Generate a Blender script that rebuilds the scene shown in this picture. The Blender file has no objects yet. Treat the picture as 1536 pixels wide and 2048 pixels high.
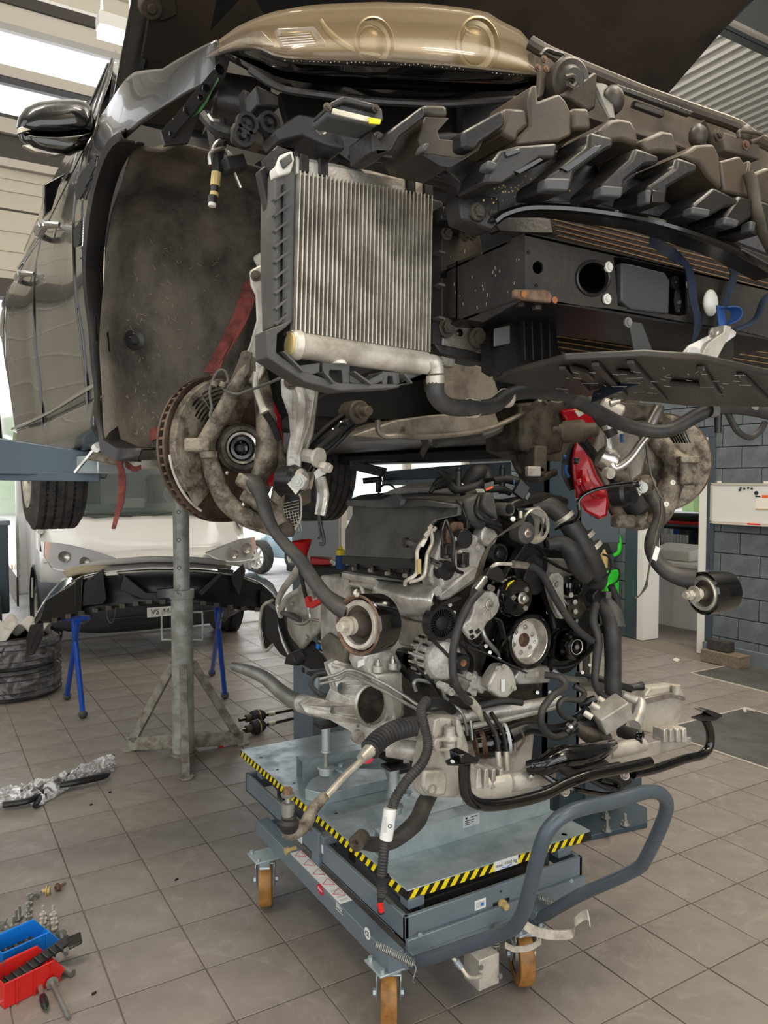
import bpy,bmesh,math,random
from math import sin,cos,pi,radians,sqrt,atan2,hypot
from mathutils import Vector,Matrix,Quaternion
from mathutils.geometry import tessellate_polygon
random.seed(7)
V=Vector
scene=bpy.context.scene
COL=scene.collection
# ---------------- camera ----------------
FPX,YAW,PITCH,CAMZ=1540.0,radians(31),math.atan(66/1540),1.7
cam_d=bpy.data.cameras.new('camera')
cam=bpy.data.objects.new('camera',cam_d);COL.objects.link(cam)
cam.location=(0,0,CAMZ);cam.rotation_euler=(pi/2-PITCH,0,-YAW)
cam_d.sensor_fit='VERTICAL';cam_d.sensor_height=36;cam_d.lens=FPX/2048*36
cam_d.clip_start=.05;cam_d.clip_end=300
scene.camera=cam
# ---------------- sky ----------------
w=bpy.data.worlds.new('sky');scene.world=w;w.use_nodes=True
bg=w.node_tree.nodes['Background']
bg.inputs['Color'].default_value=(.97,.985,1,1);bg.inputs['Strength'].default_value=2.3
# ---------------- lamps ----------------
def area(name,loc,rot,size,power,col):
 l=bpy.data.lights.new(name,'AREA');l.shape='RECTANGLE';l.size,l.size_y=size
 l.energy=power;l.color=col
 o=bpy.data.objects.new(name,l);COL.objects.link(o);o.location=loc;o.rotation_euler=rot
 return o
LAMP0=V((1.35,6.2,5.09))
LAMPS=[(LAMP0.x,LAMP0.y),(-1.0,1.6),(2.2,0.2),(2.2,-2.6),(5.0,2.0),(5.2,6.0)]
for i,(x,y)in enumerate(LAMPS):
 area('hall_lamp_light',(x,y,LAMP0.z-.03 if i==0 else 5.72),(0,0,0),(1.5,.28)if i else(.26,.11),(70,70,44,50,10,14)[i],(1,.90,.76))
 area('ceiling_fill_light',(x,y,(LAMP0.z if i==0 else 5.75)+.14),(pi,0,0),(1.5,.28)if i else(.26,.11),120 if i else 40,(1,.95,.88))  # added fill aimed upward, only there to brighten the ceiling sheet
# ---------------- view ----------------
vs=scene.view_settings
vs.view_transform='Standard';vs.look='None';vs.gamma=1;vs.use_curve_mapping=False
vs.exposure=0.2
scene.cycles.max_bounces=6;scene.cycles.diffuse_bounces=3;scene.cycles.glossy_bounces=4
scene.cycles.transmission_bounces=6;scene.cycles.transparent_max_bounces=8
scene.cycles.sample_clamp_indirect=4
scene.cycles.use_denoising=True
# ---------------- picture geometry: a pixel of the 1536x2048 frame plus one world plane gives a point ----------------
RT=V((cos(YAW),-sin(YAW),0));FW=V((sin(YAW)*cos(PITCH),cos(YAW)*cos(PITCH),-sin(PITCH)));UP=RT.cross(FW)
CP=V((0,0,CAMZ))
def at(px,py,x=None,y=None,z=None,d=None):
 r=FW+RT*((px-768)/FPX)+UP*((1024-py)/FPX)
 if x is not None:t=x/r.x
 elif y is not None:t=y/r.y
 elif z is not None:t=(z-CAMZ)/r.z
 else:t=d
 return CP+r*t
def F(pts,y):return[at(a,b,y=y)for a,b in pts]
def S(pts,x):return[at(a,b,x=x)for a,b in pts]
def D(pts):return[at(a,b,d=c)for a,b,c in pts]
def W(pts):return[at(a,b,y=c)for a,b,c in pts]
# ---------------- materials ----------------
MATS={}
def lin(c):
 return tuple((v/255/12.92 if v<=10 else((v/255+.055)/1.055)**2.4)for v in c)+(1,)
def mat(name,c,rough=.5,metal=0,c2=None,scale=10,lo=.42,hi=.62,bump=0,bs=None,coat=0,trans=0,emit=0,alpha=1,ior=1.45,rvar=0,stretch=None):
 m=bpy.data.materials.new(name);m.use_nodes=True;MATS[name]=m
 nt=m.node_tree;p=nt.nodes['Principled BSDF'];L=nt.links.new
 p.inputs['Base Color'].default_value=lin(c);p.inputs['Roughness'].default_value=rough
 p.inputs['Metallic'].default_value=metal;p.inputs['IOR'].default_value=ior
 if coat:p.inputs['Coat Weight'].default_value=coat;p.inputs['Coat Roughness'].default_value=.04
 if trans:p.inputs['Transmission Weight'].default_value=trans
 if alpha<1:p.inputs['Alpha'].default_value=alpha
 if emit:p.inputs['Emission Color'].default_value=lin(c);p.inputs['Emission Strength'].default_value=emit
 if c2 or bump or rvar:
  tc=nt.nodes.new('ShaderNodeTexCoord');src=tc.outputs['Object']
  if stretch:
   mp=nt.nodes.new('ShaderNodeMapping');mp.inputs['Scale'].default_value=stretch
   L(src,mp.inputs[0]);src=mp.outputs[0]
 if c2 or rvar:
  n=nt.nodes.new('ShaderNodeTexNoise');n.inputs['Scale'].default_value=scale;n.inputs['Detail'].default_value=8
  n.inputs['Roughness'].default_value=.62;L(src,n.inputs[0])
  mr=nt.nodes.new('ShaderNodeMapRange');mr.inputs[1].default_value=lo;mr.inputs[2].default_value=hi
  L(n.outputs[0],mr.inputs[0])
 if c2:
  mx=nt.nodes.new('ShaderNodeMix');mx.data_type='RGBA'
  mx.inputs[6].default_value=lin(c);mx.inputs[7].default_value=lin(c2)
  L(mr.outputs[0],mx.inputs[0]);L(mx.outputs[2],p.inputs['Base Color'])
 if rvar:
  m2=nt.nodes.new('ShaderNodeMapRange');m2.inputs[3].default_value=rough;m2.inputs[4].default_value=min(1,rough+rvar)
  L(mr.outputs[0],m2.inputs[0]);L(m2.outputs[0],p.inputs['Roughness'])
 if bump:
  nb=nt.nodes.new('ShaderNodeTexNoise');nb.inputs['Scale'].default_value=bs or scale*4;nb.inputs['Detail'].default_value=4
  L(src,nb.inputs[0]);b=nt.nodes.new('ShaderNodeBump');b.inputs['Strength'].default_value=bump;b.inputs['Distance'].default_value=.004
  L(nb.outputs[0],b.inputs['Height']);L(b.outputs[0],p.inputs['Normal'])
 return m
mat('tile',(136,129,122),.40,0,(114,107,101),2.6,.38,.66,bump=.12,bs=60,rvar=.2)
def pale_smears(m,col,sc,lo,hi,amt):
 nt=MATS[m].node_tree;p=nt.nodes['Principled BSDF'];L=nt.links.new;src=p.inputs['Base Color'].links[0].from_socket
 tc=nt.nodes.new('ShaderNodeTexCoord');n=nt.nodes.new('ShaderNodeTexNoise');n.inputs['Scale'].default_value=sc;n.inputs['Detail'].default_value=9
 n.inputs['Distortion'].default_value=1.6;n.inputs['Roughness'].default_value=.7
 g=nt.nodes.new('ShaderNodeNewGeometry');L(g.outputs['Position'],n.inputs[0])
 mr=nt.nodes.new('ShaderNodeMapRange');mr.inputs[1].default_value=lo;mr.inputs[2].default_value=hi;mr.inputs[4].default_value=amt;L(n.outputs[0],mr.inputs[0])
 mx=nt.nodes.new('ShaderNodeMix');mx.data_type='RGBA';mx.inputs[7].default_value=lin(col);L(mr.outputs[0],mx.inputs[0]);L(src,mx.inputs[6]);L(mx.outputs[2],p.inputs['Base Color'])
pale_smears('tile',(176,169,160),5.5,.54,.76,.5)
mat('grout',(120,112,103),.9)
mat('asphalt',(185,183,180),.9,0,(160,158,155),2)
mat('block_grey',(102,110,114),.6,0,(88,96,100),7,bump=.7,bs=45)
mat('mortar',(80,88,96),.8)
mat('wall_paint',(102,110,116),.6)
mat('dark_trim',(62,74,84),.45)
mat('white_paint',(228,227,222),.45)
mat('cream_panel',(192,186,170),.5)
mat('frame_dark',(58,54,50),.5)
mat('frame_light',(188,182,170),.4)
mat('roof_sheet',(236,233,226),.5)
mat('beam_grey',(96,100,100),.5)
mat('glass',(255,255,255),.02,0,alpha=.16)
mat('door_glass',(235,240,255),.1,0,alpha=.25,bump=.6,bs=2.5)
mat('lamp_glow',(255,232,196),.5,emit=14)
mat('leaf',(120,152,84),.8,0,(84,122,60),3)
mat('chequer_plate',(104,105,104),.5,.4,(84,84,82),5,bump=.6,bs=120)
mat('car_paint',(44,42,38),.22,.1,coat=.5,rvar=.06,scale=3)
mat('car_black',(16,17,18),.12,0,coat=.6)
mat('black_plastic',(31,30,29),.34,0,(44,41,37),9,bump=.15,bs=120)
mat('warm_lit_plastic',(72,63,50),.42,0,(46,41,35),7,bump=.15,bs=120)  # black plastic with the warm lamp light mixed into its colour
mat('grey_plastic',(88,87,83),.55,0,(68,67,64),8)
mat('smooth_plastic',(66,67,67),.5)
mat('felt',(116,109,98),.97,0,(58,56,52),4,.38,.62,bump=1,bs=260,stretch=(1.6,1.6,.7))
mat('hood_under',(58,47,36),.6,0,(30,26,22),3)
mat('rubber',(30,30,29),.6,0,(44,42,39),12)
mat('tyre',(74,71,66),.8,0,(46,45,43),14)
mat('hose',(48,48,48),.5,0,(66,64,60),14)
mat('gloss_black',(10,10,10),.16,0,coat=.7)
mat('satin_black',(29,29,29),.35)
mat('cast_alu',(206,203,196),.42,.4,(150,145,135),11,bump=.4,bs=90)
mat('dirty_alu',(146,138,122),.62,.3,(78,70,60),24,.40,.60,bump=.7,bs=160)
mat('dark_cast',(84,78,68),.6,.3,(48,44,39),20,bump=.7,bs=120)
mat('pale_cast',(200,196,184),.5,.35,(166,160,148),9,bump=.3,bs=100)
mat('bright_metal',(205,202,196),.28,.9,(165,160,152),20)
mat('chrome',(225,225,225),.08,1)
mat('zinc',(160,160,154),.38,.6,(128,130,126),10)
mat('tube_metal',(208,202,188),.38,.3,(168,161,147),20)
mat('shield_alu',(228,225,218),.28,.6,(180,175,165),8,bump=1,bs=24)
mat('shield_dull',(140,134,122),.5,.4,(104,98,88),8,bump=1,bs=50)
mat('rusty',(120,96,76),.7,.2,(84,62,50),30,bump=.4)
mat('rust_orange',(150,96,52),.8,0,(90,70,56),40)
mat('steel_disc',(120,104,90),.4,.6,(70,56,48),9,stretch=(1,1,1))
mat('galv',(184,196,198),.36,.55,(160,174,178),9,rvar=.15)
mat('cart_grey',(112,124,133),.36,.1,(102,113,122),3)
mat('tube_grey',(80,89,97),.3,.15,(74,84,94),8,rvar=.1)
mat('lift_blue',(62,76,86),.38,.2,(64,76,86),4)
mat('stand_grey',(176,180,174),.45,.2,(140,140,130),8,rvar=.2)
mat('stand_dirty',(150,146,134),.6,.1,(110,102,90),16)
mat('hazard_yellow',(245,222,20),.45)
mat('hazard_black',(26,25,22),.45)
mat('pu_amber',(170,120,58),.45,0,(122,84,42),12)
mat('red_paint',(178,14,30),.22,0,(140,8,22),6,coat=.6)
mat('red_plastic',(206,38,34),.4)
mat('red_strap',(128,66,56),.85,0,(84,40,36),22)
mat('blue_strap',(34,46,66),.8,0,(24,32,46),22)
mat('blue_plastic',(20,122,214),.35)
mat('blue_paint',(26,76,172),.3)
mat('strap_blue',(36,74,130),.7)
mat('green_plastic',(62,214,60),.4)
mat('green_wax',(42,96,40),.6,0,(36,40,36),30)
mat('yellow_plastic',(232,212,30),.4)
mat('orange_mesh',(240,176,30),.5)
mat('orange_plastic',(232,96,36),.4)
mat('white_plastic',(226,222,212),.4)
mat('label_white',(226,227,224),.5)
mat('label_grey',(190,194,196),.5)
mat('ink',(40,42,44),.6)
mat('red_ink',(196,30,60),.5)
mat('blue_ink',(40,110,190),.5)
mat('van_white',(232,231,228),.22,0,coat=.5)
mat('van_grey',(70,74,80),.45)
mat('van_black',(30,32,34),.35)
mat('van_interior',(90,104,98),.7)
mat('lamp_clear',(255,255,255),.04,0,alpha=.3)
mat('lens_haze',(146,124,90),.2,0,alpha=.27,coat=1)
mat('lamp_housing',(104,92,72),.42,.3)
mat('reflector',(170,154,122),.3,.6)
mat('amber',(236,150,40),.3)
mat('hatch_blue',(178,206,222),.25,0,coat=.5)
mat('plastic_film',(240,242,244),.08,0,alpha=.40,bump=1,bs=26,coat=1)
mat('foam',(170,156,128),.8)
mat('cloth',(190,186,178),.9,bump=.6,bs=12)
mat('wood',(124,112,95),.8,0,(98,86,70),9,stretch=(1,8,8))
mat('brick_dark',(62,60,58),.9,0,(48,46,44),20)
mat('copper',(158,134,104),.45,.5)
mat('fin_dark',(58,54,48),.6,.3,(38,36,34),5,stretch=(14,14,3))
mat('board_white',(220,222,216),.25)
mat('paper',(236,232,222),.7)
mat('warm_fill',(92,84,72),.6,.2,(60,54,46),10)
mat('ochre',(190,168,110),.5)
mat('beam_black',(58,54,48),.42,.1,(40,38,36),8,bump=.2,bs=60,rvar=.2)
mat('tray_black',(46,43,40),.4,0,(66,60,52),7,.5,.75,bump=.2,bs=40)
mat('van_lamp',(84,86,88),.3,.2)
mat('wall_panel',(158,154,144),.6)
mat('lamp_white',(240,242,244),.3)
mat('thin_film',(225,228,232),.15,0,alpha=.12,bump=1,bs=14,stretch=(3,3,.6))
def crinkle(m,sc,a0,a1):
 nt=MATS[m].node_tree;p=nt.nodes['Principled BSDF'];L=nt.links.new
 n=nt.nodes.new('ShaderNodeTexNoise');n.inputs['Scale'].default_value=sc;n.inputs['Detail'].default_value=5;n.inputs['Distortion'].default_value=2.5
 g=nt.nodes.new('ShaderNodeNewGeometry');L(g.outputs['Position'],n.inputs[0])
 mr=nt.nodes.new('ShaderNodeMapRange');mr.inputs[1].default_value=.44;mr.inputs[2].default_value=.62;mr.inputs[3].default_value=a0;mr.inputs[4].default_value=a1
 L(n.outputs[0],mr.inputs[0]);L(mr.outputs[0],p.inputs['Alpha'])
crinkle('plastic_film',16,.06,.8);crinkle('thin_film',9,.02,.25)
# ---------------- mesh builder ----------------
def catmull(pts,n):
 if n<=1 or len(pts)<3:return[V(p)for p in pts]
 P=[V(p)for p in pts];P=[P[0]*2-P[1]]+P+[P[-1]*2-P[-2]];out=[]
 for i in range(1,len(P)-2):
  a,b,c,d=P[i-1:i+3]
  for k in range(n):
   t=k/n
   out.append(.5*((2*b)+(c-a)*t+(2*a-5*b+4*c-d)*t*t+(3*b-a-3*c+d)*t**3))
 out.append(P[-2]);return out
def lerp_list(r,m):
 if not isinstance(r,(list,tuple)):return[r]*m
 out=[]
 for i in range(m):
  t=i/(m-1)*(len(r)-1);k=min(int(t),len(r)-2);out.append(r[k]+(r[k+1]-r[k])*(t-k))
 return out
def basis(d):
 d=V(d).normalized();a=V((0,0,1))if abs(d.z)<.9 else V((1,0,0))
 u=a.cross(d).normalized();return u,d.cross(u),d
ORG={}
class B:
 def __init__(s):s.v=[];s.f=[];s.flat=False
 def add(s,v,f):
  o=len(s.v);s.v+=[V(p)for p in v];s.f+=[tuple(i+o for i in q)for q in f];return s
 def box(s,a,b):
  (x0,y0,z0),(x1,y1,z1)=a,b
  return s.add([(x0,y0,z0),(x1,y0,z0),(x1,y1,z0),(x0,y1,z0),(x0,y0,z1),(x1,y0,z1),(x1,y1,z1),(x0,y1,z1)],
                     [(3,2,1,0),(4,5,6,7),(0,1,5,4),(1,2,6,5),(2,3,7,6),(3,0,4,7)])
 def obox(s,c,u,v,w,taper=1):
  c,u,v,w=V(c),V(u),V(v),V(w);t=taper
  return s.add([c-u-v-w,c+u-v-w,c+u+v-w,c-u+v-w,c-u*t-v*t+w,c+u*t-v*t+w,c+u*t+v*t+w,c-u*t+v*t+w],
                     [(3,2,1,0),(4,5,6,7),(0,1,5,4),(1,2,6,5),(2,3,7,6),(3,0,4,7)])
 def bar(s,p,q,wd,th,up=(0,0,1),taper=1):
  p,q=V(p),V(q);d=q-p;u=d.cross(V(up)).normalized();n=u.cross(d).normalized()
  return s.obox((p+q)/2,u*wd/2,n*th/2,d/2,taper)
 def prism(s,pts,ex,holes=()):
  ex=V(ex);loops=[[V(p)for p in pts]]+[[V(p)for p in h]for h in holes]
  tri=tessellate_polygon(loops);allp=[p for l in loops for p in l];n=len(allp)
  nrm=V((0,0,0))
  for t in tri:
   nrm+=(allp[t[1]]-allp[t[0]]).cross(allp[t[2]]-allp[t[0]])
  fl=nrm.dot(ex)>0;o=len(s.v);s.v+=allp+[p+ex for p in allp]
  if holes:
   for t in tri:
    a=tuple(i+o for i in t);b=tuple(i+o+n for i in t)
    s.f+=[a[::-1],b]if fl else[a,b[::-1]]
  else:
   a=tuple(range(o,o+n));b=tuple(range(o+n,o+2*n));s.f+=[a,b]
  k=0
  for l in loops:
   m=len(l)
   for i in range(m):s.f.append((o+k+i,o+k+(i+1)%m,o+n+k+(i+1)%m,o+n+k+i))
   k+=m
  return s
 def cyl(s,p,q,r0,r1=None,seg=16,cap=True):
  r1=r0 if r1 is None else r1;u,v,d=basis(V(q)-V(p));o=len(s.v)
  for c,r in((V(p),r0),(V(q),r1)):
   for i in range(seg):a=2*pi*i/seg;s.v.append(c+(u*cos(a)+v*sin(a))*r)
  for i in range(seg):j=(i+1)%seg;s.f.append((o+i,o+j,o+seg+j,o+seg+i))
  if cap:s.f.append(tuple(o+i for i in range(seg))[::-1]);s.f.append(tuple(o+seg+i for i in range(seg)))
  return s
 def lathe(s,c,ax,prof,seg=32,a0=0,a1=2*pi):
  u,v,d=basis(ax);c=V(c);o=len(s.v);full=abs(a1-a0-2*pi)<1e-4;m=seg if full else seg+1
  for t,r in prof:
   for i in range(m):a=a0+(a1-a0)*i/seg;s.v.append(c+d*t+(u*cos(a)+v*sin(a))*r)
  for k in range(len(prof)-1):
   for i in range(seg):
    j=(i+1)%m;s.f.append((o+k*m+i,o+k*m+j,o+(k+1)*m+j,o+(k+1)*m+i))
  return s
 def tube(s,pts,r,seg=10,n=6,cap=True,ratio=1,up=None):
  P=catmull(pts,n);m=len(P);R=lerp_list(r,m);T=[]
  for i in range(m):
   T.append((P[min(i+1,m-1)]-P[max(i-1,0)]).normalized())
  u=(V(up).cross(T[0])if up else basis(T[0])[0]).normalized();o=len(s.v)
  for i in range(m):
   if i:u=(T[i-1].rotation_difference(T[i])@u)
   u=(u-T[i]*u.dot(T[i])).normalized();v=T[i].cross(u)
   for k in range(seg):a=2*pi*k/seg;s.v.append(P[i]+(u*cos(a)+v*sin(a)*ratio)*R[i])
  for i in range(m-1):
   for k in range(seg):j=(k+1)%seg;s.f.append((o+i*seg+k,o+i*seg+j,o+(i+1)*seg+j,o+(i+1)*seg+k))
  if cap:s.f.append(tuple(o+k for k in range(seg))[::-1]);s.f.append(tuple(o+(m-1)*seg+k for k in range(seg)))
  return s
 def bellows(s,pts,r0,r1,turns,seg=16,k=3):
  P=catmull(pts,max(2,int(turns*4/(max(1,len(pts)-1)))));m=len(P)
  R=[]
  for i in range(m):
   R.append(r0 if i%4<2 else r1)
  return s.tube(P,R,seg,1)
 def strip(s,pts,wv,th,n=5):
  P=catmull(pts,n);m=len(P);o=len(s.v);wv=[V(x)for x in wv]if isinstance(wv,list)else[V(wv)]*2
  for i in range(m):
   t=i/(m-1)*(len(wv)-1);k=min(int(t),len(wv)-2);w_=wv[k].lerp(wv[k+1],t-k)
   d=(P[min(i+1,m-1)]-P[max(i-1,0)]).normalized();nn=d.cross(w_).normalized()*th/2
   s.v+=[P[i]-w_/2-nn,P[i]+w_/2-nn,P[i]+w_/2+nn,P[i]-w_/2+nn]
  for i in range(m-1):
   for k in range(4):j=(k+1)%4;s.f.append((o+i*4+k,o+i*4+j,o+i*4+4+j,o+i*4+4+k))
  s.f+=[(o,o+1,o+2,o+3),tuple(o+(m-1)*4+k for k in range(4))]
  return s
 def grid(s,rows,closed=False):
  o=len(s.v);m=len(rows[0])
  for r in rows:s.v+=[V(p)for p in r]
  for i in range(len(rows)-1):
   for k in range(m if closed else m-1):
    j=(k+1)%m;s.f.append((o+i*m+k,o+i*m+j,o+(i+1)*m+j,o+(i+1)*m+k))
  return s
 def loft(s,rings):
  s.grid(rings,True);m=len(rings[0]);o=len(s.v)-m*len(rings)
  s.f+=[tuple(o+k for k in range(m)),tuple(o+(len(rings)-1)*m+k for k in range(m))]
  return s
 def ball(s,c,r,seg=12,sq=(1,1,1)):
  c=V(c);h=seg//2;o=len(s.v)
  for i in range(h+1):
   t=pi*i/h
   for k in range(seg):a=2*pi*k/seg;s.v.append(c+V((sin(t)*cos(a)*sq[0],sin(t)*sin(a)*sq[1],cos(t)*sq[2]))*r)
  for i in range(h):
   for k in range(seg):j=(k+1)%seg;s.f.append((o+i*seg+k,o+i*seg+seg+k,o+i*seg+seg+j,o+i*seg+j))
  return s
 def hexn(s,p,q,r):return s.cyl(p,q,r,r,6)
 def build(s,name,m,parent=None,bevel=0,ang=35,solid=0,seg=2,sub=0,label=None):
  if parent is not None:org=ORG[parent.name]
  else:
   xs=[p.x for p in s.v];ys=[p.y for p in s.v];zs=[p.z for p in s.v]
   org=V(((min(xs)+max(xs))/2,(min(ys)+max(ys))/2,min(zs)))
  me=bpy.data.meshes.new(name);me.from_pydata([p-org for p in s.v],[],s.f)
  bm=bmesh.new();bm.from_mesh(me);bmesh.ops.remove_doubles(bm,verts=bm.verts,dist=1e-6)
  bmesh.ops.recalc_face_normals(bm,faces=bm.faces)
  bm.to_mesh(me);bm.free()
  me.polygons.foreach_set('use_smooth',[True]*len(me.polygons));me.set_sharp_from_angle(angle=radians(ang));me.update()
  o=bpy.data.objects.new(name,me);COL.objects.link(o)
  if m:me.materials.append(MATS[m])
  if parent is not None:o.parent=parent
  else:o.location=org
  ORG[o.name]=org
  if sub:md=o.modifiers.new('subdivision','SUBSURF');md.levels=md.render_levels=sub
  if solid:md=o.modifiers.new('solidify','SOLIDIFY');md.thickness=solid;md.offset=0
  if bevel:md=o.modifiers.new('bevel','BEVEL');md.width=bevel;md.segments=seg;md.limit_method='ANGLE';md.angle_limit=radians(40)
  if label:o['label']=label
  return o
def tag(o,label,cat,group=None,kind=None):
 o['label']=label;o['category']=cat
 if group:o['group']=group
 if kind:o['kind']=kind
 return o
def thing(name,label,cat,loc,group=None):
 o=bpy.data.objects.new(name,None);COL.objects.link(o);o.location=loc;o.empty_display_size=.1
 ORG[o.name]=V(loc);return tag(o,label,cat,group)
def struct(o):o['kind']='structure';return o
KIDS={}
def dup(root,loc,rotz=0,label=None,group=None,keep=None):
 r=root.copy();COL.objects.link(r);r.location=loc;r.rotation_euler=(0,0,rotz)
 if label:r['label']=label
 if group:r['group']=group
 for ch in list(root.children):
  c=ch.copy();COL.objects.link(c);c.parent=r
  for g in list(ch.children):
   d=g.copy();COL.objects.link(d);d.parent=c
 return r
def text(name,s,size,mtx,m,parent,ext=.0004):
 cu=bpy.data.curves.new(name,'FONT');cu.body=s;cu.size=size;cu.extrude=ext;cu.align_x='CENTER';cu.align_y='CENTER';cu.resolution_u=2
 t=bpy.data.objects.new(name,cu);COL.objects.link(t);bpy.context.view_layer.update()
 me=bpy.data.meshes.new_from_object(t);bpy.data.objects.remove(t);me.transform(mtx)
 org=ORG[parent.name];me.transform(Matrix.Translation(-org));me.materials.clear();me.materials.append(MATS[m])
 o=bpy.data.objects.new(name,me);COL.objects.link(o);o.parent=parent;ORG[o.name]=org;return o
def frame_mtx(c,u,v):
 u=V(u).normalized();v=V(v);v=(v-u*v.dot(u)).normalized();n=u.cross(v)
 return Matrix.Translation(V(c))@Matrix((u,v,n)).transposed().to_4x4()
def bolt(c,ax,r=.008,h=.008,m='zinc',parent=None,name='bolt',wash=True):
 ax=V(ax).normalized();b=B();c=V(c)
 if wash:b.cyl(c-ax*.002,c+ax*h*.3,r*1.5,r*1.5,14)
 b.hexn(c,c+ax*h,r);b.cyl(c+ax*h,c+ax*h*1.15,r*.55,r*.5,8)
 return b.build(name,m,parent)
NX,PX,NY,PY,PZ,NZ=V((-1,0,0)),V((1,0,0)),V((0,-1,0)),V((0,1,0)),V((0,0,1)),V((0,0,-1))
# ================= SETTING =================
WX,WY,CH=6.5,8.5,7.0
fl=struct(B().box((-5,-3,-.12),(WX+.2,WY+.2,-.006)).build('floor','grout'))
TS=.3;t0=at(142,1753,z=0)
tiles=[]
for i in range(-14,30):
 for j in range(-14,34):
  x,y=t0.x+i*TS,t0.y+j*TS
  if x<-4.5 or x>WX-.32 or y<-.6 or y>WY:continue
  c=V((x+TS/2,y+TS/2,0));dx=c.dot(RT);dz=c.dot(V((sin(YAW),cos(YAW),0)))
  if dz<.3:tiles.append((9,x,y,0));continue
  px,py=768+FPX*dx/dz,957+FPX*1.7/dz
  vis=-120<px<1660 and py<2180
  tiles.append((dz if vis else 50+dz,x,y,vis))
tiles.sort()
tm=[B().box((0,0,-.012),(TS-.005,TS-.005,0)).build('tile','tile',fl,bevel=.0012,seg=1)]
tm[0].location=V((tiles[0][1],tiles[0][2],0))-ORG['floor']+ORG['floor']-ORG[fl.name]
for v in tm[0].data.vertices:v.co+=ORG[fl.name]
for k,(d,x,y,vis)in enumerate(tiles[1:300]):
 o=tm[0].copy();COL.objects.link(o);o.location=V((x,y,random.uniform(-.0012,0)))-ORG[fl.name]
rest=B()
for d,x,y,vis in tiles[300:]:
 rest.box((x,y,-.012),(x+TS-.005,y+TS-.005,0))
o=rest.build('distant_tiles','tile',fl);o['kind']='stuff'
# recessed steel floor plates at the right
pf=thing('floor_plate','farther of two dark steel floor plates, in front of the door','floor plate',at(1370,1345,z=0))
a,b_,c_,d_=at(1384,1345,z=0),at(1640,1440,z=0),at(1640,1480,z=0),at(1270,1370,z=0)
def plate(root,x0,x1,y0,y1,hinge=False):
 B().box((x0,y0,0),(x1,y1,.006)).build('plate','chequer_plate',root,bevel=.002)
 for q in((x0-.015,y0,x0,y1),(x1,y0,x1+.015,y1),(x0-.015,y1,x1+.015,y1+.015),(x0-.015,y0-.015,x1+.015,y0)):
  B().box((q[0],q[1],0),(q[2],q[3],.008)).build('edge_strip','frame_light',root)
 if hinge:B().box((x0+.1,y0-.02,.0),(x0+.18,y0+.02,.02)).build('hinge','frame_dark',root)
fa=at(1384,1347,z=0);fb=at(1362,1450,z=0)
plate(pf,fa.x-.0,fa.x+.9,fa.y-2.2,fa.y)
pn=thing('floor_plate','nearer of two dark steel floor plates, behind the lift table handle','floor plate',fb)
plate(pn,fb.x-.25,fb.x+.72,fb.y-2.2,fb.y,True)
# right wall of painted blocks, doorway D0..D1
D0,D1,DH=4.80,5.52,2.07
wr=struct(B().box((WX,-3,3.0),(WX+.2,WY,3.1)).box((WX+.02,-3,0),(WX+.2,D0,3)).box((WX+.02,D1,0),(WX+.2,WY,3)).box((WX+.02,D0,DH),(WX+.2,D1,3)).build('wall_right','mortar'))
bl=None;nb=0
for r in range(15):
 z0=r*.2;off=-.2 if r%2 else 0;y=3.0+off
 while y<WY-.02:
  y0,y1=y+.004,min(y+.396,WY);y+=.4
  if z0<DH-.02:
   if y1>D0 and y0<D1:
    if y0<D0-.03:y1=D0
    elif y1>D1+.03:y0=D1
    else:continue
  if bl is None or abs((y1-y0)-.392)>.01:
   o=B().box((WX-.012+random.uniform(-.002,.002),y0,z0+.004),(WX+.03,y1,z0+.196)).build('block','block_grey',wr,bevel=.003,seg=1)
   if bl is None:bl=o;bl_y,bl_z=y0,z0
  else:
   o=bl.copy();COL.objects.link(o);o.location=(random.uniform(-.002,.002),y0-bl_y,z0-bl_z)
# ledge at the wall foot
struct(B().box((WX-.05,3,0),(WX-.012,D0-.05,.13)).build('baseboard_right','wall_paint',bevel=.004))
# door frame
dt=struct(thing('door_1','x','x',(WX,D0,0)))
for k in('label','category'):del dt[k]
for y0,y1 in((D0-.05,D0+.03),(D1-.03,D1+.05)):
 B().box((WX-.03,y0,0),(WX+.22,y1,DH)).build('door_jamb','white_paint',dt,bevel=.003)
B().box((WX-.033,D0-.053,DH-.05),(WX+.223,D1+.053,DH+.03)).build('door_head','white_paint',dt,bevel=.003)
for y0,y1 in((D0-.13,D0-.05),(D1+.05,D1+.22)):
 B().box((WX-.022,y0,0),(WX-.0,y1,DH+.12)).build('door_surround','dark_trim',dt,bevel=.003)
B().box((WX-.025,D0-.133,DH+.033),(WX,D1+.22,DH+.12)).build('door_surround','dark_trim',dt,bevel=.003)
# office behind
struct(B().box((WX+.2,2.5,-.1),(9.6,9,0)).build('floor_office','tile'))
struct(B().box((WX+.2,2.5,2.6),(9.6,9,2.7)).build('ceiling_office','white_paint'))
struct(B().box((9.4,2.5,0),(9.6,5.6,2.6)).box((9.4,5.6,0),(9.6,8.4,.85)).box((9.4,5.6,2.35),(9.6,8.4,2.6)).box((9.4,8.4,0),(9.6,9,2.6)).build('wall_office_back','white_paint'))
struct(B().box((WX+.2,8.6,0),(9.6,8.8,2.6)).build('wall_office_side','white_paint'))
wo=struct(B().box((9.42,5.6,.85),(9.5,8.4,.9)).box((9.42,5.6,2.3),(9.5,8.4,2.35)).box((9.42,5.6,.9),(9.5,5.66,2.3)).box((9.42,6.9,.9),(9.5,6.96,2.3)).box((9.42,8.34,.9),(9.5,8.4,2.3)).build('window_office','white_paint'))
B().box((9.455,5.66,.9),(9.462,6.9,2.3)).build('pane','glass',wo);B().box((9.455,6.96,.9),(9.462,8.34,2.3)).build('pane','glass',wo)
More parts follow.
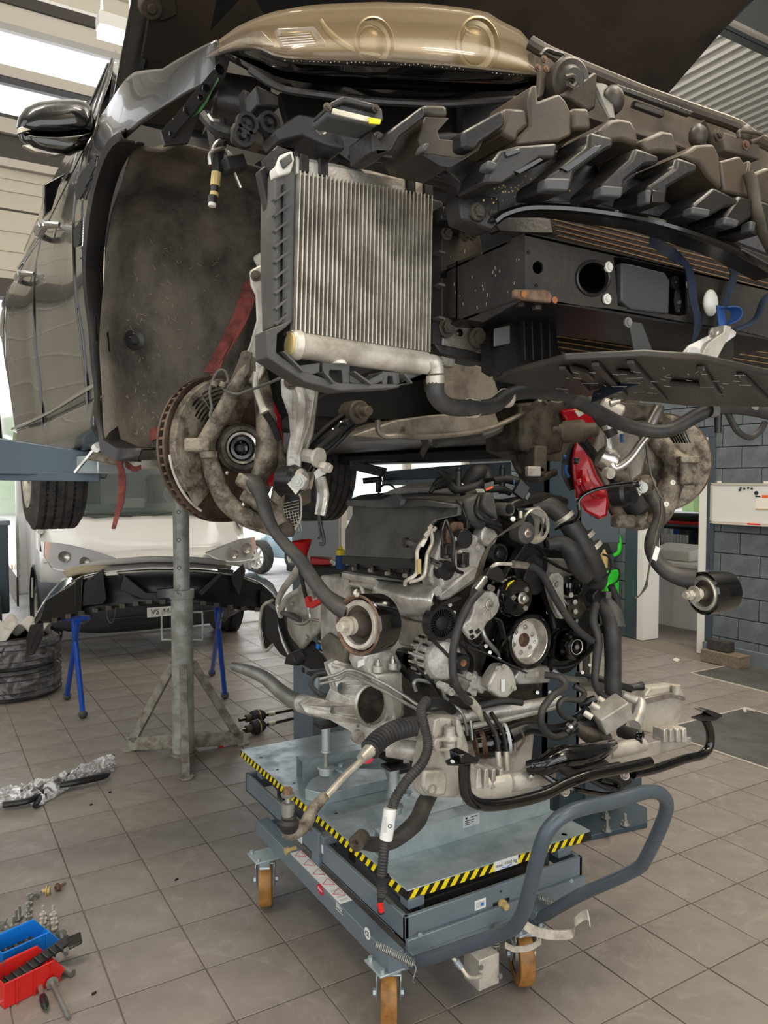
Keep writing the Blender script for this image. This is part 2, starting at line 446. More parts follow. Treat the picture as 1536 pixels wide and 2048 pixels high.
# ceiling: corrugated white sheet, beams
cs=B();N=110;pr=[]
x=-6.0
while x<13:
 pr+=[(x,CH),(x+.05,CH),(x+.065,CH-.035),(x+.085,CH-.035),(x+.1,CH)];x+=.2
cs.grid([[(a,-3,b)for a,b in pr],[(a,WY+.2,b)for a,b in pr]])
struct(cs.build('ceiling','roof_sheet'))
bp=at(1506,64,z=CH-.5)
cb=struct(B().box((3,bp.y-.006,CH-.5),(13,bp.y+.006,CH-.04)).build('trim_1','beam_grey'))
for za,zb in((CH-.5,CH-.485),(CH-.055,CH-.04)):
 B().box((3,bp.y-.0,za),(13,bp.y+.22,zb)).build('beam_flange','beam_grey',cb)
B().box((3,bp.y+.11,CH-.5),(13,bp.y+.12,CH-.04)).build('beam_web','beam_grey',cb)
lb=struct(B().tube([(4,bp.y-.12,CH-.62),(8,bp.y-.12,CH-.62),(13,bp.y-.12,CH-.62)],.03).build('trim_2','frame_light'))
struct(B().box((13,-3,3.1),(13.2,WY,CH)).build('wall_far_right','cream_panel'))
struct(B().box((WX,WY,3.1),(13,WY+.2,CH)).build('wall_back_right','cream_panel'))
struct(B().box((WX+.2,-3,2.95),(13,WY,3.1)).build('ceiling_office_roof','wall_paint'))
# back wall: piers, header with lights (windows) and the raised sectional doors
bw=struct(B().box((3.95,WY,0),(4.45,WY+.3,CH)).box((-5,WY,3.62),(3.95,WY+.25,3.75)).box((4.45,WY,3.6),(WX+.2,WY+.25,CH)).build('wall_back','wall_paint'))
HB=[(3.75,5.05,'cream_panel')]
hd=struct(thing('window_1','x','x',(0,WY,3.75)))
for k in('label','category'):del hd[k]
def lvl(py,px=0):return at(px,py,y=WY).z
# horizontal bands read at the left picture edge
bands=[(596,560,'frame_dark',.10),(560,420,'cream_panel',0),(416,335,'cream_panel',0),(420,416,'frame_dark',-.02),(335,318,'frame_light',.05),(318,268,'frame_dark',-.02),(268,238,'frame_light',.05),(238,228,'frame_dark',.02),(158,134,'frame_light',.06),(160,158,'frame_dark',.08),(52,14,'frame_light',.07),(14,-8,'frame_dark',.1),(-8,-24,'white_paint',.02),(-24,-70,'cream_panel',0),(-70,-110,'frame_light',.05)]
for y0,y1,m,pr_ in bands:
 za,zb=lvl(y0),lvl(y1)
 B().box((-5,WY-.02-max(pr_,0),za),(3.95,WY+.1,zb)).build('door_rail',m,hd,bevel=.004)
for yy in(580,538,500,460,380,355):
 z=lvl(yy);B().box((-5,WY-.03,z-.008),(3.95,WY-.015,z+.008)).build('panel_groove','frame_light',hd)
for y0,y1 in((228,160),(134,52)):
 za,zb=lvl(y0),lvl(y1)
 for x0,x1 in((-5,-.65),(-.6,1.9),(1.95,3.95)):
  B().box((x0,WY+.03,za),(x1,WY+.035,zb)).build('pane','door_glass',hd)
 for xx in(-.65,1.9):B().box((xx,WY-.03,za),(xx+.05,WY+.08,zb)).build('mullion','frame_light',hd)
# closed left half of the sectional door and its pier
ld=struct(B().box((-4.5,WY-.0,0),(.22,WY+.08,3.62)).build('door_2','wall_panel'))
for k in range(12):B().box((-4.5,WY-.02,.1+k*.3),(.22,WY,.12+k*.3)).build('panel_groove','frame_light',ld)
# glazed door between pier and right wall
gd=struct(thing('window_2','x','x',(5.4,WY,0)))
for k in('label','category'):del gd[k]
for x0 in(4.45,5.45,6.42):
 B().box((x0,WY+.017,0),(x0+.09,WY+.103,3.597)).build('mullion','frame_light',gd)
for z0 in(0,1.05,2.1,3.52):
 B().box((4.5,WY+.02,z0),(WX,WY+.1,z0+.07)).build('door_rail','frame_light',gd)
for x0,x1 in((4.54,5.45),(5.54,6.42)):
 for z0,z1 in((.07,1.05),(1.12,2.1),(2.17,3.52)):B().box((x0,WY+.05,z0),(x1,WY+.056,z1)).build('pane','glass',gd)
# white strip and dark post on the pier
B().box((4.47,WY-.03,0),(4.55,WY,3)).build('pier_edge','frame_light',bw)
# outside ground
struct(B().box((-25,WY+.2,-.14),(60,60,-.02)).build('ground','asphalt'))
# ceiling lamps
for i,(x,y)in enumerate(LAMPS):
 LZ=5.75 if i else LAMP0.z
 lab='small warm glowing ceiling lamp by the high windows, seen top left beside the bonnet' if i==0 else 'ceiling lamp hanging outside the picture'
 t=thing('ceiling_lamp',lab,'lamp',(x,y,LZ),'hall ceiling lamps' if i else None)
 hl_,hw_=(.8,.17)if i else(.14,.07)
 B().box((x-hl_,y-hw_,LZ),(x+hl_,y+hw_,LZ+.1)).build('lamp_body','white_paint',t,bevel=.01)
 B().box((x-hl_+.01,y-hw_+.01,LZ-(.015 if i else .05)),(x+hl_-.01,y+hw_-.01,LZ)).build('diffuser','lamp_glow',t)
 for s in(-hl_*.75,hl_*.75):B().cyl((x+s,y,LZ+.1),(x+s,y,CH),.008,seg=6).build('hanger','zinc',t)
struct(B().box((3.2,-3.2,0),(13,-3,CH)).box((-4.5,-3.2,4.2),(3.2,-3,CH)).build('wall_front','wall_panel'))  # unseen wall, closed on the right to cut sky light on that side
# left wall with pilasters and a pair of high windows (outside the picture, seen in reflections)
struct(B().box((-4.7,-3,0),(-4.5,WY,1.0)).box((-4.7,-3,3.4),(-4.5,WY,4.6)).box((-4.7,-3,6.2),(-4.5,WY,CH)).box((-4.7,-3,1),(-4.5,-1.5,3.4)).box((-4.7,3.6,1),(-4.5,6.2,3.4)).box((-4.7,8,1),(-4.5,WY,3.4)).build('wall_left','wall_panel'))
for k in range(7):struct(B().box((-4.5,-3+k*1.8,0),(-4.38,-2.8+k*1.8,CH)).build('trim_%d'%(k+3),'beam_grey'))
# outside: hedge, trees and a low building, far beyond the doors
def hedge(name,label,cat,pts,h,n,r,group=None):
 b=B();L_=len(pts)-1
 for k in range(n):
  t=random.random()*L_;i=min(int(t),L_-1);p=V(pts[i]).lerp(V(pts[i+1]),t-i)
  b.ball(p+V((random.uniform(-.8,.8),random.uniform(-.8,.8),random.uniform(.3,h))),r*random.uniform(.6,1.2),6,(1,1,.8))
 return tag(b.build(name,'leaf'),label,cat,group)
hedge('tree_row','row of green trees outside beyond the open door at left','trees',[(-12,40,0),(6,42,0)],4.5,90,1.3)['kind']='stuff'
hedge('hedge','green bushes outside seen under the car through the glazed door','bushes',[(20,40,0),(45,34,0)],3.6,110,1.1)['kind']='stuff'
hedge('hedge','green bushes outside the office window','bushes',[(15.5,9.5,0),(19,14,0)],2.0,40,.5)['kind']='stuff'
# ================= CAR ON THE LIFT =================
def ipl(tab,x):
 if x<=tab[0][0]:return tab[0][1]
 for(a,p),(b,q)in zip(tab,tab[1:]):
  if x<=b:return p+(q-p)*(x-a)/(b-a)
 return tab[-1][1]
car=thing('car','dark grey car without front bumper, raised on the lift with its bonnet open','car',(1.52,3.0,1.78))
XL,XR,HY,HZ=.44,2.60,1.93,2.03
def sx(y,z):
 pts=[(1.74,.53),(1.80,.49),(1.86,.452),(1.95,.462),(2.06,.452),(2.3,.432),(2.5,.432),(2.6,.44),(2.72,.462),(2.80,.50),(3.2,.62),(3.5,.78)]
 for(a,xa),(b,xb)in zip(pts,pts[1:]):
  if z<=b or b==3.5:
   t=max(0,min(1,(z-a)/(b-a)));t=t*t*(3-2*t)*.5+t*.5;x=xa+(xb-xa)*t;break
 if y<1.9:x+=(1.9-y)**2*.25
 x-=.045*max(0,1-((y-4.7)/.9)**2)*(1 if z<2.7 else .5)
 x-=.022*max(0,1-((y-1.95)/.75)**2)*max(0,1-((z-2.45)/.3)**2)
 return x
def panel(name,y0,y1,lo,hi,m='car_paint',ny=18,nz=14,parent=None,off=0,mirror=True):
 b=B();rows=[]
 for i in range(ny+1):
  y=y0+(y1-y0)*i/ny;a,c=lo(y),hi(y)
  rows.append([(sx(y,a+(c-a)*k/nz)-off,y,a+(c-a)*k/nz)for k in range(nz+1)])
 b.grid(rows);o=b.build(name,m,parent or car,solid=.006,ang=50)
 if mirror:
  b2=B();b2.grid([[(XL+XR-p[0],p[1],p[2])for p in r]for r in rows]);b2.build(name,m,parent or car,solid=.006,ang=50)
 return o
belt=lambda y:ipl([(1.36,2.50),(1.6,2.53),(1.78,2.60),(2.0,2.655),(2.3,2.72),(2.6,2.77),(4.6,2.82)],y)
AR=.445
def arch(y,yc=HY,r=AR):return HZ+sqrt(max(0,r*r-(y-yc)**2))if abs(y-yc)<r else 1.9
sill=lambda y:1.86
panel('front_wing',1.40,HY+AR-.002,lambda y:max(arch(y),2.435+.04*min(1,(y-1.4)*2))if y<HY else arch(y),belt,ny=34)
panel('front_wing',HY+AR,2.56,lambda y:HZ-.14 if y<2.39 else 1.885,belt,ny=6,nz=20)
panel('front_door',2.566,3.60,lambda y:1.95,belt,ny=20,nz=20)
panel('rear_door',3.606,4.46,lambda y:max(1.95,arch(y,4.85,.46)),belt,ny=20,nz=20)
panel('rear_quarter',4.466,5.9,lambda y:arch(y,4.85,.46)if abs(y-4.85)<.46 else 1.86,belt,ny=30,nz=16)
panel('sill',2.36,4.40,lambda y:1.80,lambda y:1.945,ny=16,nz=8,off=.004)
# side glass and pillars
panel('side_window',2.95,4.6,lambda y:belt(y)+.02,lambda y:3.22,'car_black',ny=8,nz=6)
panel('pillar',2.62,2.95,lambda y:belt(y),lambda y:belt(y)+.06+(y-2.62)*1.25,'car_paint',ny=5,nz=4)
B().grid([[(.62+(i/12)*1.80*1,y,3.22+.12*sin(pi*i/12))for i in range(13)]for y in(3.0,3.4,4.2,5.0,5.7)]).build('roof','car_paint',car,solid=.01)
ws=B().grid([[(.52+.03*k+(2.0-.06*k)*i/12,2.55+.11*k-.10*sin(pi*i/12),2.80+.105*k)for i in range(13)]for k in range(5)]).build('windscreen','car_black',car,solid=.008)
# belt moulding
B().tube([(sx(y,belt(y))-.006,y,belt(y)+.012)for y in(2.7,3.2,3.8,4.6)],.009,6).build('belt_moulding','chrome',car)
# lower door moulding
B().tube([(sx(y,1.965)-.008,y,1.968+.012*(3.6-y))for y in(2.40,2.8,3.4,4.0,4.42)],.008,6).build('door_moulding','chrome',car)
# door shut lines
for yy in(2.563,3.603):
 B().tube([(sx(yy,z)-.002,yy,z)for z in(1.9,2.1,2.3,2.5,2.7,belt(yy))],.004,5).build('shut_line','car_black',car)
# door handles
for yy,px,py in((3.3,88,462),(4.15,44,556)):
 p=at(px,py,x=.40);yy=p.y;z=p.z
 h=B().tube([(sx(yy,z)+.0,yy-.10,z),(sx(yy,z)-.045,yy-.06,z+.004),(sx(yy,z)-.05,yy,z+.006),(sx(yy,z)-.045,yy+.07,z+.004),(sx(yy,z),yy+.11,z)],[.012,.018,.020,.018,.012],10,ratio=.8).build('door_handle','chrome',car)
 B().ball((sx(yy,z)+.004,yy,z),.035,12,(.3,1.5,1)).build('handle_recess','car_black',car)
# wheel arch moulding (black) and its lower run
am=B();rows=[]
angs=[radians(a)for a in range(108,-25,-6)]
for a in angs:
 y,z=HY-AR*cos(a),HZ+AR*sin(a);y2,z2=HY-(AR+.022)*cos(a),HZ+(AR+.022)*sin(a)
 y=HY+AR*cos(a);y2=HY+(AR+.022)*cos(a)
 xo=sx(y2,z2)-.012
 rows.append([(xo+.006,y2,z2),(xo-.006,(y+y2)/2,(z+z2)/2),(xo,y,z),(xo+.045,y+.0,z-.0)])
y,z=HY+AR*cos(angs[-1]),HZ+AR*sin(angs[-1])
for k,(dy,dz)in enumerate(((-.03,-.05),(-.11,-.075),(-.22,-.08))):
 yy,zz=y+dy,1.86+.0;zz=z+dz
 rows.append([(rows[-1][0][0]+.02*k,yy+.03,zz-.02),(rows[-1][1][0]+.02*k,yy+.015,zz-.018),(rows[-1][2][0]+.02*k,yy,zz+.01),(rows[-1][3][0]+.03*k,yy,zz+.015)])
am.grid(rows).build('arch_moulding','black_plastic',car,solid=.006,ang=50)
for k in range(7):
 a=radians(20+k*18);p=V((sx(HY,HZ+AR)-.014,HY+(AR+.014)*cos(a),HZ+(AR+.014)*sin(a)))
 bolt(p,NX,.003,.003,'satin_black',car,'rivet',False)
# bonnet-side vent in the wing: chrome frames with black mesh
for pts in([(183,385),(193,355),(228,318),(226,338),(196,402),(186,402)],[(180,462),(195,440),(192,494),(181,498)]):
 P=S(pts,.445);P=[V((sx(p.y,p.z)-.006,p.y,p.z))for p in P]
 v=B().prism(P,(-.006,0,0)).build('wing_vent','satin_black',car)
 B().tube(P+[P[0]],.004,6,1).build('vent_frame','chrome',v)
 c=sum(P,V((0,0,0)))/len(P);zs=[p.z for p in P];m=B()
 for k in range(1,10):
  z=min(zs)+(max(zs)-min(zs))*k/10;ys=[]
  for a,b in zip(P,P[1:]+P[:1]):
   if(a.z-z)*(b.z-z)<0:ys.append(a.y+(b.y-a.y)*(z-a.z)/(b.z-a.z))
  if len(ys)>=2:m.tube([(c.x-.009,min(ys),z),(c.x-.011,max(ys),z)],.0035,5,1)
 m.build('vent_slat','smooth_plastic',v)
# ---- wheel arch liner, rear half, of felt
ln=B();rows=[]
for i in range(26):
 a=radians(-34+i*142/25);ca,sa=cos(a),sin(a);row=[]
 for k in range(15):
  t=k/14;x=.455+.52*t
  r=.435+.030*sin(t*pi*2.2+.4)*(1 if-.4<sa<.95 else .4)-.055*(t>.62)*min(1,(t-.62)*6)+.012*sin(a*9+t*3)
  if t<.08:r-=.02
  row.append((x,HY+r*ca,HZ+(r+.03)*sa))
 rows.append(row)
liner=ln.grid(rows).build('wheel_arch_liner','felt',car,solid=.006,ang=80)
for px,py in((428,447),(268,680),(455,215)):
 p=at(px,py,y=2.33);B().lathe(p,NY,[(.0,.03),(.008,.028),(.004,.014),(.012,.012),(.012,0)],14).build('liner_clip','black_plastic',liner)
# inner wall of the arch and front bulkhead, far side too
iw=B().prism([(.97,1.30,2.62),(.97,1.30,2.32),(.97,1.55,2.20),(.97,1.60,1.98),(.97,2.1,1.92),(.97,2.52,1.80),(.97,2.52,2.75)],(.02,0,0)).build('inner_wing','satin_black',car)
B().prism([(2.07,1.30,2.62),(2.07,1.30,2.32),(2.07,1.75,2.15),(2.07,2.1,2.0),(2.07,2.52,1.80),(2.07,2.52,2.75)],(.02,0,0)).build('inner_wing','satin_black',car)
B().box((.5,2.44,1.92),(2.55,2.5,2.78)).build('bulkhead','satin_black',car)
B().box((.56,2.46,1.86),(2.48,5.7,1.95)).build('underbody','satin_black',car,bevel=.02)
for x in(.52,2.32):B().box((x,2.40,1.79),(x+.2,4.45,1.86)).build('chassis_rail','satin_black',car,bevel=.02)
# far-side arch liner
rows=[]
for i in range(16):
 a=radians(-34+i*150/15);rows.append([(2.10+.45*t/4,HY+.45*cos(a),HZ+.46*sin(a))for t in range(5)])
B().grid(rows).build('wheel_arch_liner','felt',car,solid=.006,ang=80)
# ---- sill lift pins and pad screws underneath
for px,py in((77,880),(132,880)):
 p=at(px,py,x=.56)
 B().cyl(p+V((0,0,.02)),p-V((0,0,.05)),.007).cyl(p-V((0,0,.035)),p-V((0,0,.042)),.02).build('jacking_pin','zinc',car)
# ---- door mirror
def mring(pts,y,k):
 cx=sum(p[0]for p in pts)/len(pts);cy=sum(p[1]for p in pts)/len(pts)
 return[at(cx+(a-cx)*k,cy+(b-cy)*k,y=y)for a,b in pts]
mo_=[(32,258),(36,236),(50,216),(76,204),(110,199),(150,198),(172,202),(184,216),(189,240),(188,262),(120,268),(60,266)]
mir=B().loft([mring(mo_,2.618,.5),mring(mo_,2.624,.75),mring(mo_,2.636,.9),mring(mo_,2.655,.975),mring(mo_,2.68,1.0),mring(mo_,2.74,1.0),mring(mo_,2.79,.9)]).build('door_mirror','car_black',car,bevel=.004,ang=50)
mu=[(34,264),(60,266),(120,268),(189,262),(186,280),(170,298),(140,312),(100,308),(60,296),(40,280)]
B().loft([mring(mu,2.63,.6),mring(mu,2.645,.85),mring(mu,2.66,.95),mring(mu,2.68,1.0),mring(mu,2.74,1.0),mring(mu,2.78,.85)]).build('mirror_underside','gloss_black',mir,bevel=.004,ang=50)
B().prism([at(a,b,y=2.632)for a,b in((34,268),(36,256),(52,249),(96,246),(108,254),(60,260))],(0,.012,0)).build('turn_signal','bright_metal',mir,bevel=.002)
B().tube([at(150,272,y=2.74),at(185,268,y=2.76),at(215,268,y=2.80)],[.034,.028,.032],12,ratio=.6).build('mirror_arm','gloss_black',mir)
B().prism([at(a,b,y=2.648)for a,b in((44,290),(60,286),(100,292),(128,296),(140,304),(110,312),(70,304))],(0,.02,0)).build('puddle_lamp','bright_metal',mir,bevel=.004)
rr=B().prism([at(a,b,y=3.05)for a,b in((88,368),(132,345),(118,372),(104,418),(88,432))],(0,.05,0)).build('quarter_trim','gloss_black',car,bevel=.004)
# ---- bonnet, open: underside seen from below
def bon(u,t,off=0):
 x=.545+1.975*u;k=1-.06*(2*u-1)**2*t
 y=2.66-1.28*t*k;z=2.86+.62*t+.10*sin(pi*t)*.8-.03*(2*u-1)**2
 return V((x,y,z-off))
rows=[[bon(i/24,k/12)for i in range(25)]for k in range(13)]
bonnet=B().grid(rows).build('bonnet','car_paint',car,solid=.008,ang=60)
def bpatch(us,name,off=.012,m='hood_under',th=.01,bev=.006,par=None):
 return B().prism([bon(u,t,off)for u,t in us],(0,-th*.4,-th),).build(name,m,par or bonnet,bevel=bev)
bpatch([(.03,.04),(.97,.04),(.985,.5),(.96,.97),(.04,.97),(.015,.5)],'inner_panel',.02)
bpatch([(.12,.12),(.30,.10),(.34,.5),(.30,.88),(.14,.88),(.10,.5)],'inner_recess',.032,'satin_black')
bpatch([(.36,.14),(.66,.14),(.70,.5),(.66,.80),(.36,.80),(.33,.5)],'inner_recess',.032,'hood_under')
bpatch([(.72,.12),(.90,.12),(.93,.5),(.90,.86),(.74,.86),(.71,.5)],'inner_recess',.032,'hood_under')
# latch plate and stay bracket near the right edge
def onb(px,py,off=.04):
 best=None
 o=CP;r=(at(px,py,d=1)-o)
 for i in range(0,101):
  for k in range(0,101):
   q=bon(i/100,k/100,off);dd=(q-o).cross(r).length/r.length
   if best is None or dd<best[0]:best=(dd,q,i/100,k/100)
 return best[1]
P=[onb(a,b)for a,b in((1337,100),(1350,72),(1388,57),(1392,78),(1352,100))]
B().prism(P,(0,-.006,-.012)).build('striker_plate','satin_black',bonnet,bevel=.003)
B().tube(P+[P[0]],.004,6,1).build('striker_rim','bright_metal',bonnet)
P=[onb(a,b)for a,b in((1262,196),(1320,136),(1345,105),(1384,100),(1380,118),(1345,160),(1300,200))]
B().prism(P,(0,-.006,-.012)).build('stay_bracket','hood_under',bonnet,bevel=.003)
P=[onb(a,b)for a,b in((1285,190),(1335,138),(1355,122),(1362,128),(1340,155),(1300,192))]
B().prism(P,(0,-.010,-.020)).build('bracket_slot','gloss_black',bonnet)
p=onb(1370,110,.06);B().cyl(p,p-V((0,.01,.012)),.006).build('bracket_bolt','satin_black',bonnet)
p=onb(305,18,.06);B().cyl(p,p-V((0,.02,.02)),.035,.03).cyl(p,p-V((0,.025,.025)),.014).build('hinge_boss','hood_under',bonnet,bevel=.003)
P=[onb(a,b,.05)for a,b in((285,-10),(345,-10),(350,25),(318,38),(290,30))]
B().prism(P,(0,-.01,-.01)).build('hinge_plate','hood_under',bonnet,bevel=.004)
for u in(.03,.97):
 B().tube([bon(u,.02,.0)-V((0,-.02,.10)),bon(u,.10,.03),bon(u,.2,.03)],.012,8,ratio=2).build('hinge','satin_black',car)
# yellow tabs of the wing edge and plenum clips
for px,py,h in((283,205,14),(268,225,12),(312,185,12)):
 B().prism([at(px-9,py+h,x=.60),at(px-4,py-4,x=.60),at(px+2,py-h,x=.60),at(px+8,py-h+2,x=.60),at(px+3,py+h*.4,x=.60)],(.006,0,0)).build('wing_clip','ochre',car)
# ================= CAR FRONT END =================
HLY=[(410,1.40),(450,1.30),(500,1.21),(600,1.12),(750,1.06),(900,1.03),(1085,1.05)]
HT=[(412,112),(430,88),(480,52),(540,27),(620,12),(750,6),(850,9),(930,18),(975,27),(1000,43),(1040,63),(1065,93),(1084,138)]
HBt=[(412,116),(450,102),(490,93),(520,97),(560,116),(650,121),(760,122),(860,128),(950,137),(1040,147),(1084,150)]
hx=[412,418,428,440,455,475,500,525,550,575,600,640,680,720,760,800,840,880,920,950,975,1000,1020,1040,1060,1074,1084]
def hgrid(back,bulge,ins=0):
 rows=[]
 for x in hx:
  yt,yb=ipl(HT,x)+ins,ipl(HBt,x)-ins;w=ipl(HLY,x)
  rows.append([at(x,yb+(yt-yb)*k/10,y=w+back-bulge*sin(pi*min(1,(k/10)*.75+.25))+.16*(k/10)**2)for k in range(11)])
 return rows
hl=B().grid(hgrid(.11,.03)).build('headlamp','lamp_housing',car,solid=.004,ang=60)
B().grid(hgrid(0,.045)).build('lens','lens_haze',hl,solid=.003,ang=60)
def hp(px,py,dy=.062):return at(px,py,y=ipl(HLY,px)+dy)
for px,py,r in((748,84,.029),(955,90,.035)):
 c=hp(px,py);ax=V((-.08,-1,-.25))
 B().lathe(c,ax,[(-.01,r*.7),(-.008,r*1.18),(.004,r*1.25),(.006,r*1.16),(-.004,r*1.1),(-.006,r*.9)],36).build('bezel','reflector',hl)
 B().lathe(c,ax,[(-.01,r*.85),(-.006,r*.8),(.000,r*.5),(.002,0)],28).build('projector_lens','reflector',hl)
B().tube([hp(642,40),hp(655,62),hp(680,84),hp(712,102),hp(760,112)],[.003,.006,.006,.005,.003],8).build('light_guide','reflector',hl)
B().prism([hp(a,b,.05)for a,b in((546,62),(622,58),(652,96),(560,102))],(0,-.012,0)).build('side_reflector','bright_metal',hl,bevel=.005)
B().prism([hp(a,b,.04)for a,b in((556,70),(615,66),(634,88),(566,92))],(0,-.012,0)).build('indicator_cell','reflector',hl,bevel=.004)
for k in range(5):
 B().tube([hp(556+k*3,72+k*5,.024),hp(620+k*3,67+k*5,.024)],.0012,5,1).build('cell_rib','chrome',hl)
B().prism([hp(a,b,.05)for a,b in((470,82),(500,70),(520,66),(548,96),(520,94),(490,90))],(0,-.01,0)).build('corner_reflector','bright_metal',hl,bevel=.003)
# lip of silver speckle and the gloss black lower lamp body
lb_=[(430,104),(456,108),(500,140),(560,172),(640,188),(760,200),(900,205),(1020,196),(1062,176),(1084,152)]
rows=[]
for x in hx[2:]:
 yt,yb=ipl(HBt,x),ipl(lb_,x);w=ipl(HLY,x)
 rows.append([at(x,yt+(yb-yt)*k/8,y=w+.0+.05*(k/8)+(.025 if k in(4,5)else 0))for k in range(9)])
B().grid(rows).build('lamp_underside','gloss_black',hl,solid=.006,ang=60)
B().tube([at(a,ipl(HBt,a)+1,y=ipl(HLY,a)-.012)for a in hx[3:]],.004,6,1).build('lamp_seal','black_plastic',hl)
B().tube([at(a,b,y=1.16+(w))for a,b,w in((500,140,.03),(560,176,0),(640,190,-.04),(760,203,-.06),(900,208,-.09),(1030,198,-.1))],.006,8).build('lamp_rail','black_plastic',car)
for k in range(60):
 x=570+k*8.3;p=at(x,ipl(HBt,x)+3+random.uniform(-2,2),y=ipl(HLY,x)-.014)
 if k==0:spk=B()
 spk.ball(p,random.uniform(.0007,.0016),5)
o=spk.build('sealant_specks','white_plastic',hl);o['kind']='stuff'
# wing end bracket with wax, round canister, nearby hardware
P=[at(a,b,y=w)for a,b,w in((448,108,1.34),(460,120,1.33),(452,150,1.36),(430,190,1.42),(405,215,1.46),(390,250,1.5),(378,285,1.52),(330,290,1.56),(322,262,1.58),(355,225,1.5),(392,180,1.44),(425,140,1.38))]
wb=B().prism(P,(.0,.012,0)).build('wing_bracket','satin_black',car,bevel=.002)
for px,py,r in((438,140,.007),(412,178,.006),(400,196,.004),(375,222,.007),(352,240,.005),(345,268,.006)):
 p=at(px,py,y=1.345+(440-px)*.002);B().lathe(p,NY,[(.0,r*1.3),(.004,r*1.2),(.004,r*.7),(0,r*.5),(0,0)],12).build('bracket_hole','gloss_black',wb)
B().prism([at(a,b,y=1.37+(440-a)*.002)for a,b in((432,152),(438,160),(424,182),(414,205),(400,225),(385,235),(372,240),(375,228),(395,218),(410,198),(420,175))],(0,-.003,0)).build('wax_smear','green_wax',wb)
cn=B().lathe(at(432,200,y=1.48),(.75,-.35,-.1),[(0,0),(0,.042),(.01,.05),(.08,.05),(.085,.054),(.10,.054)],28).build('washer_canister','black_plastic',car)
B().prism(W([(486,176,1.36),(515,188,1.34),(545,250,1.3),(548,276,1.3),(520,282,1.32),(500,262,1.34)]),(0,.03,0)).build('lamp_bracket','black_plastic',car,bevel=.004)
for px,py in((536,248),(492,250),(483,275)):
 B().lathe(at(px,py,y=1.27),NY,[(0,.02),(.01,.019),(.01,.013),(.002,.012),(.002,.006),(.012,.005),(.012,0)],18).build('rubber_mount','rubber',car)
B().tube(W([(410,232,1.36),(440,262,1.33),(500,272,1.32),(545,275,1.3)]),.012,8).build('stay_tube','satin_black',car)
B().tube(W([(416,228,1.33),(425,240,1.33),(438,243,1.33)]),.004,6).build('spring_clip','bright_metal',car)
p=at(494,274,y=1.30);B().obox(p,(.025,0,-.004),(0,.02,0),(0,0,.014)).build('headlamp_adjuster','warm_fill',car,bevel=.004)
B().prism(W([(512,168,1.26),(560,190,1.26),(560,215,1.26),(515,212,1.26)]),(0,.05,0)).build('connector_block','black_plastic',car,bevel=.004)
# hanging bonnet-catch cable end and hooks in front of the liner
B().tube(W([(470,250,1.42),(458,272,1.41),(436,284,1.40),(426,300,1.40),(430,322,1.40)]),.004,8).tube(W([(448,297,1.40),(462,310,1.39),(468,340,1.39),(482,376,1.39)]),.0035,8).tube(W([(421,330,1.395),(420,312,1.395),(428,302,1.395),(448,297,1.395),(455,306,1.395),(462,325,1.395)]),.0042,8,3).build('wire_hook','bright_metal',car)
B().tube(W([(418,235,1.43),(426,280,1.41),(434,330,1.40),(433,345,1.40)]),.009,8).tube(W([(445,240,1.43),(446,280,1.42),(436,320,1.405)]),.008,8).build('loom','rubber',car)
B().tube(W([(433,345,1.4),(430,372,1.4)]),.009,10,1).cyl(at(429,385,y=1.4),at(428,392,y=1.4),.008).build('connector','ochre',car)
B().tube(W([(430,372,1.4),(428,390,1.4)]),.007,10,1).tube(W([(426,392,1.4),(424,406,1.4)]),.008,10,1).build('connector','black_plastic',car)
B().tube(W([(425,402,1.4),(424,413,1.4)]),.007,10,1).build('connector_tip','white_plastic',car)
B().obox(at(466,330,y=1.385),(.018,0,.006),(0,.02,0),(-.004,0,.012)).build('hose_clip','rubber',car,bevel=.003)
B().prism(W([(452,118,1.60),(560,176,1.60),(720,205,1.60),(720,340,1.60),(560,310,1.60),(470,286,1.60),(410,262,1.60),(440,180,1.60)]),(0,.02,0)).build('inner_wing','satin_black',car)  # plain dark sheet added to fill the gap beside the canister
B().prism(W([(560,186,1.36),(1095,190,1.30),(1110,420,1.30),(900,380,1.32),(600,320,1.36)]),(0,.02,0)).build('dark_backing','satin_black',car)  # dark backing sheet added so the brown bonnet does not show through
fz_=B();rq=random.Random(9)
for k in range(110):
 a,z,t=rq.uniform(-.5,.9),0,rq.uniform(.12,.6);r=.40;p=V((.455+.52*t,HY+r*cos(a),HZ+(r+.03)*sin(a)));d=V((rq.uniform(-1,1),0,rq.uniform(-1,1)))*.006
 fz_.tube([p-d,p+V((0,-.002,0)),p+d+V((.002,0,.003))],.0006,4,1)
fz_.build('straw_bits','foam',car)['kind']='stuff'
# ---- control box hanging under the lamp
eb=B().prism(W([(652,212,1.03),(685,196,1.02),(765,216,1.0),(768,240,1.0),(750,254,1.0),(655,234,1.03)]),(0,.05,.0)).build('control_unit','smooth_plastic',car,bevel=.003)
B().prism(W([(660,205,1.015),(688,190,1.01),(758,208,.99),(762,222,.99),(690,204,1.01),(662,216,1.015)]),(0,.06,.0)).build('connector_plug','black_plastic',eb,bevel=.003)
B().prism(W([(664,218,1.012),(755,240,.99),(750,250,.99),(662,229,1.012)]),(0,-.004,.0)).build('unit_cover','tube_metal',eb,bevel=.001)
B().prism(W([(736,236,.985),(760,240,.985),(758,250,.985),(738,248,.985)]),(0,-.003,.0)).build('warning_label','yellow_plastic',eb)
for px,py in((655,214),(752,217)):bolt(at(px,py,y=.99),NY,.004,.004,'warm_fill',eb)
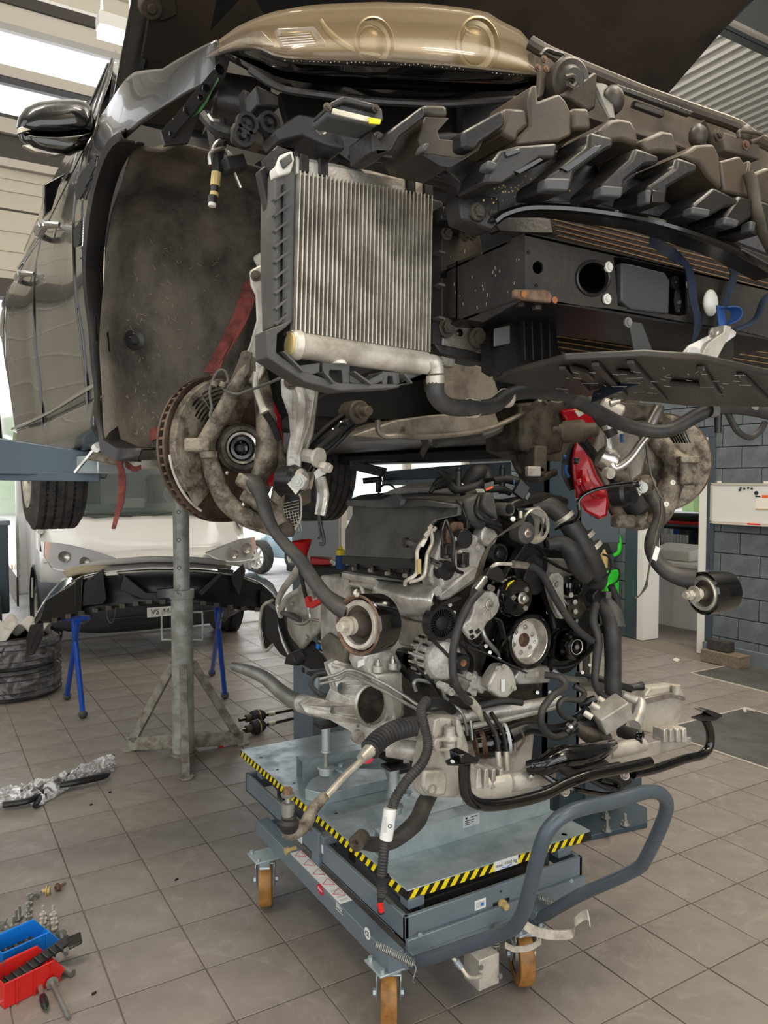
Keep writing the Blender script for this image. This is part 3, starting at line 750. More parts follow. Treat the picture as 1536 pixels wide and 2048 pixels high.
# ---- bumper carrier: curved back panel with stepped brackets
YB=[(540,1.20),(700,1.08),(850,1.0),(1000,.93),(1200,.87),(1400,.84),(1600,.84)]
def K(pts,off=0):return[at(a,b,y=ipl(YB,a)+off)for a,b in pts]
def kp(name,pts,off,th,m='black_plastic',bev=.004,par=None,holes=()):
 return B().prism(K(pts,off),(0,th,0),[K(h,off)for h in holes]).build(name,m,par or car,bevel=bev)
bc=kp('bumper_carrier',[(550,262),(600,226),(640,234),(690,262),(745,262),(800,268),(900,262),(1000,275),(1100,296),(1200,322),(1300,350),(1420,385),(1560,440),(1560,520),(1450,478),(1340,442),(1200,412),(1120,408),(1040,416),(985,440),(950,400),(900,365),(800,342),(740,326),(700,328),(660,300),(610,270),(560,284)],.055,.03)
kp('carrier_end',[(548,262),(598,226),(634,232),(684,262),(692,300),(650,290),(608,270),(560,284)],.0,.06,par=bc)
rib=B().tube(K([(700,320),(710,313),(760,316),(820,326),(880,345),(915,365),(925,400),(930,436)],.02),.006,8).build('carrier_lip','black_plastic',bc)
B().tube(K([(990,442),(1010,428),(1055,416),(1120,416),(1200,424),(1300,442),(1400,472),(1480,505),(1560,550)],-.01),.007,8).build('carrier_lip','gloss_black',bc)
kp('carrier_valance',[(985,442),(1055,418),(1120,418),(1200,426),(1300,444),(1400,474),(1480,507),(1560,552),(1560,520),(1450,478),(1340,440),(1200,408),(1100,400),(1000,420)],.0,.05,par=bc)
# mounting panel left of centre with two bolts
kp('bolt_bracket',[(930,380),(1000,395),(1000,440),(985,462),(925,440),(918,400)],.01,.04,'black_plastic',par=bc)
for px,py in((955,424),(982,431)):bolt(at(px,py,y=.955),NY,.009,.008,'dark_cast',bc)
bolt(at(643,258,y=1.10),NY,.006,.008,'bright_metal',bc);bolt(at(757,280,y=1.02),NY,.008,.006,'rubber',bc)
MODS=[
 ([(845,207),(893,208),(900,234),(850,232)],[(848,209),(852,232),(822,256),(800,272),(785,300),(775,306),(745,305),(740,258),(752,262),(757,292),(768,270),(790,252)],None),
 ([(850,233),(900,235),(876,262),(880,278),(960,284),(975,262),(958,300),(925,318),(850,308),(835,280)],[(925,318),(958,300),(900,336),(880,332),(840,306)],[(850,284),(862,286),(852,304),(842,302)]),
 ([(1008,214),(1053,216),(1060,250),(1040,266),(1034,284),(1000,264),(1008,240)],[(1008,216),(1012,250),(962,284),(952,300),(925,296),(925,262)],[(978,318),(998,326),(990,342),(972,336)]),
 ([(1057,200),(1064,170),(1075,168),(1077,202),(1118,186),(1132,200),(1144,225),(1144,270),(1118,282),(1036,290),(1034,275),(1060,250)],[(1036,290),(1118,284),(1112,316),(1080,316),(1040,345),(1005,366),(968,366),(980,330),(1002,300)],None),
 ([(1144,214),(1178,214),(1186,258),(1146,258)],[(1180,262),(1228,275),(1228,295),(1212,300),(1150,345),(1143,382),(1091,378),(1094,352),(1118,338),(1176,292)],[(1093,355),(1143,356),(1137,382),(1090,379)]),
 ([(1198,262),(1222,238),(1240,235),(1264,240),(1275,262),(1279,292),(1245,280),(1212,284)],[(1272,294),(1320,312),(1318,328),(1290,330),(1250,362),(1245,393),(1204,388),(1206,366),(1262,318)],[(1206,370),(1248,373),(1244,395),(1203,391)]),
 ([(1282,280),(1325,260),(1348,264),(1360,308),(1320,304),(1296,306)],[(1355,313),(1396,328),(1394,345),(1375,352),(1336,375),(1332,408),(1293,405),(1295,372),(1350,335)],[(1294,378),(1305,380),(1302,408),(1293,405)]),
 ([(1362,310),(1395,288),(1428,286),(1440,310),(1446,380),(1418,352),(1400,326)],[(1428,374),(1478,398),(1476,412),(1450,415),(1422,432),(1384,426),(1386,408)],[(1386,412),(1422,418),(1418,434),(1384,428)]),
 ([(1440,322),(1480,311),(1492,330),(1496,345),(1500,318),(1510,340),(1516,398),(1480,390),(1449,382)],[(1480,390),(1516,400),(1514,430),(1478,452),(1450,448),(1452,428)],[(1451,432),(1480,440),(1476,454),(1448,448)]),
 ([(1508,345),(1536,334),(1570,345),(1575,420),(1522,405)],[(1522,400),(1570,418),(1565,450),(1518,470),(1500,460)],[(1503,440),(1513,444),(1510,464),(1500,460)]),
]
for cap,arm,foot in MODS:
 o=kp('carrier_bracket',cap,-.03,.10,'warm_lit_plastic',.006,bc)  # brown caps carry the warm light in their colour
 kp('bracket_arm',arm,-.045,.07,'black_plastic',.005,bc)
 if foot:kp('bracket_foot',foot,-.052,.02,'smooth_plastic',.003,bc)
for sl in([(1010,302),(1040,296),(1042,304),(1014,314)],[(1028,342),(1080,316),(1088,320),(1040,348)],[(1122,336),(1190,292),(1204,290),(1196,302),(1136,344)]):
 kp('slot',sl,-.047,.01,'gloss_black',.001,bc)
for px,py in((1308,392),):kp('slot',[(1306,380),(1332,384),(1328,406),(1304,404)],-.048,.01,'gloss_black',.001,bc)
mud=B()
for k in range(70):
 p=at(random.gauss(1040,28),random.gauss(385,14),y=.93);mud.ball(p,random.uniform(.0008,.0022),5)
mud.build('mud_specks','ochre',bc)['kind']='stuff'
# ---- slam panel, horn, latch and seals above the carrier
B().tube(W([(1060,85,1.06),(1100,108,1.04),(1200,150,1.02),(1300,190,1.0),(1400,225,.98),(1470,250,.96),(1500,270,.95),(1560,300,.95)]),.012,10).build('bonnet_seal','warm_lit_plastic',car)
B().prism(W([(1068,98,1.08),(1200,156,1.05),(1400,232,1.0),(1500,275,.98),(1560,305,.97),(1560,360,.97),(1440,320,.98),(1300,275,1.0),(1180,235,1.03),(1080,200,1.07)]),(0,.02,0)).build('slam_panel','warm_fill',car,bevel=.003)
B().prism(W([(1226,172,1.0),(1380,228,.97),(1372,236,.97),(1224,182,1.0)]),(0,-.01,0)).prism(W([(1270,200,1.01),(1330,222,.99),(1328,234,.99),(1268,212,1.01)]),(0,.01,0)).build('slam_rail','black_plastic',car,bevel=.002)
horn=B().lathe(at(1142,162,y=.97),(-.15,-1,-.2),[(-.05,0),(-.05,.030),(-.02,.036),(0,.037),(.004,.033),(.002,.026),(.010,.018),(.010,.010),(.016,.008),(.016,0)],32).build('horn','warm_lit_plastic',car)
B().prism(W([(1152,170,.96),(1180,150,.96),(1190,142,.96),(1195,150,.96),(1192,216,.96),(1178,222,.96),(1140,198,.96),(1120,190,.96)]),(0,.04,0)).build('horn_mouth','warm_lit_plastic',horn,bevel=.005)
B().tube(W([(1130,155,.955),(1145,152,.955),(1152,163,.955),(1145,174,.955),(1136,168,.955)]),.004,6).build('horn_spiral','warm_fill',horn)
B().prism(W([(1080,108,1.0),(1102,118,1.0),(1112,128,1.0),(1096,148,1.0),(1088,190,1.0),(1076,196,1.0),(1082,150,1.0)]),(0,.012,0)).build('horn_bracket','warm_fill',car,bevel=.002)
for px,py in((1089,118),(1093,138),(1076,135)):bolt(at(px,py,y=.99),NY,.004,.003,'rusty',car)
B().tube(W([(1080,112,1.0),(1092,100,1.0),(1108,105,1.0),(1126,112,1.0),(1112,130,1.0)]),.004,6).build('bracket_edge','black_plastic',car)
for px,py,r in((1226,200,.022),(1396,272,.02),(1490,270,.018)):
 p=at(px,py,y=.95);B().ball(p,r,14,(1,.8,1.1)).build('rubber_buffer','warm_lit_plastic',car)
B().tube(W([(1200,175,.97),(1212,205,.95),(1224,238,.93)]),[.016,.013,.006],8,ratio=.5).build('air_duct_strap','grey_plastic',car)
B().tube(W([(1398,246,.95),(1412,268,.95),(1424,288,.95)]),[.012,.010,.008],8,ratio=.4).build('air_duct_strap','warm_fill',car)
B().prism(W([(1445,262,.95),(1520,290,.94),(1520,320,.94),(1450,300,.95)]),(0,.03,0)).build('latch','warm_fill',car,bevel=.003)
B().tube(W([(1478,276,.92),(1480,262,.92),(1522,268,.92),(1520,276,.92),(1500,285,.92)]),.004,8,3).build('latch_loop','warm_lit_plastic',car)
bolt(at(1436,270,y=.94),NY,.008,.007,'warm_fill',car);bolt(at(1490,290,y=.92),NY,.006,.006,'rusty',car)
B().tube(W([(1496,345,.80),(1505,380,.795),(1512,420,.79),(1520,450,.79),(1530,480,.79),(1560,540,.8)]),[.010,.010,.012,.009,.006],8,ratio=.35).build('loose_strap','warm_fill',car)
# ---- side cooler: dark plastic frame, tanks, tubes and fins
CY=1.15
A_=at(592,345,y=CY);Bq=at(862,395,y=CY);Cq=at(857,706,y=CY);Dq=at(583,664,y=CY)
cool=B().prism([A_+V((0,.02,0)),Bq+V((0,.02,0)),Cq+V((0,.02,0)),Dq+V((0,.02,0))],(0,.012,0)).build('cooler','fin_dark',car)
N=34
tb=None
for k in range(N):
 t=(k+.4)/N;a=A_.lerp(Bq,t);b=Dq.lerp(Cq,t)
 B().bar(a,b,.0022,.022,(0,1,0)).build('cooling_tube','tube_metal',cool)
fins=B()
for k in range(N):
 a0,b0=A_.lerp(Bq,(k+.45)/N),Dq.lerp(Cq,(k+.45)/N);a1,b1=A_.lerp(Bq,(k+1.35)/N),Dq.lerp(Cq,(k+1.35)/N)
 if k==N-1:break
 n=64
 for i in range(n):
  t=(i+.5)/n;p,q=a0.lerp(b0,t),a1.lerp(b1,t)
  fins.add([p+V((0,.003,.001)),q+V((0,.003,-.0012)),q+V((0,.02,-.0012)),p+V((0,.02,.001))],[(0,1,2,3)])
o=fins.build('fins','warm_fill',cool);o['kind']='stuff'
tk=B().loft([[p+V((0,.001,.0))+V((0,sy,sz))for sy,sz in((-.006,-.004),(-.006,.018),(.0,.026),(.03,.028),(.036,-.004))]for p in(at(590,344,y=CY),at(862,394,y=CY))]).build('upper_tank','cast_alu',cool,bevel=.002)
for px,py in((610,330),(648,338),(823,373),(858,380)):
 B().prism(F([(px-9,py-24),(px+9,py-20),(px+9,py+16),(px-9,py+12)],CY-.01),(0,.05,0)).build('tank_clip','black_plastic',cool,bevel=.002)
c0,c1=at(590,690,y=CY-.012),at(850,728,y=CY-.012)
ct=B().lathe(c0,c1-c0,[(-.008,0),(-.008,.020),(-.004,.0235),(.006,.0245),(.012,.021),((c1-c0).length,.021),((c1-c0).length+.004,.015),((c1-c0).length+.004,0)],28).build('lower_tank','tube_metal',cool)
B().lathe(c0,c1-c0,[(-.011,0),(-.011,.018),(-.006,.019)],24).build('tank_plug','ochre',cool)
B().cyl(at(678,718,y=CY-.014),at(678,728,y=CY-.014),.012,.013).build('drain_plug','white_plastic',cool)
B().prism(F([(583,660),(592,660),(592,670),(857,710),(857,716),(588,684)],CY-.012),(0,.02,0)).build('tank_seam','tube_metal',cool)
fr=B().prism(F([(550,345),(560,318),(592,345),(588,640),(583,648),(552,652),(548,470)],CY+.0),(0,.06,0)).build('cooler_shroud','grey_plastic',cool,bevel=.003)
B().prism(F([(518,340),(556,312),(556,652),(545,652),(543,540),(537,430)],CY+.03),(0,.02,0)).build('shroud_side','black_plastic',cool,bevel=.003)
for k in range(9):
 y=388+k*31;B().bar(at(546+k*.4,y+14,y=CY-.004),at(577-k*.4,y-8,y=CY-.004),.0035,.012,(0,1,0)).build('shroud_rib','grey_plastic',fr)
B().bar(at(566,370,y=CY-.004),at(564,640,y=CY-.004),.003,.01,(0,1,0)).build('shroud_rib','black_plastic',fr)
B().prism(F([(552,335),(560,310),(585,300),(590,318),(582,345),(556,352)],CY-.012),(0,.03,0)).build('shroud_latch','white_plastic',fr,bevel=.003)
B().prism(F([(562,318),(582,306),(586,322),(570,336)],CY-.02),(0,.01,0)).build('latch_window','grey_plastic',fr,bevel=.002)
B().prism(F([(545,300),(556,290),(592,300),(592,320),(586,300),(560,310),(550,335)],CY-.005),(0,.05,0)).build('latch_frame','black_plastic',fr,bevel=.003)
# right edge strip and post
B().prism(F([(860,396),(885,402),(893,440),(884,480),(884,690),(858,706)],CY+.01),(0,.04,0)).build('cooler_shroud','black_plastic',cool,bevel=.003)
for y in(505,570,636):B().bar(at(872,y,y=CY),at(884,y+3,y=CY),.004,.02,(0,1,0)).build('shroud_rib','grey_plastic',cool)
# carrier under the cooler
uc=B().prism(F([(533,660),(560,650),(585,640),(572,655),(555,668),(553,705),(600,740),(680,766),(790,768),(850,756),(852,748),(790,776),(680,782),(610,764),(534,715)],CY-.02),(0,.05,0)).build('cooler_carrier','grey_plastic',car,bevel=.002)
for q in([(592,732),(640,725),(640,745),(615,752)],[(645,722),(700,724),(700,775),(686,775),(684,740),(660,740),(655,772),(645,768)],[(700,745),(735,762),(765,745),(770,760),(735,775),(700,765)],[(765,742),(800,744),(800,775),(788,775),(786,752),(776,752),(774,776),(765,774)],[(800,744),(855,742),(852,752),(806,766)]):
 B().prism(F(q,CY-.012),(0,.05,0)).build('carrier_web','grey_plastic',uc,bevel=.0015)
for a,b in(((640,745),(660,768)),((800,750),(815,768)),((700,745),(735,770)),((560,705),(600,745))):
 B().bar(at(*a,y=CY-.016),at(*b,y=CY-.016),.003,.03,(0,1,0)).build('carrier_web','grey_plastic',uc)
# ---- chassis leg end plates right of the cooler
cp=B().prism(F([(884,455),(960,470),(968,520),(960,690),(884,676)],1.20),(0,.03,0)).build('crash_plate','warm_fill',car,bevel=.003)
B().prism(F([(884,640),(968,656),(972,700),(930,712),(884,700)],1.17),(0,.02,0)).build('crash_flange','shield_dull',cp,bevel=.004)
for px,py,r in((955,676,.013),(892,656,.012),(892,468,.008),(930,470,.008),(945,470,.007)):
 bolt(at(px,py,y=1.16),NY,r,.01,'warm_fill',cp)
B().lathe(at(918,666,y=1.165),NY,[(.003,.007),(.004,.005),(0,.004),(0,0)],12).build('drain_hole','gloss_black',cp)
B().prism(F([(868,686),(970,706),(972,728),(880,708)],1.15),(0,.05,0)).build('cross_strap','black_plastic',cp,bevel=.003)
B().prism(F([(872,710),(912,716),(908,735),(876,728)],1.16),(0,.02,0)).build('strap_tab','shield_dull',cp,bevel=.002)
bolt(at(885,721,y=1.155),NY,.005,.004,'zinc',cp)
B().prism(F([(884,410),(975,430),(975,452),(884,440)],1.12),(0,.08,0)).build('cross_strap','black_plastic',cp,bevel=.004)
# ---- crash beam
BY=.95
win=F([(1227,514),(1250,514),(1373,543),(1375,628),(1360,632),(1236,612)],BY)
h1=[at(1186+29*cos(a),556+31*sin(a),y=BY)for a in[2*pi*i/24 for i in range(24)]]
h2=[at(1076+11*cos(a),535+13*sin(a),y=BY)for a in[2*pi*i/14 for i in range(14)]]
beam=B().prism(F([(1050,466),(1106,476),(1230,502),(1366,537),(1600,592),(1600,690),(1450,655),(1380,646),(1230,618),(1105,606),(1050,597)],BY),(0,.004,0),[win,h1,h2]).build('crash_beam','beam_black',car,ang=30)
B().prism(S([(1050,466),(1050,597),(966,644),(897,634),(893,532)],at(1050,500,y=BY).x),(.004,0,0)).build('beam_end','beam_black',beam)
xb=at(1050,500,y=BY).x
zt,zb_=at(1050,466,y=BY).z,at(1050,597,y=BY).z;ztr,zbr=at(1600,592,y=BY).z,at(1600,690,y=BY).z;xr=at(1600,600,y=BY).x
B().prism([(xb,BY,zb_),(xr,BY,zbr),(xr,BY+.2,zbr),(xb+.12,BY+.2,zb_),(xb,BY+.26,zb_-.01)],(0,0,.004)).build('beam_floor','black_plastic',beam)
B().prism([(xb,BY,zt),(xr,BY,ztr),(xr,BY+.2,ztr),(xb+.12,BY+.2,zt),(xb,BY+.26,zt-.01)],(0,0,-.004)).build('beam_top','black_plastic',beam)
B().box((xb,BY+.18,zb_),(xr,BY+.185,zt)).build('beam_back','satin_black',beam)
B().tube([at(1186+32*cos(a),556+34*sin(a),y=BY-.002)for a in[2*pi*i/24 for i in range(25)]],.003,6,1).build('hole_flange','black_plastic',beam)
B().prism(F([(1030,578),(1098,578),(1106,590),(1105,606),(1050,600),(1030,594)],BY-.006),(0,.01,0)).build('rust_patch','rusty',beam,bevel=.003)
for px,py in((1040,606),(1074,612)):B().hexn(at(px,py,y=BY+.03),at(px,py+8,y=BY+.03),.008).build('beam_bolt','dark_cast',beam)
for px,py in((1048,588),(1110,600)):B().lathe(at(px,py,y=BY-.008),NY,[(0,.006),(.001,.005),(.001,0)],10).build('rust_spot','rust_orange',beam)
for px,py in((1217,534),(1214,598),(1380,569)):
 bolt(at(px,py,y=BY-.004),NY,.006,.005,'white_plastic',beam)
for px,py,r in((1057,504,.003),(1073,571,.003)):B().lathe(at(px,py,y=BY-.001),NY,[(0,r),(.0006,r),(.0006,0)],8).build('rivet_hole','gloss_black',beam)
rad=B().prism(F([(1243,525),(1262,528),(1330,545),(1340,560),(1338,628),(1262,618),(1243,602)],BY-.006),(0,.02,0)).build('radar_cover','smooth_plastic',beam,bevel=.003)
B().prism(F([(1228,535),(1240,534),(1240,610),(1230,606)],BY+.004),(0,.02,0)).build('radar_hinge','gloss_black',beam,bevel=.002)
B().lathe(at(1346,566,y=BY+.02),NY,[(0,.012),(.006,.012),(.006,.004),(0,0)],14).build('radar_vent','black_plastic',beam)
B().loft([[at(1355+8*k*cos(a),600+26*k*sin(a),y=BY+.03-.02*k*0+.008*sin(a*3))for a in[2*pi*i/12 for i in range(12)]]for k in(1,.6)]).build('film_scrap','plastic_film',beam)
scb=B()
for k in range(22):
 a=at(rq.uniform(900,1040),rq.uniform(500,625),x=xb-.0006);scb.bar(a,a+V((0,rq.uniform(-.001,.001),rq.uniform(.0015,.006))),.0008,.0004,(1,0,0))
scb.build('paint_chips','frame_light',beam)['kind']='stuff'
# ---- radiator pack behind the beam
RP=F([(1100,418),(1560,520),(1560,800),(1100,712)],1.24)
radi=B().prism(RP,(0,.03,0)).build('radiator','fin_dark',car)
for k in range(7):
 y=426+k*10.5;B().bar(at(1102+k*3,y+4,y=1.225),at(1560,y+4+(1560-1102)*.245,y=1.225),.0013,.01,(0,1,0)).build('radiator_tube','copper',radi)
for k in range(10):
 y=620+k*10.6;B().bar(at(1112,y,y=1.225),at(1560,y+(1560-1112)*.155,y=1.225),.0013,.01,(0,1,0)).build('radiator_tube','copper',radi)
sh=B().prism(W([(978,642,1.18),(1020,632,1.12),(1112,620,1.12),(1112,660,1.12),(1118,700,1.13),(1132,714,1.14),(1080,726,1.1),(1000,750,1.05),(984,740,1.06)]),(0,.03,0)).build('radiator_duct','black_plastic',car,bevel=.003)
B().prism(W([(986,658,1.08),(1018,650,1.08),(1018,688,1.08),(986,694,1.08)]),(0,-.004,0)).build('duct_panel','grey_plastic',sh,bevel=.003)
for x in(1044,1060,1078,1094):B().bar(at(x,634,y=1.085),at(x+3,722,y=1.075),.003,.01,(0,1,0)).build('duct_rib','black_plastic',sh)
B().prism(W([(1100,430,1.12),(1108,468,1.12),(1060,464,1.12),(1000,462,1.14),(985,445,1.16),(1040,420,1.13)]),(0,.03,0)).build('radiator_duct','black_plastic',car,bevel=.003)
# under-tray, its hanger straps
ZT=1.875
tr=B().prism([at(a,b,z=ZT)for a,b in((1030,748),(1130,722),(1290,715),(1400,722),(1600,765),(1600,815),(1375,812),(1320,806),(1150,790),(985,762))],(0,0,.012)).build('under_tray','tray_black',car,bevel=.003)
for a,b in(((1125,735),(1175,780)),((1190,728),(1250,790)),((1260,724),(1330,800)),((1400,735),(1440,795)),((1480,750),(1540,805))):
 B().bar(at(*a,z=ZT-.004),at(*b,z=ZT-.004),.012,.008).build('tray_rib','tray_black',tr,bevel=.002)
for q in([(1140,728),(1175,736),(1190,752),(1150,748)],[(1230,738),(1275,742),(1288,756),(1240,756)],[(1340,760),(1400,764),(1395,784),(1350,780)]):
 B().prism([at(a,b,z=ZT-.002)for a,b in q],(0,0,-.01)).build('tray_boss','tray_black',tr,bevel=.003)
scr=B()
for k in range(46):
 a=at(random.uniform(1110,1480),random.uniform(735,790),z=ZT-.0125);d=V((random.uniform(.2,1),random.uniform(-.4,.4),0)).normalized()*random.uniform(.005,.03)
 scr.bar(a,a+d,.0008,.0004)
scr.build('scratches','frame_light',tr)['kind']='stuff'
B().prism(W([(1258,642,.93),(1284,646,.93),(1320,738,.93),(1278,745,.93)]),(0,.004,0)).build('tray_strap','smooth_plastic',car,bevel=.001)
B().prism(W([(1440,672,.93),(1468,680,.93),(1466,756,.93),(1436,748,.93)]),(0,.004,0)).build('tray_strap','black_plastic',car,bevel=.001)
bolt(at(1256,645,y=.925),NY,.006,.005,'zinc',car)
B().tube(W([(1318,738,.93),(1380,752,.93),(1455,760,.93),(1468,752,.93)]),.004,6).build('tray_lip','grey_plastic',car)
# ---- hoses and cross tube under the front
hs=B().tube(W([(858,722,1.13),(868,724,1.12),(873,735,1.12),(874,748,1.12)]),.0125,14).build('cooler_pipe','tube_metal',cool)
B().cyl(at(870,752,y=1.12),at(871,768,y=1.12),.0165).build('hose_clamp','tube_metal',cool)
hb=B().tube(W([(871,760,1.12),(872,790,1.12),(895,812,1.13),(940,816,1.14),(985,812,1.16),(1015,792,1.18),(1060,782,1.2),(1140,790,1.24)]),[.016,.016,.016,.015,.015,.015,.016,.017],14).build('coolant_hose','hose',car)
for px,py in((945,816),(1012,796),(1115,788)):B().lathe(at(px,py,y=1.15+(px-945)*.0005),(1,.1,0),[(-.008,.017),(-.008,.0185),(.008,.0185),(.008,.017)],18).build('hose_clamp','tube_metal',hb)
ct=B().tube(W([(1140,795,1.5),(1180,815,1.5),(1250,850,1.5),(1330,862,1.45),(1400,828,1.4),(1440,816,1.38),(1500,818,1.36),(1600,840,1.34)]),.02,12).build('cross_hose','hose',car)
B().lathe(at(1422,820,y=1.38),(1,-.1,.1),[(-.012,.02),(-.012,.0225),(.012,.0225),(.012,.02)],18).build('hose_clamp','zinc',ct)
B().cyl(at(1436,828,y=1.38),at(1436,866,y=1.38),.011,.009).build('hose_spigot','black_plastic',ct)
B().tube(W([(1455,826,1.38),(1475,862,1.38),(1500,875,1.38),(1520,862,1.38),(1530,845,1.38)]),.009,8).build('breather_hose','hose',ct)
B().tube(W([(1510,824,1.36),(1508,808,1.34),(1518,796,1.32),(1545,790,1.3)]),.012,10).build('aluminium_pipe','pale_cast',car)
# blue tie-down strap with ratchet
rs=thing('ratchet_strap','dark blue ratchet strap with a silver buckle tied around the crash beam','strap',at(1400,640,y=.9))
wv=V((.028,0,0))
B().strip(W([(1300,478,1.0),(1345,508,.935),(1378,540,.93),(1386,600,.93),(1396,646,.93),(1384,690,.92),(1362,722,.91)]),[(.004,0,.026),(.012,0,.022),wv*.8,wv*.8,wv*.8,(.016,0,.014),(.01,0,.02)],.002).build('webbing','blue_strap',rs)
B().strip(W([(1362,720,.91),(1310,742,.92),(1240,770,.98),(1185,795,1.1)]),[(.006,0,.022),(.004,0,.024),(.006,0,.022)],.002).build('webbing','blue_strap',rs)
B().strip(W([(1420,490,1.0),(1450,525,.935),(1468,548,.93),(1452,600,.93),(1440,650,.93)]),[(.012,0,.022),wv*.9,wv*.8,wv*.7,wv*.7],.002).build('webbing','blue_strap',rs)
B().strip(W([(1440,612,.90),(1445,655,.89)]),[(.022,0,.0)],.002,1).build('webbing_end','strap_blue',rs)
B().strip(W([(1445,616,.89),(1466,616,.88),(1474,628,.88),(1466,642,.88),(1450,650,.89)]),[(.0,.022,.0)],.002).build('webbing_loop','strap_blue',rs)
B().tube(W([(1600,560,.84),(1536,590,.84),(1510,640,.85),(1470,660,.87)]),.008,8,ratio=.4).build('loose_end','blue_strap',rs)
B().prism(W([(1368,705,.88),(1380,690,.88),(1452,655,.88),(1474,660,.88),(1472,672,.88),(1415,712,.88),(1398,724,.88),(1378,724,.88)]),(0,.006,0)).build('ratchet_handle','white_plastic',rs,bevel=.002)
B().prism(W([(1372,718,.90),(1388,690,.90),(1418,670,.90),(1420,655,.90),(1434,658,.90),(1428,680,.90),(1400,732,.90)]),(0,-.03,0)).build('ratchet_frame','pale_cast',rs,bevel=.002)
B().cyl(at(1387,708,y=.86),at(1387,708,y=.93),.012).build('ratchet_spool','bright_metal',rs)
bolt(at(1425,666,y=.865),NY,.006,.004,'bright_metal',rs)
B().ball(at(1421,606,y=.93),.021,16,(.85,.5,1.2)).build('foam_cap','white_plastic',rs)
# ================= SUSPENSION, WHEELS AND UNDERSIDE =================
def wheel(c,ax,R=.385,wd=.29,name='rear_wheel',parent=None,rim=.255):
 ax=V(ax).normalized();c=V(c)
 prof=[(-wd/2+.02,rim-.01),(-wd/2,rim+.03),(-wd/2+.005,R-.05),(-wd/2+.03,R-.012)]
 for k in range(5):
  a=-wd/2+.04+k*(wd-.08)/4.5
  prof+=[(a,R-.004+.002*(k in(1,2,3))),(a+.032,R-.002),(a+.034,R-.012),(a+.042,R-.012)]
 prof=[p for p in prof if p[0]<wd/2-.03]+[(wd/2-.03,R-.012),(wd/2-.005,R-.05),(wd/2,rim+.03),(wd/2-.02,rim-.01)]
 w=B().lathe(c,ax,prof,56).build(name,'tyre',parent,ang=28)
 B().lathe(c,ax,[(wd/2-.02,rim-.008),(wd/2-.005,rim+.002),(wd/2-.012,rim-.02),(wd/2-.05,rim-.03),(-wd/2+.03,rim-.03),(-wd/2+.02,rim-.008)],40).build('rim','pale_cast',w)
 u,v,d=basis(ax)
 for k in range(7):
  a=2*pi*k/7;e=u*cos(a)+v*sin(a);t=-u*sin(a)+v*cos(a)
  B().obox(c+ax*(wd/2-.04)+e*(rim*.52),t*.022,ax*.015,e*(rim*.47),.7).build('spoke','pale_cast',w,bevel=.004)
 B().lathe(c+ax*(wd/2-.03),ax,[(-.02,0),(-.02,.07),(.01,.05),(.015,.03),(.015,0)],24).build('hub_cap','pale_cast',w)
 sp=B()
 for k in range(64):
  a=2*pi*k/64;e=u*cos(a)+v*sin(a);t=-u*sin(a)+v*cos(a)
  for m,s in((-wd/2+.062,.9),(wd/2-.072,-.9),(-.05,.5),(.03,-.5)):
   sp.obox(c+ax*m+e*(R-.0095),(ax*.02+t*.006*s),t*.002,e*.006)
 sp.build('tread_sipes','rubber',w)['kind']='stuff'
 return w
wheel((.66,4.85,1.79),(-1,0,0),parent=car)
wheel((2.36,4.85,1.79),(1,0,0),parent=car)
# rear subframe, exhaust and tunnel shield seen between the wheels
B().box((.8,4.55,1.80),(2.2,4.7,1.90)).build('rear_subframe','satin_black',car,bevel=.02)
B().tube([(.75,4.8,1.78),(1.1,4.75,1.86),(1.9,4.75,1.86),(2.3,4.8,1.78)],.035,10).build('rear_arm','satin_black',car)
B().tube([(.60,2.6,1.84),(.62,3.4,1.84),(.66,4.3,1.85)],.012,8).build('brake_pipe','satin_black',car)
shb=B();rows=[]
for i in range(15):
 y=2.25+.9*(i/14);row=[]
 for k in range(17):
  x=1.0+.75*k/16;t=(k/16-.5)*2
  row.append((x,y-.10*(1-t*t),1.90+.30*max(0,1-t*t*1.1)**.6+.012*random.random()-.02*sin(i*1.1)))
 rows.append(row)
tun=shb.grid(rows).build('heat_shield','shield_dull',car,solid=.003,ang=25)
B().prism(W([(856,742,1.9),(930,720,1.9),(985,742,1.9),(1000,790,1.9),(960,812,1.9),(890,806,1.9),(858,780,1.9)]),(0,.03,0)).build('heat_shield','shield_dull',car,bevel=.006)
P=W([(700,872,2.1),(790,840,2.1),(860,830,2.1),(990,820,2.1),(1000,850,2.1),(960,862,2.1),(900,868,2.1),(850,872,2.1),(770,880,2.1)])
B().prism(P,(0,.18,0)).build('crossmember','shield_dull',car,bevel=.006)
bolt(at(808,858,y=2.09),NY,.006,.005,'rusty',car)
B().tube(W([(755,840,2.0),(757,862,2.0),(770,872,2.0),(800,872,2.0),(850,874,2.05),(960,862,2.1),(1040,830,2.1),(1080,800,2.0)]),.009,8).build('brake_pipe','shield_dull',car)
B().tube(W([(870,885,2.2),(960,872,2.2),(1030,840,2.2),(1090,800,2.1)]),.018,8).build('cable_duct','grey_plastic',car)
B().prism(W([(838,872,2.1),(856,872,2.1),(858,895,2.1),(846,916,2.1),(840,905,2.1),(846,888,2.1)]),(0,.004,0)).build('hanging_tab','black_plastic',car)
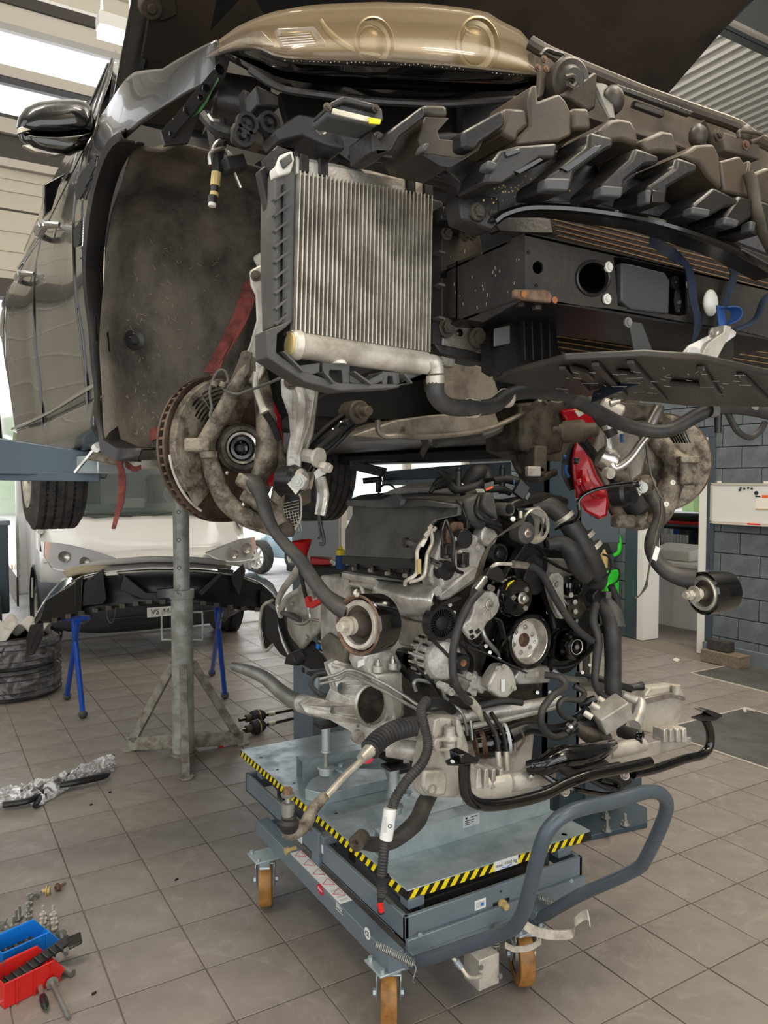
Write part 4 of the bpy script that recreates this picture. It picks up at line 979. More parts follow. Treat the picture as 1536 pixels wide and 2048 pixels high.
# right body mount and leg
B().prism(W([(1040,806,2.1),(1130,800,2.1),(1140,830,2.1),(1125,905,2.1),(1075,915,2.1),(1040,900,2.1)]),(0,.2,0)).build('chassis_leg','dark_cast',car,bevel=.01)
B().tube(W([(1015,860,2.2),(1025,905,2.2),(1040,942,2.15),(1070,958,2.1),(1110,945,2.1)]),.014,10).build('chassis_lug','dark_cast',car)
B().obox(at(1064,920,y=2.12),(.03,0,0),(0,.05,0),(0,0,.05)).obox(at(1067,942,y=2.10),(.030,0,0),(0,.03,0),(0,0,.018)).build('body_mount','warm_fill',car,bevel=.008)
B().obox(at(1066,943,y=2.06),(.030,0,0),(0,.01,0),(0,0,.018)).build('mount_block','cast_alu',car,bevel=.004)
# ---- near-side corner (left in the picture)
DC=at(452,898,d=2.02);dn=V((.36,-.93,.03)).normalized();du=V((0,0,1));du=(du-dn*du.dot(dn)).normalized();dv=dn.cross(du)
if dv.dot(RT)<0:dv=-dv
def dk(a,r,t=0):a=radians(a);return DC+(dv*cos(a)+du*sin(a))*r+dn*t
disc=B().lathe(DC,dn,[(-.010,.11),(-.010,.192),(-.002,.192),(-.002,.11)],72).lathe(DC,dn,[(-.034,.11),(-.034,.192),(-.026,.192),(-.026,.11)],72).build('brake_disc','steel_disc',car)
disc['label']='worn ventilated brake disc with rust on the rim'
for k in range(54):
 a=k*360/54;p=dk(a,.165,-.018)
 e=(dv*cos(radians(a))+du*sin(radians(a)));t=dn.cross(e)
 B().obox(p,t*.0028,dn*.008,e*.025).build('vane','rusty',disc)
B().lathe(DC,dn,[(-.030,.155),(-.006,.158)],48).build('vane_core','dark_cast',disc)
B().lathe(DC,dn,[(-.034,0),(-.034,.12),(-.005,.12),(.0,.105),(.0,0)],40).build('disc_hat','steel_disc',disc)
# dust shield with curved slots
ds=B();rows=[]
for k in range(29):
 a=62+k*(218-62)/28;rows.append([dk(a,r,.016+.012*sin((r-.08)*22))for r in(.062,.09,.12,.15,.168,.178)]+[dk(a,.181,.004)])
shld=ds.grid(rows).build('dust_shield','dirty_alu',car,solid=.002,ang=50)
for j in range(7):
 r=.100+j*.0105;b=B()
 P=[dk(a,r,.0295)for a in range(100,158-j*2,6)]
 b.tube(P,.0022,6,2);b.build('cooling_slot','gloss_black',shld)
B().tube([dk(128,r,.031)for r in(.095,.13,.165)],.002,5,1).build('slot_web','dirty_alu',shld)
B().prism([dk(a,r,.018)for a,r in((196,.19),(232,.192),(236,.13),(205,.12),(190,.15))],dn*.004).build('shield_plate','dirty_alu',shld,bevel=.001)
B().tube([dk(a,.184,.006)for a in range(186,244,6)],.0035,6,2).build('shield_edge','frame_light',shld)
# knuckle: one cast piece built from limbs
kn=B()
def limb(pts,r,n=4,seg=12,ratio=1):kn.tube(D(pts),r,seg,n,ratio=ratio)
limb([(402,900,1.90),(425,860,1.90),(452,812,1.90),(478,762,1.91),(500,716,1.92)],[.022,.022,.020,.020,.024])
limb([(505,716,1.92),(520,762,1.95),(530,822,1.95),(534,872,1.95),(530,925,1.95),(512,965,1.95)],[.026,.024,.024,.030,.030,.020])
limb([(430,870,1.93),(418,905,1.93),(428,950,1.92),(445,992,1.92),(470,1020,1.91),(500,1038,1.90),(545,1055,1.9)],[.014,.026,.028,.028,.028,.028,.024],ratio=.8)
limb([(488,985,1.88),(520,1005,1.88),(548,1030,1.88),(560,1050,1.88)],[.02,.022,.024,.02])
limb([(535,872,1.97),(556,912,1.98),(560,960,1.98),(548,1040,1.94)],[.02,.018,.016,.02])
kn.build('steering_knuckle','dirty_alu',car,ang=60)
kc=D([(484,896,1.93)])[0];kx=V((-.10,-.98,.02))
B().lathe(kc,kx,[(-.05,.0),(-.05,.060),(-.004,.062),(.008,.054),(.008,.044),(-.004,.042),(-.02,.042),(-.02,0)],32).build('bearing_carrier','dark_cast',car)
B().lathe(kc,kx,[(-.004,.043),(.004,.040),(.002,.034),(-.012,.033)],32).build('bearing_ring','bright_metal',car)
B().lathe(kc,kx,[(-.016,.030),(-.004,.028),(-.004,.020),(-.016,.018),(-.02,.010),(-.012,.008),(-.012,0)],24).build('splined_bore','gloss_black',car)
B().obox(at(398,891,d=1.86),RT*.030,FW*.03,UP*.016).build('knuckle_lug','dirty_alu',car,bevel=.006)
B().cyl(at(417,904,d=1.86),at(418,916,d=1.86),.022,.020).build('lug_collar','dirty_alu',car)
for px,py in((454,946),(487,1009)):B().ball(at(px,py,d=1.87),.005,10).build('locating_pin','bright_metal',car)
B().ball(at(515,1010,d=1.90),.022,14,(1,1,1.1)).build('ball_joint_boot','gloss_black',car)
B().lathe(at(566,1062,d=1.9),(0,0,-1),[(-.03,.018),(0,.03),(.014,.026),(.014,0)],16).build('lower_boss','dark_cast',car)
# upper link plate and damper fork
up_=B().prism(D([(498,540,1.88),(520,528,1.88),(538,536,1.88),(540,560,1.88),(530,590,1.89),(534,690,1.9),(528,740,1.91),(512,770,1.92),(480,758,1.92),(484,720,1.91),(498,690,1.9),(512,640,1.89),(510,590,1.88),(500,570,1.88)]),FW*.025).build('upright_link','pale_cast',car,bevel=.006)
bolt(at(512,552,d=1.875),-FW,.009,.008,'warm_fill',up_);bolt(at(491,712,d=1.9),-FW,.009,.008,'warm_fill',up_)
B().prism(D([(503,512,1.95),(540,492,1.95),(560,490,1.95),(560,530,1.95),(515,535,1.95)]),FW*.03).build('upper_ball_joint','pale_cast',car,bevel=.008)
B().prism(D([(485,705,1.90),(505,705,1.9),(500,745,1.9),(448,810,1.9),(440,800,1.9),(462,760,1.9)]),-FW*.006).build('sensor_bracket','warm_fill',car,bevel=.002)
B().prism(D([(512,722,1.88),(530,718,1.88),(528,745,1.88),(518,762,1.88),(512,755,1.88)]),-FW*.006).build('pipe_bracket','pale_cast',car,bevel=.003)
bolt(at(517,728,d=1.87),-FW,.005,.004,'zinc',car)
B().tube(D([(514,745,1.88),(512,775,1.88),(524,812,1.88),(530,825,1.88)]),[.008,.008,.009,.014],10).build('brake_pipe','pale_cast',car)
B().tube(D([(530,825,1.9),(546,850,1.92),(558,880,1.94)]),.009,8).build('brake_hose','rubber',car)
dfk=B().prism(D([(560,755,1.80),(585,745,1.8),(628,752,1.8),(630,790,1.8),(620,850,1.82),(606,885,1.84),(602,912,1.85),(600,962,1.86),(574,962,1.86),(572,912,1.85),(580,870,1.84),(576,830,1.82),(562,790,1.8)]),FW*.03).build('damper_fork','cast_alu',car,bevel=.008)
B().tube(D([(596,775,1.79),(604,800,1.79),(600,860,1.82),(588,905,1.84)]),[.01,.014,.012,.009],10).build('fork_ridge','cast_alu',dfk)
B().prism(D([(626,745,1.86),(640,745,1.86),(625,865,1.88),(612,905,1.88),(606,895,1.88),(616,850,1.88)]),FW*.03).build('fork_leg','cast_alu',dfk,bevel=.004)
bolt(at(582,765,d=1.79),-FW,.011,.012,'warm_fill',dfk)
B().cyl(at(610,910,d=1.86),at(634,915,d=1.84),.018,.018,6).cyl(at(634,915,d=1.84),at(640,916,d=1.835),.024).build('anti_roll_bolt','pale_cast',car)
B().cyl(at(640,930,d=1.84),at(662,938,d=1.83),.010).cyl(at(648,934,d=1.83),at(656,936,d=1.82),.014,.013,6).build('link_stud','tube_metal',car)
B().prism(D([(628,945,1.84),(645,930,1.84),(652,948,1.84),(632,958,1.84)]),-FW*.006).build('stud_bracket','zinc',car)
# lower control arm, black, with two round lightening holes
la=B().tube(D([(708,832,2.0),(665,868,1.97),(622,905,1.93),(590,950,1.90),(555,985,1.9)]),[.030,.032,.034,.036,.026],12,ratio=.55).build('control_arm','satin_black',car)
B().tube(D([(700,820,1.985),(655,852,1.955),(612,895,1.91)]),.006,8).tube(D([(712,848,1.985),(676,885,1.95),(640,918,1.91)]),.006,8).build('arm_rib','satin_black',la)
for px,py in((684,851),(668,866)):B().lathe(at(px,py,d=1.950),-FW,[(0,.012),(.002,.009),(-.004,.008),(-.004,0)],14).build('lightening_hole','gloss_black',la)
bx=(at(736,820,d=1.92)-at(700,824,d=2.0)).normalized();bc0=at(708,825,d=1.99)
B().lathe(bc0,bx,[(-.03,0),(-.03,.030),(.03,.030),(.034,.026),(.034,.018),(.05,.018),(.05,.013),(.075,.013),(.078,.010),(.078,0)],24).build('bush','warm_fill',la)
bc1=at(578,960,d=1.86);bx=V((.45,-.85,.05))
B().lathe(bc1,bx,[(-.02,0),(-.02,.034),(.02,.036),(.03,.028),(.036,.028),(.036,0)],24).build('bush','satin_black',la)
B().lathe(bc1+bx*.03,bx,[(0,.026),(.012,.026),(.018,.018),(.018,0)],24).build('bush_core','pale_cast',la)
B().prism(D([(575,968,1.80),(600,945,1.80),(616,958,1.80),(592,990,1.80)]),-FW*.006).build('bolt_plate','pale_cast',la,bevel=.001)
bolt(at(596,964,d=1.79),-FW,.011,.012,'zinc',la)
# tension arm hanging towards the camera, ending in the large hydraulic bush
ta=B().tube(D([(487,960,1.86),(505,965,1.84),(522,990,1.82),(532,1025,1.81),(548,1060,1.80),(572,1090,1.79),(600,1120,1.78),(625,1158,1.77),(650,1190,1.76),(678,1212,1.75),(700,1222,1.74)]),[.022,.026,.020,.018,.016,.017,.018,.020,.020,.026,.03],14,ratio=.75).build('tension_arm','dark_cast',car)
ta.data.materials[0]=MATS['hose']
B().obox(at(500,972,d=1.83),RT*.03+UP*-.02,FW*.012,UP*.014+RT*.006).build('arm_pad','dirty_alu',ta,bevel=.006)
hc=at(716,1250,d=1.70);hax=V((-.955,-.29,.06)).normalized()
B().lathe(hc,hax,[(-.075,.055),(-.070,.066),(-.005,.069),(.0,.066),(-.004,.060),(-.008,.056)],44).build('bush_housing','gloss_black',ta)
B().lathe(hc,hax,[(.001,.0675),(.003,.064),(.001,.061),(-.006,.058)],44).build('housing_rim','rusty',ta)
B().lathe(hc,hax,[(-.004,.056),(.004,.052),(.002,.044),(-.006,.042)],40).build('bush_ring','tube_metal',ta)
B().lathe(hc,hax,[(-.008,.042),(-.012,.030),(.004,.026),(.02,.020),(.02,0)],32).build('bush_rubber','warm_fill',ta)
B().lathe(hc,hax,[(.01,.02),(.03,.02),(.03,.016),(.036,.016),(.036,.021),(.041,.021),(.041,0)],28).build('washer_stack','tube_metal',ta)
B().hexn(hc+hax*.04,hc+hax*.058,.013).build('bolt_head','tube_metal',ta,bevel=.002)
B().tube([hc+hax*.002+V((0,0,.067)),hc+hax*.010+V((0,0,.072)),hc+hax*.004+V((0,0,.079))],[.006,.004,.002],8).build('locating_nib','tube_metal',ta)
# caliper (red) and ducts behind the near knuckle
B().prism(D([(530,790,2.06),(545,800,2.06),(558,830,2.06),(565,880,2.06),(560,950,2.06),(545,975,2.06),(530,970,2.06),(520,880,2.06)]),FW*.05).build('brake_caliper','red_paint',car,bevel=.012)
B().prism(D([(526,858,1.99),(548,857,1.99),(563,880,1.99),(565,900,1.99),(556,928,1.99),(540,932,1.99),(530,925,1.99)]),FW*.03).build('caliper_cap','grey_plastic',car,bevel=.006)
mesh_=B()
for k in range(9):
 t=k/8;mesh_.tube(D([(548+6*k,1010+2*k if k>3 else 1018-3*k,2.04),(556+6*k,1062,2.04)]),.0009,4,1)
 mesh_.tube(D([(548,1012+6*k,2.04),(598,1000+6*k,2.04)]),.0009,4,1)
mesh_.build('duct_mesh','frame_light',car)['kind']='stuff'
B().prism(D([(540,1012,2.07),(570,985,2.07),(600,985,2.07),(600,1040,2.07),(580,1065,2.07),(548,1068,2.07)]),FW*.02).build('brake_duct','satin_black',car,bevel=.004)
B().tube(D([(596,985,2.05),(602,1000,2.05),(600,1040,2.05),(582,1064,2.05),(560,1070,2.05)]),.003,6).build('duct_frame','frame_light',car)
# wires round the disc and link
B().tube(D([(424,816,1.86),(420,780,1.86),(434,745,1.86),(450,742,1.86),(456,762,1.86),(445,775,1.86),(470,788,1.86),(500,780,1.84),(540,765,1.8),(580,748,1.75)]),.0035,8).tube(D([(424,816,1.86),(420,832,1.86),(430,845,1.86)]),.0035,8).build('sensor_wire','grey_plastic',car)
for px,py in((428,768),(446,770)):B().lathe(at(px,py,d=1.855),(.3,0,1),[(-.006,.008),(.006,.008),(.006,0)],10).build('wire_clip','dirty_alu',car)
# foil-wrapped hose hanging by the right rear tyre and its bare line
B().tube(D([(640,955,2.2),(646,990,2.2),(640,1030,2.2)]),[.016,.018,.016],9,3).build('foil_hose','shield_alu',car)
B().tube(D([(630,960,2.2),(634,1010,2.2),(640,1068,2.2),(636,1078,2.2)]),.003,6).tube(D([(638,1030,2.2),(642,1050,2.2),(648,1085,2.2),(638,1088,2.2)]),.005,6).build('hanging_line','satin_black',car)
B().obox(at(612,995,d=2.3),(.014,0,.006),(0,.004,0),(0,0,.02)).build('paper_tag','warm_fill',car)
# ratchet strap of old red webbing holding the arm, and lift pad
redw=thing('tie_down_strap','faded red webbing strap tied round the lift pad and hanging below the sill','strap',at(235,1000,d=2.5))
B().strip(D([(505,560,2.22),(475,640,2.18),(435,715,2.14),(418,745,2.12)]),[RT*.045+UP*.01,RT*.03],.003).build('webbing','red_strap',redw)
B().strip(D([(508,580,2.20),(485,650,2.16),(445,725,2.12),(365,835,2.16),(300,872,2.30)]),[RT*.03+UP*.012,RT*.02+UP*.02,UP*.035,UP*.035],.003).build('webbing','red_strap',redw)
B().strip(D([(350,838,2.2),(320,862,2.36),(280,885,2.36),(240,908,2.36),(218,900,2.38)]),[UP*.03,UP*.045+RT*.01,UP*.035,UP*.05],.004).build('webbing','red_strap',redw)
B().strip(D([(330,880,2.42),(290,905,2.40),(260,905,2.38),(225,890,2.38)]),[UP*.04,UP*.03,UP*.03],.004).build('webbing','red_strap',redw)
B().strip(D([(234,912,2.36),(244,950,2.36),(242,1000,2.36),(234,1030,2.36),(227,1058,2.36)]),[RT*.016,RT*.022,RT*.022,RT*.016,RT*.012],.003).build('webbing_tail','red_strap',redw)
B().strip(D([(252,928,2.38),(268,938,2.37),(282,934,2.37)]),[UP*.02,UP*.014],.006).build('knot','red_strap',redw)
# ---- lift: left arm with pad, right column
lft=thing('car_lift','blue-grey two-post car lift carrying the raised car, one post behind the engine','car lift',(2.88,3.1,0))
def yz(px,py,y):p=at(px,py,y=y);return p
Pt=[at(-260,874,d=2.6),at(0,876,d=2.62),at(160,900,d=2.70),at(236,905,d=2.74)]
Pb=[at(-260,950,d=2.6),at(0,950,d=2.62),at(160,953,d=2.70),at(212,958,d=2.74)]
ar_=B().loft([[a,b,b+V((0,.16,0)),a+V((0,.16,0))]for a,b in zip(Pt,Pb)]).build('lift_arm','lift_blue',lft,bevel=.005);la_=ar_
B().bar(at(-260,948,d=2.56),at(200,955,d=2.70),.03,.006,(0,1,0)).build('arm_flange','lift_blue',la_,bevel=.002)
B().obox(at(208,930,d=2.66),(.06,.02,0),(-.02,.08,0),(0,0,.030)).build('arm_head','galv',la_,bevel=.004)
B().obox(at(214,916,d=2.58),RT*.05-UP*.01,FW*.03,UP*.016+RT*.01).build('pad_latch','dirty_alu',la_,bevel=.004)
B().bar(at(150,945,d=2.55),at(190,897,d=2.52),.008,.008).cyl(at(190,896,d=2.54),at(192,896,d=2.46),.014).build('release_lever','bright_metal',la_)
B().cyl(at(285,938,d=2.66),at(285,900,d=2.66),.06,.06,24).build('lift_pad','pale_cast',la_,bevel=.006)
B().cyl(at(214,905,d=2.6),at(214,925,d=2.56),.01,.01,6).build('pad_bolt','bright_metal',la_)
lc=B().box((2.79,3.0,.02),(3.04,3.02,4.2)).box((2.79,3.0,.02),(2.81,3.22,4.2)).box((3.02,3.0,.02),(3.04,3.22,4.2)).build('lift_column','lift_blue',lft)
q0=at(1262,1645,z=.02)
B().prism([(2.62,2.55,0),(3.0,2.5,0),(3.14,2.62,0),(3.14,3.3,0),(2.62,3.3,0)],(0,0,.025)).build('base_plate','lift_blue',lc,bevel=.003)
B().box((2.66,2.75,.025),(3.06,3.0,.22)).build('base_gusset','lift_blue',lc,bevel=.003)
for px,py in((1212,1636),(1250,1650),(1214,1662)):
 p=at(px,py,z=.03);b=B().cyl(p,p+V((0,0,.004)),.022).hexn(p+V((0,0,.004)),p+V((0,0,.022)),.015).cyl(p,p+V((0,0,.055)),.008).build('anchor_bolt','zinc',lc)
B().prism([(2.6,2.52,.20),(2.98,2.52,.2),(2.98,2.54,.2),(2.6,2.54,.2)],(0,0,.24)).build('arm_carriage','lift_blue',lc)
# ---- far-side corner (right in the picture)
def Dd(pts,d):return[at(a,b,d=d+(c if c else 0))for a,b,c in pts]
RC=at(1318,925,d=2.95);rn=V((-.95,-.28,0)).normalized()
rn=V((-.78,-.62,.0)).normalized()
rd=B().lathe(RC,rn,[(-.012,.10),(-.012,.19),(.0,.19),(.0,.10)],56).lathe(RC,rn,[(-.036,.10),(-.036,.19),(-.026,.19),(-.026,.10)],56).build('brake_disc','steel_disc',car)
ru,rv,_=basis(rn)
B().lathe(RC,rn,[(-.03,.16),(-.008,.16)],40).build('vane_core','dark_cast',rd)
B().lathe(RC,rn,[(.012,.05),(.020,.10),(.016,.165),(.012,.182),(-.02,.184)],48,radians(-130),radians(110)).build('dust_shield','dirty_alu',car,solid=.003)
for j in range(8):
 p0=at(1322+j*7,885-j*2+12,d=2.80);p1=at(1334+j*6,858+j*3,d=2.80)
 B().tube([at(1326+j*6.5,868-j*1,d=2.79),at(1336+j*6,872+j,d=2.79),at(1343+j*5.5,886,d=2.79)],.0035,6,3).build('cooling_slot','gloss_black',car)
rk=B()
def rl(pts,r,ratio=1):rk.tube([at(a,b,d=c)for a,b,c in pts],r,12,4,ratio=ratio)
rl([(1250,800,2.75),(1270,830,2.75),(1300,860,2.72),(1335,905,2.70),(1360,925,2.68),(1390,925,2.68)],[.045,.045,.04,.034,.034,.03])
rl([(1352,925,2.70),(1345,960,2.70),(1330,1000,2.70),(1318,1030,2.70),(1300,1050,2.7)],[.04,.04,.045,.04,.03])
rl([(1275,850,2.76),(1290,910,2.78),(1310,960,2.8),(1320,1010,2.78)],[.05,.06,.06,.05])
rl([(1232,1000,2.75),(1245,1030,2.74),(1275,1042,2.72),(1305,1036,2.72)],[.04,.034,.034,.03])
rk.build('steering_knuckle','dirty_alu',car,ang=60)
B().obox(at(1372,946,d=2.66),RT*.030,FW*.03,UP*.042).build('knuckle_lug','dirty_alu',car,bevel=.008)
B().obox(at(1376,920,d=2.64),RT*.036,FW*.03,UP*.012).build('lug_collar','dirty_alu',car,bevel=.004)
for px,py in((1345,965),(1332,1008)):
 B().lathe(at(px,py,d=2.64),-FW,[(0,.009),(.004,.009),(.004,.004),(0,.003),(0,0)],12).build('locating_pin','white_plastic',car)
B().obox(at(1246,1042,d=2.62),RT*.035,FW*.04,UP*.022).build('knuckle_foot','dirty_alu',car,bevel=.012)
B().ball(at(1276,1008,d=2.68),.045,16,(1,1,.8)).bellows([at(1262,1000,d=2.64),at(1278,1022,d=2.64)],.040,.036,4).build('steering_boot','rubber',car)
# near-right: red caliper, blue duct clip, black arm, aluminium accumulator pipe, brackets
cal=B().loft([[at(a,b,d=2.66+o)for a,b in ring]for ring,o in(
   ([(1152,880),(1172,900),(1190,950),(1212,985),(1216,1000),(1214,1030),(1200,1036),(1172,1022),(1155,995),(1148,960),(1145,920)],0),
   ([(1150,878),(1174,896),(1195,950),(1214,982),(1218,1000),(1214,1034),(1198,1040),(1168,1024),(1150,995),(1144,960),(1142,918)],.02),
   ([(1155,885),(1170,905),(1190,955),(1205,990),(1212,1002),(1208,1026),(1198,1030),(1175,1018),(1160,990),(1152,960),(1150,925)],.12))]).build('brake_caliper','red_paint',car,bevel=.006)
B().prism(D([(1146,915,2.64),(1160,922,2.64),(1158,935,2.64),(1148,930,2.64)]),-FW*.01).prism(D([(1150,958,2.64),(1168,957,2.64),(1167,970,2.64),(1152,972,2.64)]),-FW*.015).build('caliper_bracket','red_paint',cal,bevel=.003)
B().tube(D([(1168,940,2.64),(1172,965,2.63),(1186,985,2.63),(1210,990,2.63)]),[.012,.02,.022,.012],10).tube(D([(1160,1000,2.64),(1180,990,2.63),(1208,985,2.63)]),.014,10).build('bridge_pipe','red_paint',cal)
B().ball(at(1160,963,d=2.62),.004,8).build('caliper_pin','bright_metal',cal)
B().obox(at(1153,922,d=2.632),RT*.010,FW*.002,UP*.012).build('caliper_slot','gloss_black',cal,bevel=.001)
B().prism(D([(1120,820,2.8),(1165,812,2.8),(1200,840,2.8),(1185,880,2.8),(1150,880,2.8)]),FW*.04).build('caliper_shield','red_paint',car,bevel=.01)
B().tube(D([(1148,890,2.7),(1136,925,2.7),(1136,955,2.7),(1144,980,2.7)]),[.010,.016,.016,.008],8,ratio=1.6).build('pad_edge','satin_black',car)
B().tube(D([(1133,930,2.68),(1131,942,2.68),(1138,955,2.68)]),.006,8).tube(D([(1126,914,2.68),(1132,914,2.68)]),.008,8,1).build('wear_clip','strap_blue',car)
B().prism(D([(1200,850,2.72),(1235,860,2.72),(1290,830,2.72),(1300,900,2.72),(1285,950,2.72),(1250,975,2.72),(1225,1000,2.72),(1200,960,2.72),(1180,910,2.72)]),FW*.03).build('upright_plate','shield_dull',car,bevel=.01)
ra=B().tube(D([(1150,862,2.45),(1168,885,2.46),(1195,920,2.48),(1230,962,2.5),(1250,985,2.5)]),[.028,.022,.020,.022,.034],10,ratio=.7).build('control_arm','satin_black',car)
B().lathe(at(1160,862,d=2.42),V((.5,-.85,.05)),[(-.05,0),(-.05,.036),(.01,.036),(.016,.028),(.02,.024),(.05,.022),(.055,.018),(.06,0)],24).build('bush','warm_fill',ra)
B().cyl(at(1118,858,d=2.46),at(1136,860,d=2.45),.016,.022).cyl(at(1108,858,d=2.47),at(1118,858,d=2.46),.008).build('bush_bolt','shield_dull',ra)
B().lathe(at(1262,985,d=2.46),V((.3,-.9,.1)),[(-.06,0),(-.06,.042),(-.02,.044),(-.01,.034),(.01,.034),(.012,0)],22).build('bush','satin_black',ra)
B().prism(D([(1268,970,2.42),(1282,960,2.42),(1292,975,2.42),(1278,992,2.42)]),-FW*.006).build('bolt_plate','pale_cast',ra)
bolt(at(1284,975,d=2.41),-FW,.012,.012,'zinc',ra)
B().tube(D([(1158,1020,2.3),(1158,1000,2.3),(1178,984,2.3),(1220,972,2.3),(1262,968,2.3),(1275,966,2.3)]),[.006,.006,.006,.006,.008,.014],10).build('sensor_cable','gloss_black',car)
B().tube(D([(1158,1018,2.3),(1158,1030,2.32),(1148,1042,2.35),(1125,1050,2.4),(1112,1058,2.45)]),.006,8).build('sensor_cable','gloss_black',car)
acc=B().lathe(at(1196,908,d=2.35),RT*.9-UP*.45,[(0,0),(.0,.018),(.008,.034),(.04,.036),(.058,.030),(.068,.014),(.068,0)],24).build('accumulator','bright_metal',car)
B().tube(D([(1218,906,2.33),(1226,934,2.33),(1242,932,2.33),(1262,915,2.33),(1280,890,2.33),(1294,872,2.33)]),.013,12).tube(D([(1219,900,2.34),(1217,870,2.34)]),.013,12,1).build('aluminium_pipe','bright_metal',acc)
B().tube(D([(1300,850,2.32),(1313,825,2.32),(1318,815,2.32)]),.018,12,1).build('aluminium_pipe','bright_metal',acc)
B().cyl(at(1213,945,d=2.33),at(1222,948,d=2.31),.018,.016).build('pipe_cap','tube_metal',acc)
B().cyl(at(1235,945,d=2.38),at(1260,944,d=2.36),.026,.03).build('link_bush','dirty_alu',car)
B().tube(D([(1170,800,2.3),(1185,812,2.3),(1200,835,2.3),(1218,858,2.3),(1226,872,2.3)]),[.022,.022,.020,.018,.018],12).build('rubber_hose','hose',car)
B().lathe(at(1222,852,d=2.28),RT*.3-UP,[(-.006,.024),(-.006,.027),(.008,.027),(.008,.024)],18).build('hose_clamp','bright_metal',car)
B().cyl(at(1218,872,d=2.30),at(1222,862,d=2.30),.010).build('copper_nipple','rust_orange',car)
B().prism(D([(1230,866,2.3),(1240,858,2.3),(1246,866,2.3),(1242,874,2.3),(1234,874,2.3)]),-FW*.006).build('pipe_flange','pale_cast',car)
B().tube(D([(1243,868,2.28),(1244,885,2.28)]),.005,8,1).build('blue_cap','strap_blue',car)
B().lathe(at(1160,818,d=2.3),V((-.8,-.5,.1)),[(0,0),(0,.008),(.012,.010),(.014,.004),(.02,.003),(.02,0)],12).build('yellow_plug','yellow_plastic',car)
B().prism(D([(1150,822,2.31),(1166,815,2.31),(1168,828,2.31),(1158,834,2.31)]),FW*.006).build('plug_flange','white_plastic',car)
B().lathe(at(1220,818,d=2.28),RT*.8-UP*.5,[(-.03,0),(-.03,.022),(.03,.030),(.036,.024),(.036,0)],20).build('dryer_canister','pale_cast',car)
B().tube(D([(1220,808,2.22),(1240,802,2.22)]),[.010,.006],8,1).build('canister_port','bright_metal',car)
B().prism(D([(1205,800,2.6),(1330,808,2.6),(1328,850,2.6),(1290,838,2.6),(1240,850,2.6)]),FW*.05).build('chassis_leg','dark_cast',car,bevel=.01)
B().tube(D([(1292,870,2.5),(1294,905,2.5),(1302,950,2.48),(1316,985,2.46),(1325,1000,2.46)]),.004,6).build('height_rod','grey_plastic',car)
# tension arm of the far side with cable and hydraulic bush
tb_=B().tube(D([(1292,965,2.55),(1302,990,2.52),(1316,1015,2.50),(1318,1040,2.48),(1306,1070,2.46),(1304,1100,2.44),(1322,1132,2.42),(1352,1152,2.4),(1390,1160,2.38)]),[.03,.026,.022,.020,.022,.024,.026,.028,.034],14,ratio=.8).build('tension_arm','hose',car)
B().ball(at(1291,970,d=2.5),.034,14,(1,1,1)).build('ball_joint','dirty_alu',tb_)
B().obox(at(1312,1107,d=2.38),RT*.007+UP*-.004,FW*.001,UP*.02+RT*.006).build('part_sticker','label_white',tb_)
B().tube(D([(1322,1000,2.46),(1322,1030,2.45),(1312,1070,2.42),(1303,1110,2.40),(1296,1150,2.40),(1292,1172,2.40),(1280,1190,2.40),(1270,1196,2.40)]),[.005,.004,.003,.003,.003,.005,.002,.004],6).build('height_cable','warm_fill',car)
hc2=at(1404,1187,d=2.35);hx2=V((-.985,.12,-.02)).normalized()
B().lathe(hc2,hx2,[(-.11,0),(-.11,.045),(-.10,.062),(-.05,.067),(-.004,.066),(.0,.060),(-.006,.052)],40).build('bush_housing','gloss_black',tb_)
B().lathe(hc2,hx2,[(-.004,.054),(.003,.050),(-.002,.042),(-.01,.040)],36).build('bush_ring','tube_metal',tb_)
B().lathe(hc2,hx2,[(-.01,.04),(-.012,.026),(.01,.022),(.01,0)],28).build('bush_rubber','warm_fill',tb_)
B().cyl(hc2,hc2+hx2*.03,.018).cyl(hc2+hx2*.03,hc2+hx2*.034,.026).cyl(hc2+hx2*.034,hc2+hx2*.07,.010).hexn(hc2+hx2*.045,hc2+hx2*.06,.016).build('bush_bolt','tube_metal',tb_)
B().hexn(hc2-hx2*.11,hc2-hx2*.135,.014).cyl(hc2-hx2*.11,hc2-hx2*.115,.02).build('bush_nut','ochre',tb_)
# ================= AXLE STAND =================
st=thing('axle_stand','tall grey tubular axle stand with a three-legged base beside the lift table','axle stand',at(375,1500,z=0))
bp_=at(373,1512,z=0);bp_.y+=.06
sb=B().cyl(bp_+V((0,0,.012)),bp_+V((0,0,1.02)),.066,.066,28).build('outer_tube','stand_grey',st,bevel=.002)
B().lathe(bp_,PZ,[(.965,.066),(.968,.074),(1.02,.074),(1.022,.06)],28).build('tube_collar','stand_grey',st)
B().cyl(bp_+V((0,0,1.0)),bp_+V((0,0,1.82)),.049,.049,24).build('inner_tube','stand_grey',st)
B().cyl(bp_,bp_+V((0,0,.012)),.085).build('foot_ring','stand_dirty',st)
for z in(1.16,1.33,1.50,1.67):
 p=bp_+V((0,0,z));f=V((-.55,-.83,0)).normalized()
 B().lathe(p+f*.0445,f,[(0,.013),(.005,.013),(.005,.009),(-.004,.008),(-.004,0)],16).build('pin_hole','frame_dark',st)
f=V((-.5,-.86,0)).normalized();s_=RT
p=bp_+V((0,0,1.0))+f*.07
B().cyl(p,p+f*.012,.012).build('locking_pin','zinc',st);B().tube([p+f*.012,p+f*.03+s_*-.008+V((0,0,.03)),p+f*.02+s_*.012+V((0,0,.05)),p+f*.02+s_*.004+V((0,0,.065))],.0022,6).build('r_clip','zinc',st)
